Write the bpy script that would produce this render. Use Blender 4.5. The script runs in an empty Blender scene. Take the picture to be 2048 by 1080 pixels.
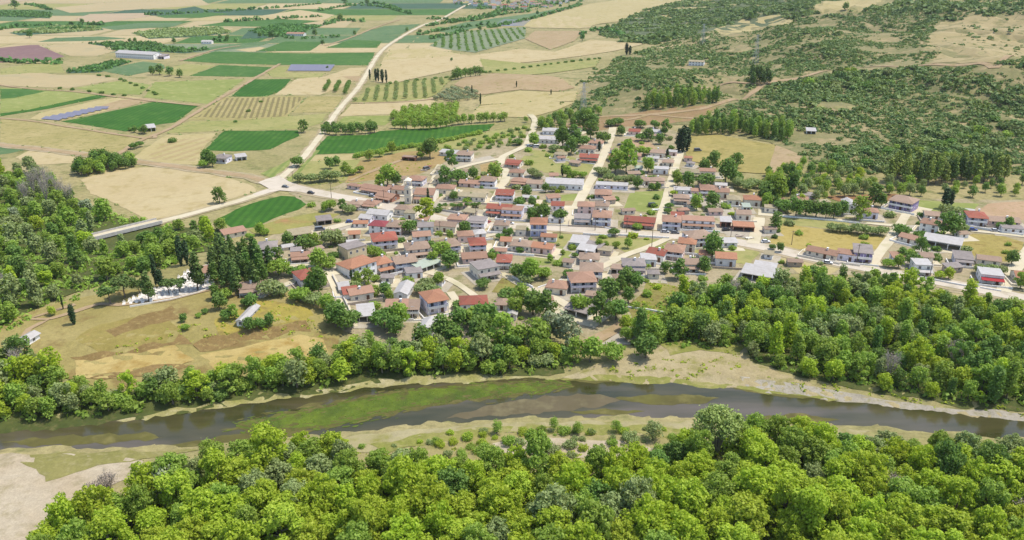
import bpy, bmesh, math, random
import numpy as np
from mathutils import Vector, Matrix
from mathutils.geometry import delaunay_2d_cdt
R = math.radians
random.seed(7); np.random.seed(7)
SC = bpy.context.scene
COL = SC.collection

# ------------------------------------------------------------------ camera, sky, sun, exposure
CAM_H, PITCH, FPX = 130.0, R(22.0), 1607.0
cam_data = bpy.data.cameras.new('camera')
cam_data.sensor_width = 36.0
cam_data.lens = 36.0 * FPX / 2048.0
cam_data.clip_start = 1.0
cam_data.clip_end = 20000.0
cam = bpy.data.objects.new('camera', cam_data)
cam.location = (0, 0, CAM_H)
cam.rotation_euler = (math.pi / 2 - PITCH, 0, 0)
COL.objects.link(cam)
SC.camera = cam

SUN_EL, SUN_AZ = R(66.0), R(80.0)          # azimuth measured clockwise from the view direction (+Y)
world = bpy.data.worlds.new('World')
SC.world = world
world.use_nodes = True
wn = world.node_tree
sky = wn.nodes.new('ShaderNodeTexSky')
sky.sky_type = 'NISHITA'
sky.sun_disc = False
sky.sun_elevation = SUN_EL
sky.sun_rotation = SUN_AZ
sky.air_density = 1.0
sky.dust_density = 1.5
bg = wn.nodes['Background']
bg.inputs['Strength'].default_value = 0.15
wn.links.new(sky.outputs[0], bg.inputs['Color'])

sun_data = bpy.data.lights.new('sun', 'SUN')
sun_data.energy = 2.9
sun_data.angle = R(0.6)
sun_data.color = (1.0, 0.945, 0.85)
sun = bpy.data.objects.new('sun', sun_data)
to_sun = Vector((math.sin(SUN_AZ) * math.cos(SUN_EL), math.cos(SUN_AZ) * math.cos(SUN_EL), math.sin(SUN_EL)))
sun.rotation_euler = to_sun.to_track_quat('Z', 'Y').to_euler()
sun.location = (0, 0, 400)
COL.objects.link(sun)

SC.view_settings.view_transform = 'Standard'
SC.view_settings.look = 'None'
SC.view_settings.exposure = 0.63
SC.view_settings.gamma = 1.0
SC.cycles.max_bounces = 6
SC.cycles.diffuse_bounces = 3
SC.cycles.glossy_bounces = 2
SC.cycles.transmission_bounces = 3
SC.cycles.transparent_max_bounces = 6
SC.cycles.volume_bounces = 0
SC.cycles.use_denoising = True
SC.cycles.use_adaptive_sampling = False

# ------------------------------------------------------------------ the lie of the land
CP, SP = math.cos(PITCH), math.sin(PITCH)
def ray(px, py):
    a, b = (px - 1024.0) / FPX, (py - 540.0) / FPX
    return np.array([a, CP - b * SP, -SP - b * CP])
def plane_pt(px, py, z=0.0):
    d = ray(px, py)
    t = (z - CAM_H) / d[2]
    return d[0] * t, d[1] * t
def sst(a, b, x):
    t = np.clip((x - a) / (b - a), 0, 1)
    return t * t * (3 - 2 * t)
def gauss(x, y, cx, cy, rx, ry):
    return np.exp(-(((x - cx) / rx) ** 2 + ((y - cy) / ry) ** 2))
def hill(x, y):
    x = np.asarray(x, float); y = np.asarray(y, float)
    k = sst(430, 700, y)
    u = (x - 95) / 60.0
    soft = 60.0 * np.logaddexp(0, np.clip(u, -40, 40))
    soft = np.where(u < -4, 0, soft)
    h = 0.102 * np.minimum(soft, 1100) * k
    h = h * (1 - 0.45 * sst(1150, 1900, y))
    h = h + 20 * gauss(x, y, 168, 735, 75, 60) + 9 * gauss(x, y, 330, 640, 110, 60) * 1.0
    h = h + 7 * gauss(x, y, 15, 800, 75, 55) + 4.5 * gauss(x, y, 195, 505, 45, 30)
    rough = sst(4, 25, h)
    h = h + rough * 5.5 * np.sin(x * .0195 + y * .0085 + .8 * np.sin(y * .011))
    h = h + rough * (4.6 * np.sin(x * .031 + y * .012) * np.sin(y * .027 - x * .01) + 2.0 * np.sin(x * .075 - y * .03 + 1) * np.sin(y * .061 + 2) - 4.2 * np.exp(-(np.sin(x * .026 + y * .006 + .5 * np.sin(y * .02)) / .22) ** 2))
    yy = y - .33 * (x + 115)
    h = h + sst(100, 62, np.abs(x + 150)) * sst(352, 318, y) * (2.2 * sst(224, 232, yy) + 3.8 * sst(240, 253, yy)) + 0.5 * gauss(x, y, -40, 430, 60, 40)
    return h
RIV_FAR = [(-700, 905), (-300, 880), (-60, 868), (0, 862), (80, 859), (140, 856), (230, 844), (330, 829), (430, 816), (520, 804), (620, 791), (720, 776), (800, 769), (900, 765), (1000, 758), (1080, 756), (1150, 758), (1250, 764), (1350, 767), (1450, 775), (1550, 785), (1650, 797), (1750, 809), (1850, 820), (1950, 831), (2060, 843), (2300, 868), (2800, 920)]
RIV_NEAR = [(2800, 960), (2300, 905), (2060, 877), (1900, 864), (1800, 856), (1700, 849), (1600, 843), (1500, 838), (1400, 833), (1300, 831), (1200, 831), (1100, 833), (1000, 836), (900, 842), (800, 851), (700, 862), (640, 868), (480, 882), (350, 890), (250, 893), (100, 893), (0, 895), (-100, 900), (-400, 915), (-700, 950)]
WATER_Z = -1.5
RIV = np.array([plane_pt(a, b, WATER_Z) for a, b in RIV_FAR + RIV_NEAR])
def signed_dist(x, y, poly=RIV):
    x = np.asarray(x, float).ravel(); y = np.asarray(y, float).ravel()
    best = np.full(x.shape, 1e18); ins = np.zeros(x.shape, bool)
    n = len(poly)
    for i in range(n):
        ax, ay = poly[i]; bx, by = poly[(i + 1) % n]
        dx, dy = bx - ax, by - ay
        t = np.clip(((x - ax) * dx + (y - ay) * dy) / (dx * dx + dy * dy + 1e-9), 0, 1)
        best = np.minimum(best, (x - ax - t * dx) ** 2 + (y - ay - t * dy) ** 2)
        c = ((ay > y) != (by > y))
        xi = ax + (y - ay) * dx / (dy if abs(dy) > 1e-9 else 1e-9)
        ins ^= c & (x < xi)
    d = np.sqrt(best)
    return np.where(ins, -d, d)
def hgt(x, y):
    x = np.asarray(x, float); y = np.asarray(y, float)
    sh = x.shape
    x = x.ravel(); y = y.ravel()
    h = hill(x, y)
    m = (y > 120) & (y < 330)
    if m.any():
        sd = signed_dist(x[m], y[m])
        w = 1.2 * np.sin(x[m] * .33) * np.sin(y[m] * .4 + x[m] * .1) + 0.7 * np.sin(x[m] * .9 + 2) * np.sin(y[m] * .7)
        sd = sd + w
        k = sst(0, 9, sd)
        h[m] = np.where(sd < 0, np.maximum(WATER_Z + 0.25 * sd, -3.0), h[m] * k + WATER_Z * (1 - k))
    return h.reshape(sh)
_TS = np.concatenate([np.linspace(100, 900, 500), np.geomspace(903, 9000, 350)])
def P(px, py, lift=0.0):
    """the point of the ground seen at a place of the survey picture"""
    d = ray(px, py)
    x = d[0] * _TS; y = d[1] * _TS; z = CAM_H + d[2] * _TS
    g = z - hill(x, y)
    i = int(np.argmax(g < 0))
    if g[i] >= 0:
        i = len(_TS) - 1
    if i == 0: i = 1
    f = g[i - 1] / (g[i - 1] - g[i] + 1e-9)
    t = _TS[i - 1] + f * (_TS[i] - _TS[i - 1])
    X, Y = d[0] * t, d[1] * t
    return Vector((X, Y, float(hgt(X, Y)) + lift))
def project(x, y, z):
    zc = y * CP - (z - CAM_H) * SP
    yc = y * SP + (z - CAM_H) * CP
    return 1024 + FPX * x / zc, 540 - FPX * yc / zc
def ppm(p):
    """survey pixels per metre at a point"""
    return FPX / (p.y * CP - (p.z - CAM_H) * SP)
def widen(px):
    """areas cut by the edge of the survey picture run on a good way beyond it"""
    px = list(px); n = len(px); out = []
    for i in range(n):
        out.append(px[i]); a, b = px[i], px[(i + 1) % n]
        for far in ((a[0] >= 2058 and b[0] >= 2058) and 1, (a[0] <= -4 and b[0] <= -4) and -1):
            if not far: continue
            p, q = px[i - 1], px[(i + 2) % n]
            def ext(e, f):
                s = (e[1] - f[1]) / (e[0] - f[0]) if abs(e[0] - f[0]) > 20 else 0
                return (e[0] + far * 330, max(-14, e[1] + far * 330 * max(-.2, min(.2, s))))
            out += [ext(a, p), ext(b, q)]
    return out
def poly_w(pts): return np.array([P(a, b)[:2] for a, b in widen(pts)])
def inside(poly, x, y):
    return signed_dist(np.array([x]), np.array([y]), poly)[0] < 0

# ------------------------------------------------------------------ materials
def lin(c):
    c = c / 255.0
    return c / 12.92 if c <= 0.04045 else ((c + 0.055) / 1.055) ** 2.4
SUNLIT = 2.02
def S(r, g, b, k=SUNLIT):
    """the colour of a surface from how it reads in full sun"""
    return tuple(min(0.86, lin(v) / k) for v in (r, g, b)) + (1.0,)
class NT:
    def __init__(s, name):
        s.m = bpy.data.materials.new(name); s.m.use_nodes = True
        s.t = s.m.node_tree; s.b = s.t.nodes['Principled BSDF']
        s.b.inputs['Roughness'].default_value = 0.9
        s.b.inputs['Specular IOR Level'].default_value = 0.15
    def n(s, t, **kw):
        o = s.t.nodes.new(t)
        for k, v in kw.items(): setattr(o, k, v)
        return o
    def l(s, a, b): s.t.links.new(a, b)
    def pos(s, obj=False):
        if obj: return s.n('ShaderNodeTexCoord').outputs['Object']
        return s.n('ShaderNodeNewGeometry').outputs['Position']
    def noise(s, co, scale, detail=3.0, rough=0.55, dist=0.0):
        o = s.n('ShaderNodeTexNoise'); o.inputs['Scale'].default_value = scale
        o.inputs['Detail'].default_value = detail; o.inputs['Roughness'].default_value = rough
        o.inputs['Distortion'].default_value = dist
        s.l(co, o.inputs['Vector']); return o.outputs['Fac']
    def mapr(s, v, a, b, c=0.0, d=1.0):
        o = s.n('ShaderNodeMapRange'); s.l(v, o.inputs[0])
        for i, x in enumerate((a, b, c, d)): o.inputs[i + 1].default_value = x
        return o.outputs[0]
    def mix(s, f, a, b, blend='MIX'):
        o = s.n('ShaderNodeMix', data_type='RGBA', blend_type=blend)
        for sock, v in ((o.inputs[0], f), (o.inputs[6], a), (o.inputs[7], b)):
            if hasattr(v, 'links'): s.l(v, sock)
            else: sock.default_value = v
        return o.outputs[2]
    def rnd(s): return s.n('ShaderNodeObjectInfo').outputs['Random']
    def hsv(s, col, h=None, sat=None, val=None):
        o = s.n('ShaderNodeHueSaturation'); s.l(col, o.inputs['Color'])
        for k, v in (('Hue', h), ('Saturation', sat), ('Value', val)):
            if v is not None: s.l(v, o.inputs[k])
        return o.outputs[0]
    def stretch(s, co, ang, sx, sy):
        o = s.n('ShaderNodeMapping', vector_type='TEXTURE'); s.l(co, o.inputs[0])
        o.inputs['Rotation'].default_value = (0, 0, ang); o.inputs['Scale'].default_value = (sx, sy, 1)
        return o.outputs[0]
    def wave(s, co, ang, spacing, dist=0.6):
        m = s.n('ShaderNodeMapping'); s.l(co, m.inputs[0]); m.inputs['Rotation'].default_value = (0, 0, -ang)
        o = s.n('ShaderNodeTexWave', wave_type='BANDS', bands_direction='Y'); s.l(m.outputs[0], o.inputs[0])
        o.inputs['Scale'].default_value = 2 * math.pi / (20.0 * spacing)
        o.inputs['Distortion'].default_value = dist; o.inputs['Detail'].default_value = 2; o.inputs['Detail Scale'].default_value = 1.5
        return o.outputs['Fac']
    def bump(s, h, strength=0.3, dist=0.1):
        o = s.n('ShaderNodeBump'); o.inputs['Strength'].default_value = strength; o.inputs['Distance'].default_value = dist
        s.l(h, o.inputs['Height']); s.l(o.outputs[0], s.b.inputs['Normal'])
    def done(s, col):
        if hasattr(col, 'links'): s.l(col, s.b.inputs['Base Color'])
        else: s.b.inputs['Base Color'].default_value = col
        return s.m
MC = {}
def ground_mat(name, c1, c2, c3=None, big=0.03, fine=0.6, rows=None, var=0.28, patch=None, grain=0.0):
    """two soil or crop colours in broad patches, a third in small tufts, fine value grain, optional crop rows (angle, spacing, colour, amount)"""
    if name in MC: return MC[name]
    t = NT(name); co = t.pos()
    f = t.mapr(t.noise(co, big, 4, 0.6, 0.4), 0.35, 0.65)
    col = t.mix(f, c1, c2)
    if c3:
        g = t.mapr(t.noise(co, patch or big * 6, 4, 0.65), 0.52, 0.68)
        col = t.mix(g, col, c3)
    if rows:
        w = t.mapr(t.wave(co, rows[0], rows[1]), 0.35, 0.7, 0.0, rows[3])
        col = t.mix(w, col, rows[2])
    v = t.mapr(t.noise(co, fine, 3, 0.7), 0.25, 0.75, 1 - var, 1 + var)
    col = t.hsv(col, val=v)
    if grain:
        v2 = t.mapr(t.noise(co, 2.2, 2, 0.7), 0.3, 0.7, 1 - grain, 1 + grain)
        col = t.hsv(col, val=v2)
    MC[name] = t.done(col); return MC[name]
def paint_mat(name, c, c2=None, rough=0.85, scale=0.5, var=0.12, jit=0.0, obj=True, spec=0.15, streak=False):
    if name in MC: return MC[name]
    t = NT(name); co = t.pos(obj)
    f = t.mapr(t.noise(co, scale, 4, 0.65, 0.3), 0.38, 0.66)
    col = t.mix(f, c, c2 or tuple(v * 0.8 for v in c[:3]) + (1,))
    v = t.mapr(t.noise(co, scale * 7, 3, 0.7), 0.25, 0.75, 1 - var, 1 + var)
    if streak:
        st = t.n('ShaderNodeMapping'); t.l(co, st.inputs[0]); st.inputs['Scale'].default_value = (1.3, 1.3, 0.18)
        g = t.mapr(t.noise(st.outputs[0], 1.1, 3, 0.6), 0.45, 0.75, 0, 0.35)
        col = t.mix(g, col, (0.28, 0.24, 0.19, 1))
    col = t.hsv(col, val=v)
    if jit:
        col = t.hsv(col, val=t.mapr(t.rnd(), 0, 1, 1 - jit, 1 + jit))
    t.b.inputs['Roughness'].default_value = rough
    t.b.inputs['Specular IOR Level'].default_value = spec
    MC[name] = t.done(col); return MC[name]
def tile_mat(name, c, c2):
    if name in MC: return MC[name]
    t = NT(name); co = t.pos(True)
    f = t.mapr(t.noise(co, 0.45, 5, 0.7, 0.3), 0.36, 0.68)
    col = t.mix(f, c, c2)
    g = t.mapr(t.noise(co, 1.7, 3, 0.7), 0.55, 0.75, 0, 0.55)
    col = t.mix(g, col, tuple(v * 0.55 for v in c2[:3]) + (1,))
    w = t.n('ShaderNodeTexWave', wave_type='BANDS', bands_direction='X'); t.l(co, w.inputs[0])
    w.inputs['Scale'].default_value = 1.05; w.inputs['Distortion'].default_value = 0.5
    col = t.hsv(col, val=t.mapr(w.outputs['Fac'], 0, 1, 0.82, 1.12))
    col = t.hsv(col, val=t.mapr(t.rnd(), 0, 1, 0.86, 1.1))
    t.bump(w.outputs['Fac'], 0.5, 0.06)
    t.b.inputs['Roughness'].default_value = 0.8
    MC[name] = t.done(col); return MC[name]
def leaf_mat(name, c, c2, transl=0.3, jit=0.10, hue=0.008):
    """foliage: a tint stored leaf by leaf, a shift of its own for every plant, part of the light let through"""
    if name in MC: return MC[name]
    t = NT(name)
    a = t.n('ShaderNodeAttribute', attribute_name='tint')
    col = t.mix(a.outputs['Fac'], c, c2)
    r = t.rnd()
    col = t.hsv(col, h=t.mapr(r, 0, 1, 0.5 - hue, 0.5 + hue), val=t.mapr(r, 0, 1, 1 - jit, 1 + jit))
    t.b.inputs['Roughness'].default_value = 0.6
    t.b.inputs['Specular IOR Level'].default_value = 0.25
    t.l(col, t.b.inputs['Base Color'])
    tr = t.n('ShaderNodeBsdfTranslucent')
    col2 = t.mix(1.0, col, (1.0, 1.0, 0.55, 1), 'MULTIPLY')
    t.l(col2, tr.inputs['Color'])
    mx = t.n('ShaderNodeMixShader'); mx.inputs[0].default_value = transl
    t.l(t.b.outputs[0], mx.inputs[1]); t.l(tr.outputs[0], mx.inputs[2])
    out = [n for n in t.t.nodes if n.type == 'OUTPUT_MATERIAL'][0]
    t.l(mx.outputs[0], out.inputs['Surface'])
    MC[name] = t.m; return t.m

# ------------------------------------------------------------------ objects
def mesh_obj(name, verts, faces, mats, parent=None, fmat=None, smooth=False, loc=None):
    me = bpy.data.meshes.new(name)
    me.from_pydata([tuple(v) for v in verts], [], faces)
    for m in (mats if isinstance(mats, (list, tuple)) else [mats]): me.materials.append(m)
    if fmat is not None: me.polygons.foreach_set('material_index', fmat)
    if smooth: me.polygons.foreach_set('use_smooth', [True] * len(me.polygons))
    me.update()
    o = bpy.data.objects.new(name, me)
    COL.objects.link(o)
    if parent: o.parent = parent
    if loc is not None: o.location = loc
    return o
def put(name, me, parent=None, loc=(0, 0, 0), rz=0.0, sc=(1, 1, 1)):
    o = bpy.data.objects.new(name, me)
    COL.objects.link(o)
    o.location = loc; o.rotation_euler = (0, 0, rz); o.scale = sc
    if parent: o.parent = parent
    return o
def thing(name, label, cat, loc, rz=0.0, group=None, sc=(1, 1, 1)):
    o = bpy.data.objects.new(name, None)
    o.empty_display_size = 0.5
    COL.objects.link(o)
    o.location = loc; o.rotation_euler = (0, 0, rz); o.scale = sc
    return tag(o, label, cat, group)
def tag(o, label=None, cat=None, group=None, kind=None):
    if label: o['label'] = label
    if cat: o['category'] = cat
    if group: o['group'] = group
    if kind: o['kind'] = kind
    return o
class MB:
    """collects boxes, prisms and tubes for one mesh"""
    def __init__(s): s.v = []; s.f = []; s.m = []
    def add(s, vs, fs, mi=0):
        k = len(s.v); s.v += [tuple(v) for v in vs]; s.f += [tuple(i + k for i in f) for f in fs]; s.m += [mi] * len(fs)
        return s
    def box(s, x0, x1, y0, y1, z0, z1, mi=0):
        return s.add([(x0, y0, z0), (x1, y0, z0), (x1, y1, z0), (x0, y1, z0), (x0, y0, z1), (x1, y0, z1), (x1, y1, z1), (x0, y1, z1)],
                     [(0, 3, 2, 1), (4, 5, 6, 7), (0, 1, 5, 4), (1, 2, 6, 5), (2, 3, 7, 6), (3, 0, 4, 7)], mi)
    def tube(s, pts, rads, n=6, mi=0, cap=True):
        rings = []
        for i, (p, r) in enumerate(zip(pts, rads)):
            p = Vector(p); q = Vector(pts[min(i + 1, len(pts) - 1)]) - Vector(pts[max(i - 1, 0)])
            q.normalize(); a = q.orthogonal().normalized(); b = q.cross(a)
            rings.append([p + (a * math.cos(2 * math.pi * j / n) + b * math.sin(2 * math.pi * j / n)) * r for j in range(n)])
        vs = [v for g in rings for v in g]; fs = []
        for i in range(len(rings) - 1):
            for j in range(n):
                fs.append((i * n + j, i * n + (j + 1) % n, (i + 1) * n + (j + 1) % n, (i + 1) * n + j))
        if cap:
            fs.append(tuple(range(n))[::-1]); fs.append(tuple((len(rings) - 1) * n + j for j in range(n)))
        return s.add(vs, fs, mi)
    def obj(s, name, mats, parent=None, loc=None):
        return mesh_obj(name, s.v, s.f, mats, parent, s.m, loc=loc)
    def mesh(s, name, mats):
        me = bpy.data.meshes.new(name); me.from_pydata(s.v, [], s.f)
        for m in (mats if isinstance(mats, (list, tuple)) else [mats]): me.materials.append(m)
        me.polygons.foreach_set('material_index', s.m); me.update(); return me
# ------------------------------------------------------------------ ground
def spaced(lo, hi, f):
    out = [lo]
    while out[-1] < hi: out.append(out[-1] + f(out[-1]))
    return np.array(out)
gy = np.concatenate([np.arange(-400, 120, 40.0), spaced(120, 8500, lambda y: max(1.4, y * 0.0062))])
u = np.linspace(-1, 1, 760)
gx = 190 * np.sinh(u * math.asinh(5200 / 190.0))
GX, GY = np.meshgrid(gx, gy)
GZ = hgt(GX, GY)
nx, ny = len(gx), len(gy)
me = bpy.data.meshes.new('ground')
vs = np.stack([GX.ravel(), GY.ravel(), GZ.ravel()], 1)
idx = np.arange(nx * ny).reshape(ny, nx)
fs = np.stack([idx[:-1, :-1], idx[:-1, 1:], idx[1:, 1:], idx[1:, :-1]], -1).reshape(-1, 4)
me.vertices.add(len(vs)); me.vertices.foreach_set('co', vs.ravel())
me.loops.add(fs.size); me.loops.foreach_set('vertex_index', fs.ravel())
me.polygons.add(len(fs)); me.polygons.foreach_set('loop_start', np.arange(0, fs.size, 4)); me.polygons.foreach_set('loop_total', np.full(len(fs), 4))
me.polygons.foreach_set('use_smooth', np.ones(len(fs), bool))
me.update(); me.validate()
me.materials.append(ground_mat('dry_meadow', S(206, 190, 136), S(176, 168, 108), S(142, 146, 84), 0.012, 0.35, patch=0.07, grain=0.16))
tag_o = bpy.data.objects.new('ground', me); COL.objects.link(tag_o); tag(tag_o, kind='structure')

def jitter_ring(ring, amp, step):
    """long edges of a field or bank cut up and pushed in and out a little"""
    out = []
    n = len(ring)
    for i in range(n):
        a = np.array(ring[i]); b = np.array(ring[(i + 1) % n]); d = b - a; L = np.hypot(*d)
        k = max(1, min(60, int(L / step))); nrm = np.array([-d[1], d[0]]) / (L + 1e-9)
        for j in range(k):
            p = a + d * (j / k)
            s = math.sin(p[0] * .9 / step + p[1] * .7 / step) + 0.7 * math.sin(p[0] * 2.1 / step - p[1] * 1.7 / step + 1)
            out.append(p + nrm * amp * s * (0.6 if j else 0.2))
    return out
SHEETS = [0]
def sheet(name, px, mat, layer=1, jit=0.0, kind='structure', world=None, label=None, step=None, lift=0.0):
    ring = [np.array(P(a, b)[:2]) for a, b in widen(px)] if world is None else [np.array(w) for w in world]
    cy = float(np.mean([r[1] for r in ring]))
    st = step or max(2.5, cy * 0.012)
    ring = jitter_ring(ring, jit if jit else 0.0, st if jit else st * 2.5)
    poly = np.array(ring)
    x0, y0 = poly.min(0); x1, y1 = poly.max(0)
    hh = hgt(poly[:, 0], poly[:, 1])
    pts = [Vector(p) for p in ring]
    flat = float(np.ptp(hh)) < 0.02
    if not flat:
        g = st
        while (x1 - x0) * (y1 - y0) / g ** 2 > 7000: g *= 1.3
        xs, ys = np.meshgrid(np.arange(x0 + g / 2, x1, g), np.arange(y0 + g / 2, y1, g))
        xs = xs.ravel() + np.random.uniform(-.2, .2, xs.size) * g; ys = ys.ravel() + np.random.uniform(-.2, .2, ys.size) * g
        sd = signed_dist(xs, ys, poly)
        for a, b in zip(xs[sd < -g * .4], ys[sd < -g * .4]): pts.append(Vector((a, b)))
    n = len(ring)
    V, E, F, *_ = delaunay_2d_cdt(pts, [], [list(range(n))], 1, 1e-4)
    vx = np.array([v[0] for v in V]); vy = np.array([v[1] for v in V])
    hv = hgt(vx, vy)
    SHEETS[0] += 1
    off = 0.03 * layer + 0.0004 * (SHEETS[0] % 60) + np.where(hv > 0.4, 0.10 + vy * 0.00022, 0) + vy * 0.00004 * layer + lift
    o = mesh_obj(name, list(zip(vx, vy, hv + off)), [list(f) if True else f for f in F], mat)
    # faces up
    for p in o.data.polygons:
        if p.normal.z < 0: p.flip()
    return tag(o, kind=kind, label=label)

U2 = (P(845, 52) - P(560, 362)); AX = math.atan2(U2.y, U2.x)      # the run of the plain's field grid
def fm(key, **kw):
    G = {
     'green':  (S(68, 122, 32), S(82, 134, 40), S(104, 148, 58), dict(big=.018, fine=.15, var=.15, grain=.09, patch=.05, rows=(AX, 4.4, S(50, 102, 30), .45))),
     'green2': (S(80, 128, 50), S(96, 140, 62), S(118, 152, 76), dict(big=.02, fine=.2, var=.07)),
     'green3': (S(108, 142, 90), S(122, 152, 100), S(144, 162, 108), dict(big=.015, fine=.15, var=.08)),
     'lightgreen': (S(160, 172, 88), S(176, 184, 104), S(196, 196, 122), dict(big=.02, fine=.25, var=.10)),
     'olive':  (S(180, 180, 104), S(198, 190, 122), S(160, 168, 92), dict(big=.02, fine=.3, var=.12)),
     'wheat':  (S(224, 202, 150), S(230, 210, 160), S(208, 188, 130), dict(big=.015, fine=.3, var=.09, grain=.05)),
     'wheat2': (S(216, 198, 138), S(222, 204, 148), S(196, 182, 114), dict(big=.02, fine=.35, var=.10, grain=.06)),
     'straw':  (S(212, 194, 132), S(190, 178, 110), S(164, 158, 92), dict(big=.03, fine=.4, var=.14, grain=.09)),
     'tanfar': (S(222, 200, 150), S(214, 194, 144), S(204, 192, 146), dict(big=.006, fine=.1, var=.06)),
     'pinkfar':(S(220, 194, 156), S(212, 186, 150), S(204, 190, 150), dict(big=.006, fine=.1, var=.06)),
     'plough': (S(168, 134, 128), S(158, 124, 120), S(176, 144, 132), dict(big=.01, fine=.2, var=.06)),
     'soil':   (S(202, 174, 130), S(212, 186, 142), S(182, 166, 108), dict(big=.03, fine=.5, var=.12)),
     'darkorch': (S(78, 112, 84), S(88, 124, 92), S(104, 132, 100), dict(big=.02, fine=.35, var=.2)),
     'greyolive': (S(150, 164, 126), S(164, 174, 134), S(136, 152, 116), dict(big=.01, fine=.2, var=.12)),
    }
    c1, c2, c3, d = G[key]; d = dict(d); d.update(kw)
    nm = 'crop_' + key + ('_' + '_'.join('%s' % (round(v, 2) if isinstance(v, float) else 'r%.2f_%.1f' % (v[0], v[1])) for v in kw.values()) if kw else '')
    return ground_mat(nm, c1, c2, c3, **d)
def field(px, key, layer=2, jit=0.8, **kw):
    return sheet('field', px, fm(key, **kw), layer, jit)

# patchwork of the far plain, laid on the field grid
O2 = P(560, 362); du = np.array([math.cos(AX), math.sin(AX)]); dv = np.array([-du[1], du[0]])
rs = random.Random(11)
uu = 620.0
far_keys = ['tanfar', 'green2', 'greyolive', 'pinkfar', 'green3', 'olive', 'tanfar', 'darkorch', 'greyolive', 'green3', 'wheat', 'wheat2']
while uu < 3600:
    du_len = rs.uniform(70, 150) * (1 + (uu - 620) / 1700)
    vv = -420.0 + rs.uniform(0, 60)
    while vv < 1900:
        dl = rs.uniform(120, 330) * (1 + (uu - 620) / 3500)
        g = 4.0
        ring = [O2[:2] + np.array([0, 0]) + du * a + dv * b for a, b in ((uu + g, vv + g), (uu + du_len - g, vv + g + rs.uniform(-8, 8)), (uu + du_len - g, vv + dl - g), (uu + g, vv + dl - g + rs.uniform(-8, 8)))]
        ring = [np.array(r) for r in ring]
        if all(hill(r[0], r[1]) < 1.0 for r in ring):
            c = sum(ring) / 4
            px, py = project(c[0], c[1], 0)
            if -250 < px < 1300 and py > -40:
                sheet('field', None, fm(rs.choice(far_keys)), 1, 0.0, world=ring)
        vv += dl
    uu += du_len

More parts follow.
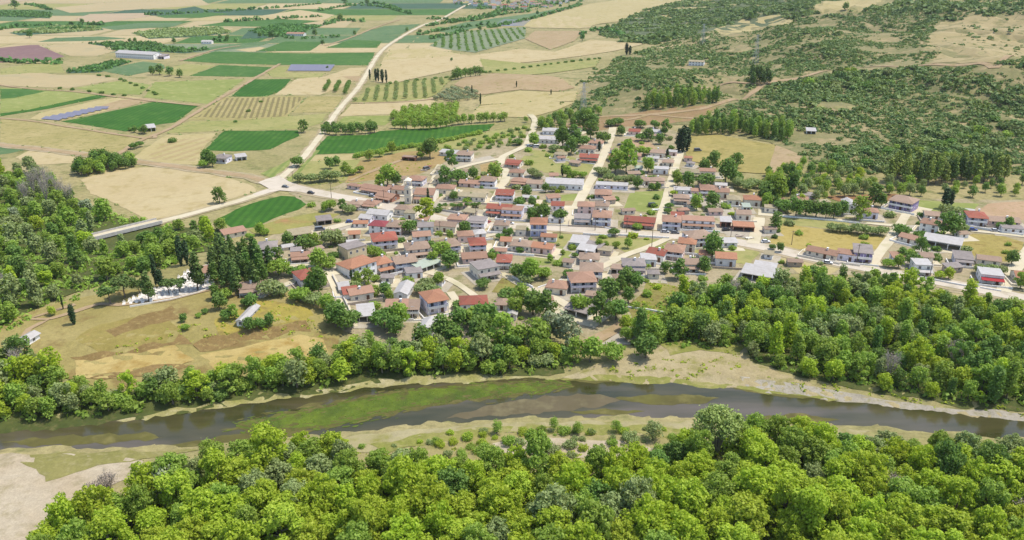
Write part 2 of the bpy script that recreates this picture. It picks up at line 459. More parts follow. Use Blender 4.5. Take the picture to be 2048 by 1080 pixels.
# fields drawn one by one, from the village outward
FIELDS = [
 ('wheat', [(160, 360), (215, 342), (270, 335), (330, 335), (440, 352), (505, 372), (512, 384), (470, 396), (400, 418), (345, 432), (300, 441), (225, 405), (180, 388)]),
 ('green', [(433, 438), (470, 420), (520, 402), (562, 392), (596, 394), (614, 407), (597, 420), (545, 438), (505, 455), (470, 459)]),
 ('green', [(624, 309), (642, 286), (655, 272), (735, 270), (760, 262), (990, 248), (975, 262), (900, 277), (780, 297), (722, 306)]),
 ('green', [(409, 301), (428, 280), (449, 262), (596, 261), (598, 272), (540, 299), (470, 303)]),
 ('green', [(122, 243), (180, 232), (306, 204), (397, 212), (350, 245), (300, 252), (252, 263)]),
 ('lightgreen', [(0, 176), (60, 177), (150, 183), (205, 190), (60, 220), (0, 226)]),
 ('green2', [(0, 178), (50, 178), (90, 183), (30, 196), (0, 198)]),
 ('green', [(0, 227), (60, 219), (195, 190), (216, 193), (100, 217), (0, 233)]),
 ('straw', [(0, 238), (60, 241), (150, 255), (281, 275), (255, 299), (215, 309), (100, 297), (0, 287)]),
 ('wheat2', [(262, 322), (285, 300), (332, 271), (432, 267), (405, 301), (402, 330), (330, 328)]),
 ('lightgreen', [(287, 195), (310, 164), (492, 158), (415, 208), (340, 200)]),
 ('lightgreen', [(150, 176), (245, 161), (302, 170), (280, 190), (200, 187)]),
 ('green2', [(365, 122), (430, 103), (600, 107), (750, 105), (740, 131), (560, 130), (440, 127)]),
 ('green2', [(378, 152), (440, 130), (552, 135), (507, 154)]),
 ('olive', [(300, 147), (370, 128), (432, 131), (378, 152)]),
 ('green', [(462, 193), (505, 159), (582, 158), (560, 184), (530, 194)]),
 ('green2', [(512, 103), (570, 83), (648, 84), (620, 102)]),
 ('green2', [(652, 96), (700, 80), (765, 82), (753, 96)]),
 ('green3', [(700, 72), (770, 52), (842, 48), (800, 70)]),
 ('olive', [(530, 143), (560, 133), (576, 133), (570, 146), (650, 146), (640, 156), (545, 155)]),
 ('wheat', [(550, 190), (592, 158), (650, 153), (700, 136), (735, 135), (700, 168), (640, 190)]),
 ('soil', [(640, 153), (725, 152), (717, 163), (620, 163)]),
 ('straw', [(585, 226), (618, 193), (686, 193), (668, 224)]),
 ('straw', [(375, 240), (450, 195), (612, 192), (574, 236), (480, 240)]),
 ('olive', [(330, 267), (380, 242), (480, 241), (655, 227), (643, 246), (600, 259), (440, 262)]),
 ('wheat', [(748, 165), (765, 122), (780, 108), (840, 102), (900, 104), (940, 112), (1040, 98), (1110, 104), (1180, 80), (1290, 88), (1220, 104), (1120, 118), (1000, 130), (900, 142), (790, 166)]),
 ('wheat2', [(765, 120), (780, 100), (850, 97), (920, 108), (880, 114)]),
 ('olive', [(703, 206), (740, 174), (790, 166), (912, 154), (872, 190), (850, 199), (760, 204)]),
 ('wheat', [(680, 233), (703, 208), (770, 206), (868, 196), (870, 214), (820, 226)]),
 ('lightgreen', [(664, 251), (690, 233), (792, 231), (770, 251)]),
 ('olive', [(720, 312), (800, 298), (900, 279), (990, 262), (1060, 250), (1050, 270), (900, 300), (760, 325)]),
 ('wheat2', [(612, 322), (630, 311), (722, 307), (790, 299), (720, 318), (660, 326)]),
 ('olive', [(580, 345), (612, 322), (720, 320), (700, 360), (620, 372), (575, 366)]),
 ('wheat2', [(940, 232), (960, 212), (1050, 203), (1150, 204), (1110, 222), (1055, 236)]),
 ('soil', [(908, 170), (930, 155), (990, 147), (1060, 150), (1120, 156), (1150, 176), (1120, 183), (1040, 180), (960, 190)]),
 ('wheat2', [(960, 195), (1040, 182), (1120, 185), (1155, 182), (1150, 203), (1050, 204), (960, 211)]),
 ('greyolive', [(858, 92), (905, 64), (1052, 54), (1050, 77), (950, 106), (895, 99)]),
 ('wheat2', [(1046, 54), (1062, 40), (1180, 8), (1290, -6), (1432, -4), (1420, 20), (1200, 48), (1160, 58)]),
 ('wheat', [(1062, 44), (1110, 30), (1200, 38), (1180, 56), (1060, 56)]),
 ('soil', [(1050, 78), (1070, 62), (1165, 62), (1150, 82), (1100, 100)]),
 ('olive', [(960, 118), (1060, 128), (1200, 118), (1190, 134), (1060, 150), (970, 145)]),
 ('green3', [(865, 62), (930, 45), (1060, 28), (1130, 15), (1060, 36), (985, 50), (900, 66)]),
 ('wheat2', [(1626, 25), (1650, 2), (1765, -4), (1750, 14), (1690, 27)]),
 ('wheat2', [(1420, 62), (1480, 40), (1560, 30), (1590, 45), (1530, 58), (1450, 72)]),
 ('tanfar', [(1300, 100), (1330, 90), (1400, 78), (1440, 70), (1400, 84)]),
 ('plough', [(-10, 97), (60, 90), (78, 90), (130, 113), (90, 122), (-10, 126)]),
 ('tanfar', [(78, 92), (170, 85), (262, 78), (285, 86), (195, 112), (140, 112)]),
 ('darkorch', [(-5, 22), (60, 22), (105, 27), (100, 37), (-5, 33)]),
 ('darkorch', [(18, 66), (110, 52), (195, 52), (208, 60), (110, 67), (40, 71)]),
 ('darkorch', [(262, 66), (330, 58), (440, 54), (464, 66), (390, 74), (298, 78)]),
 ('darkorch', [(176, 88), (210, 84), (310, 84), (335, 94), (412, 101), (370, 107), (270, 101)]),
 ('darkorch', [(132, 147), (185, 130), (236, 120), (266, 123), (200, 145)]),
 ('green3', [(198, 141), (286, 123), (325, 128), (330, 137), (258, 152)]),
 ('green3', [(75, 84), (110, 76), (200, 73), (255, 77), (180, 82)]),
 ('tanfar', [(105, 16), (250, 2), (400, -2), (420, 10), (260, 20), (140, 26)]),
 ('pinkfar', [(150, 38), (180, 28), (295, 26), (300, 33), (210, 45), (160, 44)]),
 ('green3', [(198, 55), (280, 46), (368, 45), (350, 53), (230, 60)]),
 ('green2', [(395, 52), (450, 44), (560, 38), (640, 42), (560, 54), (470, 53)]),
 ('green2', [(310, 32), (420, 25), (460, 28), (400, 36), (330, 36)]),
 ('darkorch', [(355, 18), (390, 13), (412, 20), (380, 25)]),
 ('green3', [(380, 100), (470, 88), (560, 80), (520, 92), (430, 102)]),
 ('darkorch', [(500, 60), (560, 46), (650, 50), (600, 66), (540, 76), (480, 78)]),
 ('wheat', [(520, 32), (600, 20), (670, 30), (640, 44), (560, 38)]),
 ('wheat', [(470, 100), (520, 94), (560, 100), (500, 104)]),
 ('tanfar', [(-10, 150), (30, 140), (120, 150), (190, 150), (240, 158), (140, 176), (60, 174), (-10, 170)]),
 ('olive', [(0, 138), (60, 128), (120, 124), (130, 146), (60, 146), (0, 150)]),
 ('wheat2', [(60, 238), (80, 226), (200, 200), (260, 192), (305, 200), (180, 230), (110, 244)]),
 ('soil', [(196, 214), (240, 200), (290, 196), (308, 201), (215, 222)]),
 ('green3', [(-5, 290), (30, 293), (55, 299), (20, 307), (-5, 310)]),
 ('wheat', [(30, 315), (60, 301), (160, 314), (150, 326), (60, 330)]),
]
for k, px in FIELDS: field(px, k)
MARGINS = [px for _, px in FIELDS]
field([(575, 369), (600, 345), (640, 300), (610, 302), (560, 330), (520, 348)], 'lightgreen', 3, 0.5, rows=(AX, 5.0, S(120, 150, 70), 0.5))
field([(395, 234), (452, 197), (608, 194), (568, 233), (480, 237)], 'straw', 3, 0.3, rows=(AX + 0.2, 4.6, S(140, 128, 84), 0.75))
field([(290, 318), (335, 280), (425, 275), (402, 300), (390, 322)], 'wheat2', 3, 0.2, rows=(AX - 0.35, 9.0, S(194, 166, 122), 0.45))

# hill country and the village ground
ground_sheets = [
 ('hillside', [(1060, 250), (1130, 225), (1180, 160), (1230, 118), (1300, 96), (1420, 62), (1500, 48), (1700, 25), (1850, 20), (2080, 0), (2080, 340), (1900, 345), (1700, 345), (1600, 320), (1540, 285), (1400, 250), (1230, 250), (1120, 265)],
   ground_mat('maquis_soil', S(178, 166, 116), S(150, 150, 96), S(204, 182, 134), .02, .3, patch=.07, var=.2, grain=.14), 1, 2.0),
 ('hillside', [(1840, 132), (1880, 100), (1850, 70), (1880, 45), (1960, 30), (2080, 18), (2080, 104), (2020, 112), (1995, 128), (1920, 128)],
   ground_mat('bare_summit', S(212, 192, 142), S(198, 180, 126), S(168, 160, 104), .02, .3, patch=.05, var=.12, grain=.08), 3, 3.0),
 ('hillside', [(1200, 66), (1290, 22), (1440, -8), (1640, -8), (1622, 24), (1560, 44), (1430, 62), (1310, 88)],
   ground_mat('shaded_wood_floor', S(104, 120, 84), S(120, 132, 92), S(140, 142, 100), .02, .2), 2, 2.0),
 ('earth_bank', [(1092, 268), (1130, 250), (1190, 236), (1300, 222), (1380, 214), (1445, 208), (1420, 226), (1380, 243), (1290, 252), (1225, 256), (1150, 272)],
   ground_mat('brown_earth', S(192, 158, 116), S(180, 150, 106), S(172, 160, 98), .05, .5, patch=.12, var=.15, grain=.1), 3, 1.2),
 ('village_ground', [(560, 376), (640, 384), (700, 360), (800, 345), (900, 318), (1050, 262), (1228, 250), (1300, 250), (1368, 268), (1372, 330), (1440, 372), (1540, 402), (1570, 430), (1700, 402), (1830, 396), (1960, 400), (2080, 400), (2080, 620), (1900, 585), (1700, 550), (1520, 545), (1480, 580), (1340, 575), (1260, 640), (1180, 680), (1100, 640), (990, 690), (880, 690), (760, 690), (670, 650), (640, 620), (560, 570), (515, 560), (515, 490), (560, 465), (640, 428)],
   ground_mat('village_earth', S(212, 194, 158), S(190, 176, 132), S(150, 152, 92), .045, .6, patch=.12, var=.2, grain=.16), 2, 1.5),
 ('lot', [(1246, 419), (1262, 384), (1331, 382), (1318, 425), (1280, 424)], fm('lightgreen'), 3, .3),
 ('lot', [(1535, 497), (1548, 468), (1562, 448), (1660, 460), (1772, 472), (1765, 497), (1700, 505), (1620, 498), (1580, 500)], ground_mat('golden_grass', S(206, 184, 104), S(214, 192, 116), S(184, 166, 86), .04, .4, var=.12, grain=.08), 3, .5),
 ('lot', [(1560, 448), (1562, 432), (1660, 438), (1700, 443), (1690, 462)], fm('olive'), 3, .5),
 ('lot', [(1918, 500), (1926, 482), (1945, 468), (2000, 470), (2048, 485), (2036, 512), (2015, 524), (1980, 522), (1950, 512)], ground_mat('rough_gold', S(202, 182, 108), S(186, 170, 92), S(166, 142, 78), .08, .5, patch=.2, var=.18, grain=.12), 3, .6),
 ('lot', [(1378, 272), (1440, 270), (1548, 290), (1562, 308), (1612, 318), (1580, 340), (1540, 348), (1480, 345), (1440, 332), (1372, 322)], ground_mat('hill_pasture', S(208, 188, 116), S(190, 176, 104), S(172, 160, 88), .03, .35, patch=.1, var=.14, grain=.08), 3, .8),
 ('lot', [(1535, 348), (1552, 292), (1600, 312), (1614, 322), (1585, 342)], fm('soil'), 4, .6),
 ('lot', [(1050, 520), (1075, 505), (1125, 494), (1162, 508), (1150, 522), (1085, 532)], fm('lightgreen'), 3, .5),
 ('lot', [(1190, 472), (1340, 478), (1330, 490), (1250, 505), (1225, 492), (1195, 486)], fm('olive'), 3, .4),
 ('lot', [(1094, 466), (1160, 470), (1165, 482), (1130, 494), (1098, 490)], fm('olive'), 3, .4),
 ('lot', [(498, 460), (560, 438), (640, 425), (682, 428), (640, 446), (560, 468), (515, 470)], ground_mat('weedy_lot', S(190, 182, 104), S(172, 170, 90), S(198, 156, 104), .04, .5, patch=.05, var=.14, grain=.1), 3, .8),
 ('lot', [(983, 585), (1004, 556), (1048, 568), (1048, 580), (1020, 590)], ground_mat('weedy_bank', S(176, 170, 92), S(160, 150, 84), S(148, 120, 72), .1, .6, patch=.2, var=.2, grain=.12), 4, .4),
 ('lot', [(1255, 620), (1300, 560), (1360, 575), (1350, 600), (1310, 640), (1270, 660)], ground_mat('weedy_bank', 0, 0), 3, .8),
 ('lot', [(1236, 296), (1262, 275), (1300, 285), (1316, 300), (1280, 312), (1225, 316)], ground_mat('bare_pink', S(222, 188, 150), S(212, 178, 138), S(196, 172, 122), .06, .6, var=.1, grain=.08), 3, .6),
 ('lot', [(1942, 428), (1975, 408), (2080, 400), (2080, 440), (2000, 440)], ground_mat('bare_pink', 0, 0), 3, .6),
 ('lot', [(1800, 408), (1830, 400), (1900, 405), (1960, 408), (1940, 424), (1840, 428)], fm('lightgreen'), 3, .6),
 ('lot', [(1040, 320), (1060, 300), (1110, 306), (1190, 328), (1180, 350), (1080, 345)], fm('olive'), 3, .6),
 ('lot', [(1100, 393), (1180, 385), (1165, 402), (1080, 404)], fm('lightgreen'), 3, .4),
 ('lot', [(1060, 404), (1160, 402), (1150, 410), (1050, 412)], fm('soil'), 3, .4),
 ('lot', [(720, 322), (800, 305), (880, 300), (910, 312), (870, 335), (840, 348), (760, 360), (690, 366)], ground_mat('dry_slope', S(206, 176, 120), S(190, 164, 104), S(168, 152, 88), .04, .5, patch=.1, var=.14, grain=.1), 3, .8),
 ('lot', [(960, 330), (1000, 322), (1008, 345), (995, 362), (962, 350)], ground_mat('dry_slope', 0, 0), 3, .4),
 ('lot', [(1650, 392), (1790, 388), (1830, 398), (1760, 404), (1680, 404)], ground_mat('red_soil', S(186, 140, 100), S(172, 130, 90), S(160, 140, 84), .05, .5, var=.14), 3, .6),
 ('lot', [(1560, 518), (1600, 510), (1690, 530), (1660, 550), (1600, 550)], fm('wheat2'), 3, .5),
 ('lot', [(1380, 500), (1480, 490), (1520, 505), (1500, 530), (1420, 520)], fm('olive'), 3, .5),
 # the bluff with its terraces
 ('bluff_grass', [(-60, 690), (0, 655), (60, 622), (180, 592), (300, 575), (430, 555), (520, 575), (600, 590), (650, 610), (690, 660), (660, 712), (640, 740), (300, 776), (150, 772), (70, 712), (-20, 720)],
   ground_mat('bluff_turf', S(200, 183, 118), S(180, 166, 98), S(158, 132, 82), .03, .5, patch=.07, var=.16, grain=.14), 2, 1.0),
 ('bluff_grass', [(150, 680), (200, 650), (330, 625), (360, 660), (330, 690), (200, 705)], ground_mat('bluff_green', S(188, 172, 98), S(174, 158, 86), S(190, 168, 100), .05, .5, var=.14, grain=.12), 3, 1.2),
 ('terrace', [(150, 722), (230, 712), (350, 690), (390, 722), (330, 748), (250, 757), (150, 758)], ground_mat('gold_terrace', S(218, 192, 118), S(226, 202, 134), S(196, 164, 90), .04, .5, patch=.12, var=.12, grain=.1), 3, .5),
 ('terrace', [(400, 712), (500, 692), (600, 670), (646, 680), (656, 712), (560, 727), (430, 742)], ground_mat('gold_terrace', 0, 0), 3, .5),
 ('earth_bank', [(140, 716), (230, 705), (345, 684), (360, 668), (385, 690), (350, 692), (232, 714), (150, 723)], ground_mat('dark_bank', S(172, 144, 92), S(156, 130, 80), S(188, 166, 104), .1, .7, var=.2, grain=.18), 4, 1.3),
 ('earth_bank', [(385, 690), (440, 672), (540, 655), (610, 642), (622, 664), (520, 680), (400, 706)], ground_mat('dark_bank', 0, 0), 4, 1.4),
 ('earth_bank', [(180, 757), (280, 738), (350, 728), (388, 733), (340, 748), (250, 757)], ground_mat('dark_bank', 0, 0), 4, 1.4),
 ('earth_bank', [(210, 662), (280, 632), (345, 612), (360, 640), (300, 650), (230, 676)], ground_mat('dark_bank', 0, 0), 3, 1.6),
 ('lot', [(430, 640), (520, 600), (620, 620), (630, 645), (520, 655), (440, 672)], ground_mat('weedy_gold', S(206, 186, 92), S(188, 172, 84), S(170, 150, 88), .06, .5, patch=.14, var=.16, grain=.12), 3, .8),
 ('cemetery_ground', [(240, 612), (300, 585), (350, 562), (395, 535), (424, 528), (428, 574), (390, 586), (300, 606)], ground_mat('marble_gravel', S(240, 232, 222, 1.5), S(228, 220, 208, 1.5), S(206, 196, 182, 1.5), .1, .8, var=.1, grain=.1), 5, .3),
 # river margins
 ('gravel_bar', [(-80, 905), (0, 905), (120, 903), (200, 912), (285, 922), (285, 945), (200, 985), (110, 1030), (60, 1090), (-60, 1100)], ground_mat('river_gravel', S(218, 198, 164), S(228, 212, 182), S(186, 172, 130), .05, .5, patch=.12, var=.12, grain=.13), 2, .8),
 ('wet_grass', [(60, 905), (160, 899), (330, 896), (400, 893), (330, 912), (240, 925), (150, 945), (90, 965), (70, 940), (40, 925)], ground_mat('wet_sward', S(176, 168, 102), S(160, 156, 88), S(188, 178, 122), .06, .5, var=.14, grain=.1), 3, 1.0),
 ('sand_strip', [(655, 905), (665, 874), (800, 856), (1000, 842), (1300, 836), (1500, 843), (1600, 848), (1750, 858), (1700, 880), (1400, 880), (1330, 862), (1100, 862), (940, 874), (840, 892), (740, 905)], ground_mat('pale_sand', S(196, 184, 130), S(208, 196, 150), S(166, 162, 88), .05, .4, patch=.1, var=.12, grain=.1), 2, .9),
 ('sand_strip', [(800, 905), (860, 880), (1000, 864), (1260, 862), (1400, 878), (1380, 920), (1200, 935), (1000, 930), (880, 925)], ground_mat('sandy_scrub', S(184, 172, 106), S(202, 188, 138), S(152, 154, 76), .06, .5, patch=.12, var=.14, grain=.12), 3, 1.0),
 ('sand_strip', [(985, 888), (1060, 876), (1160, 880), (1250, 884), (1330, 900), (1290, 914), (1120, 916), (1010, 906)], ground_mat('river_gravel', 0, 0), 4, .8),
 ('sand_bank', [(1125, 748), (1190, 730), (1250, 715), (1330, 675), (1400, 668), (1500, 672), (1500, 720), (1560, 748), (1650, 775), (1760, 793), (1860, 808), (2080, 830), (2080, 842), (1850, 817), (1650, 794), (1500, 777), (1350, 764), (1250, 760)], ground_mat('dry_bank', S(202, 184, 136), S(212, 196, 152), S(168, 162, 92), .05, .5, patch=.14, var=.14, grain=.16), 2, .8),
 ('wet_grass', [(1120, 752), (1200, 744), (1300, 748), (1420, 758), (1560, 776), (1680, 792), (1640, 796), (1500, 779), (1350, 766), (1240, 763)], ground_mat('green_margin', S(158, 162, 78), S(176, 172, 96), S(196, 184, 124), .07, .5, patch=.16, var=.16, grain=.14), 4, .9),
 ('wet_grass', [(1320, 690), (1400, 676), (1490, 690), (1480, 712), (1400, 700), (1340, 712)], ground_mat('green_margin', 0, 0), 4, 1.0),
 ('wet_grass', [(740, 890), (860, 866), (1000, 852), (1300, 850), (1390, 862), (1380, 880), (1260, 868), (1000, 868), (860, 888), (780, 905)], ground_mat('green_margin', 0, 0), 4, 1.1),
 ('sand_bank', [(1480, 752), (1560, 760), (1700, 782), (1860, 806), (2080, 824), (2080, 836), (1850, 815), (1650, 792), (1500, 772)], ground_mat('grey_shingle', S(212, 202, 184), S(198, 188, 166), S(180, 172, 130), .1, .7, var=.12, grain=.14), 3, .6),
 ('sand_bank', [(130, 858), (240, 832), (330, 814), (430, 800), (520, 788), (620, 776), (700, 762), (760, 754), (900, 744), (1060, 745), (1130, 750), (1000, 757), (900, 764), (800, 768), (700, 778), (520, 804), (330, 829), (230, 843)], ground_mat('reed_bank', S(204, 192, 136), S(178, 174, 100), S(220, 208, 162), .08, .6, patch=.2, var=.16, grain=.18), 4, .9),
 ('woodland_floor', [(60, 1075), (200, 1030), (290, 972), (420, 925), (560, 905), (650, 905), (740, 935), (850, 945), (1000, 950), (1290, 950), (1390, 885), (1600, 885), (1750, 895), (2080, 905), (2200, 1400), (-200, 1400)], ground_mat('leafy_floor', S(92, 104, 52), S(110, 118, 60), S(130, 124, 76), .08, .6, var=.2), 3, 1.0),  # shade under the trees put into the floor colour, so gaps read dark
 ('woodland_floor', [(1290, 610), (1340, 598), (1480, 576), (1620, 568), (1800, 582), (2080, 632), (2080, 825), (1900, 805), (1750, 783), (1600, 756), (1500, 722), (1490, 690), (1330, 690), (1255, 690), (1260, 640)], ground_mat('leafy_floor', 0, 0), 3, 1.0),
 ('woodland_floor', [(-60, 720), (40, 715), (90, 765), (200, 790), (330, 772), (450, 757), (640, 735), (680, 690), (760, 690), (900, 700), (1140, 700), (1130, 740), (1060, 745), (900, 745), (760, 760), (640, 780), (450, 805), (240, 838), (120, 858), (-60, 866)], ground_mat('leafy_floor', 0, 0), 3, 1.0),
 ('woodland_floor', [(-60, 352), (50, 344), (130, 382), (195, 424), (285, 446), (340, 455), (440, 458), (455, 474), (430, 500), (340, 530), (220, 565), (100, 605), (-60, 680)], ground_mat('leafy_floor', 0, 0), 3, 1.0),
]
for nm, px, m, ly, jit in ground_sheets: sheet(nm, px, m, ly, jit)

# ------------------------------------------------------------------ roads
def smooth_line(pts, step=4.0):
    out = []
    n = len(pts)
    for i in range(n - 1):
        p0, p1, p2, p3 = pts[max(i - 1, 0)], pts[i], pts[i + 1], pts[min(i + 2, n - 1)]
        L = max(1, int((p2 - p1).length / step))
        for j in range(L):
            t = j / L
            out.append(0.5 * ((2 * p1) + (p2 - p0) * t + (2 * p0 - 5 * p1 + 4 * p2 - p3) * t * t + (3 * p1 - p0 - 3 * p2 + p3) * t ** 3))
    out.append(pts[-1]); return out
def ribbon(name, px, width, mat, layer=5, wob=0.25, lift=0.0, step=4.0, ext=0):
    pts = [Vector(P(a, b)[:2]) for a, b in px]
    line = smooth_line(pts, step)
    SHEETS[0] += 1
    V = []; F = []
    for i, p in enumerate(line):
        d = (line[min(i + 1, len(line) - 1)] - line[max(i - 1, 0)]).normalized(); nrm = Vector((-d.y, d.x))
        wl = width / 2 + wob * (math.sin(p.x * .21 + p.y * .13) + .6 * math.sin(p.x * .5 - p.y * .37)); wr = width / 2 + wob * (math.sin(p.x * .17 - p.y * .19 + 2) + .6 * math.sin(p.y * .45))
        for k in range(5):
            q = p + nrm * (-wl + (wl + wr) * k / 4)
            h = float(hgt(q.x, q.y))
            V.append((q.x, q.y, h + 0.03 * layer + 0.0004 * (SHEETS[0] % 60) + (0.12 + q.y * .00022 if h > .4 else 0) + q.y * .00004 * layer + lift))
    for i in range(len(line) - 1):
        for k in range(4):
            a = i * 5 + k; F.append((a, a + 5, a + 6, a + 1))
    o = mesh_obj(name, V, F, mat)
    for p in o.data.polygons:
        if p.normal.z < 0: p.flip()
    return tag(o, kind='structure')
CONC = ground_mat('bleached_asphalt', S(226, 213, 192, 1.55), S(214, 201, 180, 1.55), S(200, 187, 160, 1.55), .03, .4, patch=.12, var=.06, grain=.05)
PALE = ground_mat('pale_concrete', S(232, 220, 188, 1.6), S(224, 210, 178, 1.6), S(208, 198, 158, 1.6), .05, .4, patch=.1, var=.06, grain=.05)
DIRT = ground_mat('dirt_track', S(214, 186, 146), S(204, 176, 136), S(190, 168, 116), .05, .5, patch=.1, var=.1, grain=.08)
VERGE = ground_mat('road_verge', S(216, 196, 160), S(204, 188, 146), S(180, 170, 116), .05, .5, patch=.12, var=.12, grain=.1)
main_px = [(548, 368), (600, 378), (640, 387), (700, 398), (760, 410), (830, 428), (900, 443), (980, 452), (1060, 453), (1140, 459), (1240, 466), (1340, 472), (1430, 479), (1520, 493), (1600, 511), (1700, 531), (1800, 549), (1900, 568), (2080, 604), (2400, 672)]
ribbon('pavement', main_px, 13.5, VERGE, 5, .5)
ribbon('road', main_px, 9.0, CONC, 7, .2)
ribbon('road_verge', [(548, 368), (600, 322), (640, 273), (680, 217), (720, 170), (760, 106), (800, 76), (848, 50), (880, 40), (930, 12), (960, 2)], 8.5, VERGE, 5, .6)
ribbon('road', [(548, 368), (600, 322), (640, 273), (680, 217), (720, 170), (760, 106), (800, 76), (848, 50), (880, 40), (930, 12), (960, 2)], 4.6, PALE, 7, .15)
ribbon('road_verge', [(548, 368), (500, 355), (440, 346), (330, 331), (220, 317), (100, 301), (-60, 284)], 11, VERGE, 5, .8)
ribbon('road', [(548, 368), (500, 355), (440, 346), (330, 331), (220, 317), (100, 301), (-60, 284)], 6, DIRT, 7, .3)
ribbon('road_verge', [(560, 374), (520, 389), (470, 405), (400, 424), (310, 448)], 9, VERGE, 5, .5)
ribbon('road', [(560, 374), (520, 389), (470, 405), (400, 424), (310, 448)], 5.5, PALE, 8, .2)
sheet('junction', [(530, 360), (558, 352), (578, 364), (620, 379), (622, 387), (560, 382), (512, 392), (506, 389), (538, 378), (516, 366)], CONC, 8, .3)
CROSS = [
 ([(965, 445), (985, 410), (1000, 380), (1013, 350), (1003, 318), (1045, 296), (1056, 284), (1070, 245), (1060, 230)], 5.0),
 ([(1003, 318), (960, 326), (925, 335), (900, 341)], 4.0),
 ([(1132, 452), (1165, 391), (1200, 326), (1220, 280), (1226, 256)], 5.6),
 ([(1316, 462), (1335, 392), (1350, 336), (1361, 304)], 5.2),
 ([(1505, 488), (1515, 458), (1518, 436)], 5.6),
 ([(1735, 536), (1775, 486), (1800, 450), (1815, 425), (1825, 404)], 4.6),
 ([(2006, 584), (2030, 538), (2070, 486)], 5.4),
 ([(1022, 558), (1045, 571), (1070, 582), (1110, 598), (1150, 622)], 4.2),
 ([(1070, 582), (1120, 566), (1180, 546), (1250, 512), (1300, 494), (1340, 476)], 4.0),
 ([(660, 552), (672, 578), (688, 612), (700, 640), (706, 655)], 4.0),
 ([(590, 472), (650, 460), (710, 444), (752, 430), (790, 424)], 5.5),
 ([(838, 426), (862, 380), (872, 350), (880, 330)], 4.2),
 ([(560, 545), (600, 530), (660, 550), (690, 545)], 3.4),
 ([(520, 598), (560, 575), (600, 562)], 3.0),
 ([(1562, 432), (1640, 436), (1720, 446), (1790, 452)], 3.4),
 ([(1940, 462), (2000, 468), (2080, 478)], 3.4),
 ([(960, 600), (900, 560), (850, 545)], 3.2),
 ([(860, 640), (910, 600), (900, 585)], 3.2),
 ([(1000, 545), (1022, 558)], 3.4),
 ([(840, 515), (880, 500), (960, 476), (1010, 466)], 3.0),
]
for px, w in CROSS: ribbon('street', px, w, PALE, 8, .15)
for px, w in [
 ([(1092, 268), (1130, 252), (1190, 236), (1300, 230), (1380, 222), (1430, 211), (1500, 190), (1540, 165), (1600, 157), (1700, 140), (1790, 134), (1870, 130), (1960, 127), (2010, 118), (2080, 92)], 4.5),
 ([(1226, 256), (1212, 247), (1260, 240), (1300, 230)], 4.0),
 ([(1300, 230), (1360, 236), (1420, 240)], 3.0),
 ([(1400, 178), (1440, 172), (1500, 168), (1540, 166)], 3.0),
 ([(1262, 640), (1240, 652), (1215, 668), (1180, 684), (1150, 700)], 5.0),
 ([(233, 310), (285, 280), (333, 261), (372, 238), (413, 213), (450, 192), (505, 160), (560, 128)], 4.0),
 ([(-20, 236), (60, 242), (150, 256), (290, 277), (310, 272)], 3.5),
 ([(-20, 168), (60, 178), (150, 184), (215, 192), (310, 203), (400, 212)], 3.5),
 ([(700, 206), (760, 206), (850, 201), (900, 190)], 3.0),
 ([(100, 640), (150, 625), (200, 610), (240, 612), (340, 600), (430, 578), (470, 562)], 2.6),
 ([(40, 690), (60, 660), (100, 640), (60, 640), (150, 610)], 2.2),
 ([(700, 362), (740, 345), (800, 322), (850, 308)], 3.0),
 ([(650, 92), (700, 76), (760, 52), (800, 40)], 4.0),
 ([(360, 122), (430, 100), (480, 92)], 4.5),
]: ribbon('dirt_track', px, w, DIRT, 7, .3)
for px in [[(240, 470), (300, 452)],]: pass
YARD = ground_mat('yard_concrete', S(226, 214, 192), S(214, 202, 178), S(200, 188, 158), .08, .6, patch=.2, var=.07, grain=.08)
for px in [[(1166, 458), (1222, 462), (1216, 472), (1162, 470)], [(1236, 460), (1345, 466), (1338, 474), (1232, 471)], [(815, 414), (862, 404), (905, 392), (930, 400), (872, 416), (820, 424)], [(862, 425), (950, 416), (1000, 432), (960, 442), (880, 440)],
           [(690, 400), (800, 420), (815, 432), (760, 428), (690, 410)], [(580, 478), (640, 456), (730, 436), (735, 446), (640, 474), (600, 484)], [(740, 572), (770, 560), (790, 590), (772, 600)], [(1200, 560), (1290, 520), (1312, 540), (1245, 562), (1215, 566)],
           [(1100, 596), (1150, 580), (1200, 575), (1190, 590), (1150, 600)], [(1395, 400), (1460, 400), (1470, 425), (1420, 430)], [(1455, 452), (1500, 452), (1500, 478), (1450, 476)], [(1780, 452), (1850, 450), (1920, 456), (1850, 462)], [(1820, 500), (1850, 492), (1900, 505), (1850, 512)],
           [(930, 320), (980, 312), (995, 320), (960, 328), (900, 336)], [(995, 350), (1040, 336), (1060, 345), (1020, 360)], [(470, 590), (530, 584), (535, 592), (500, 600)], [(560, 530), (610, 510), (640, 530), (600, 540)], [(1285, 690), (1200, 690), (1260, 650)], ]:
    sheet('yard', px, YARD, 4, .25)

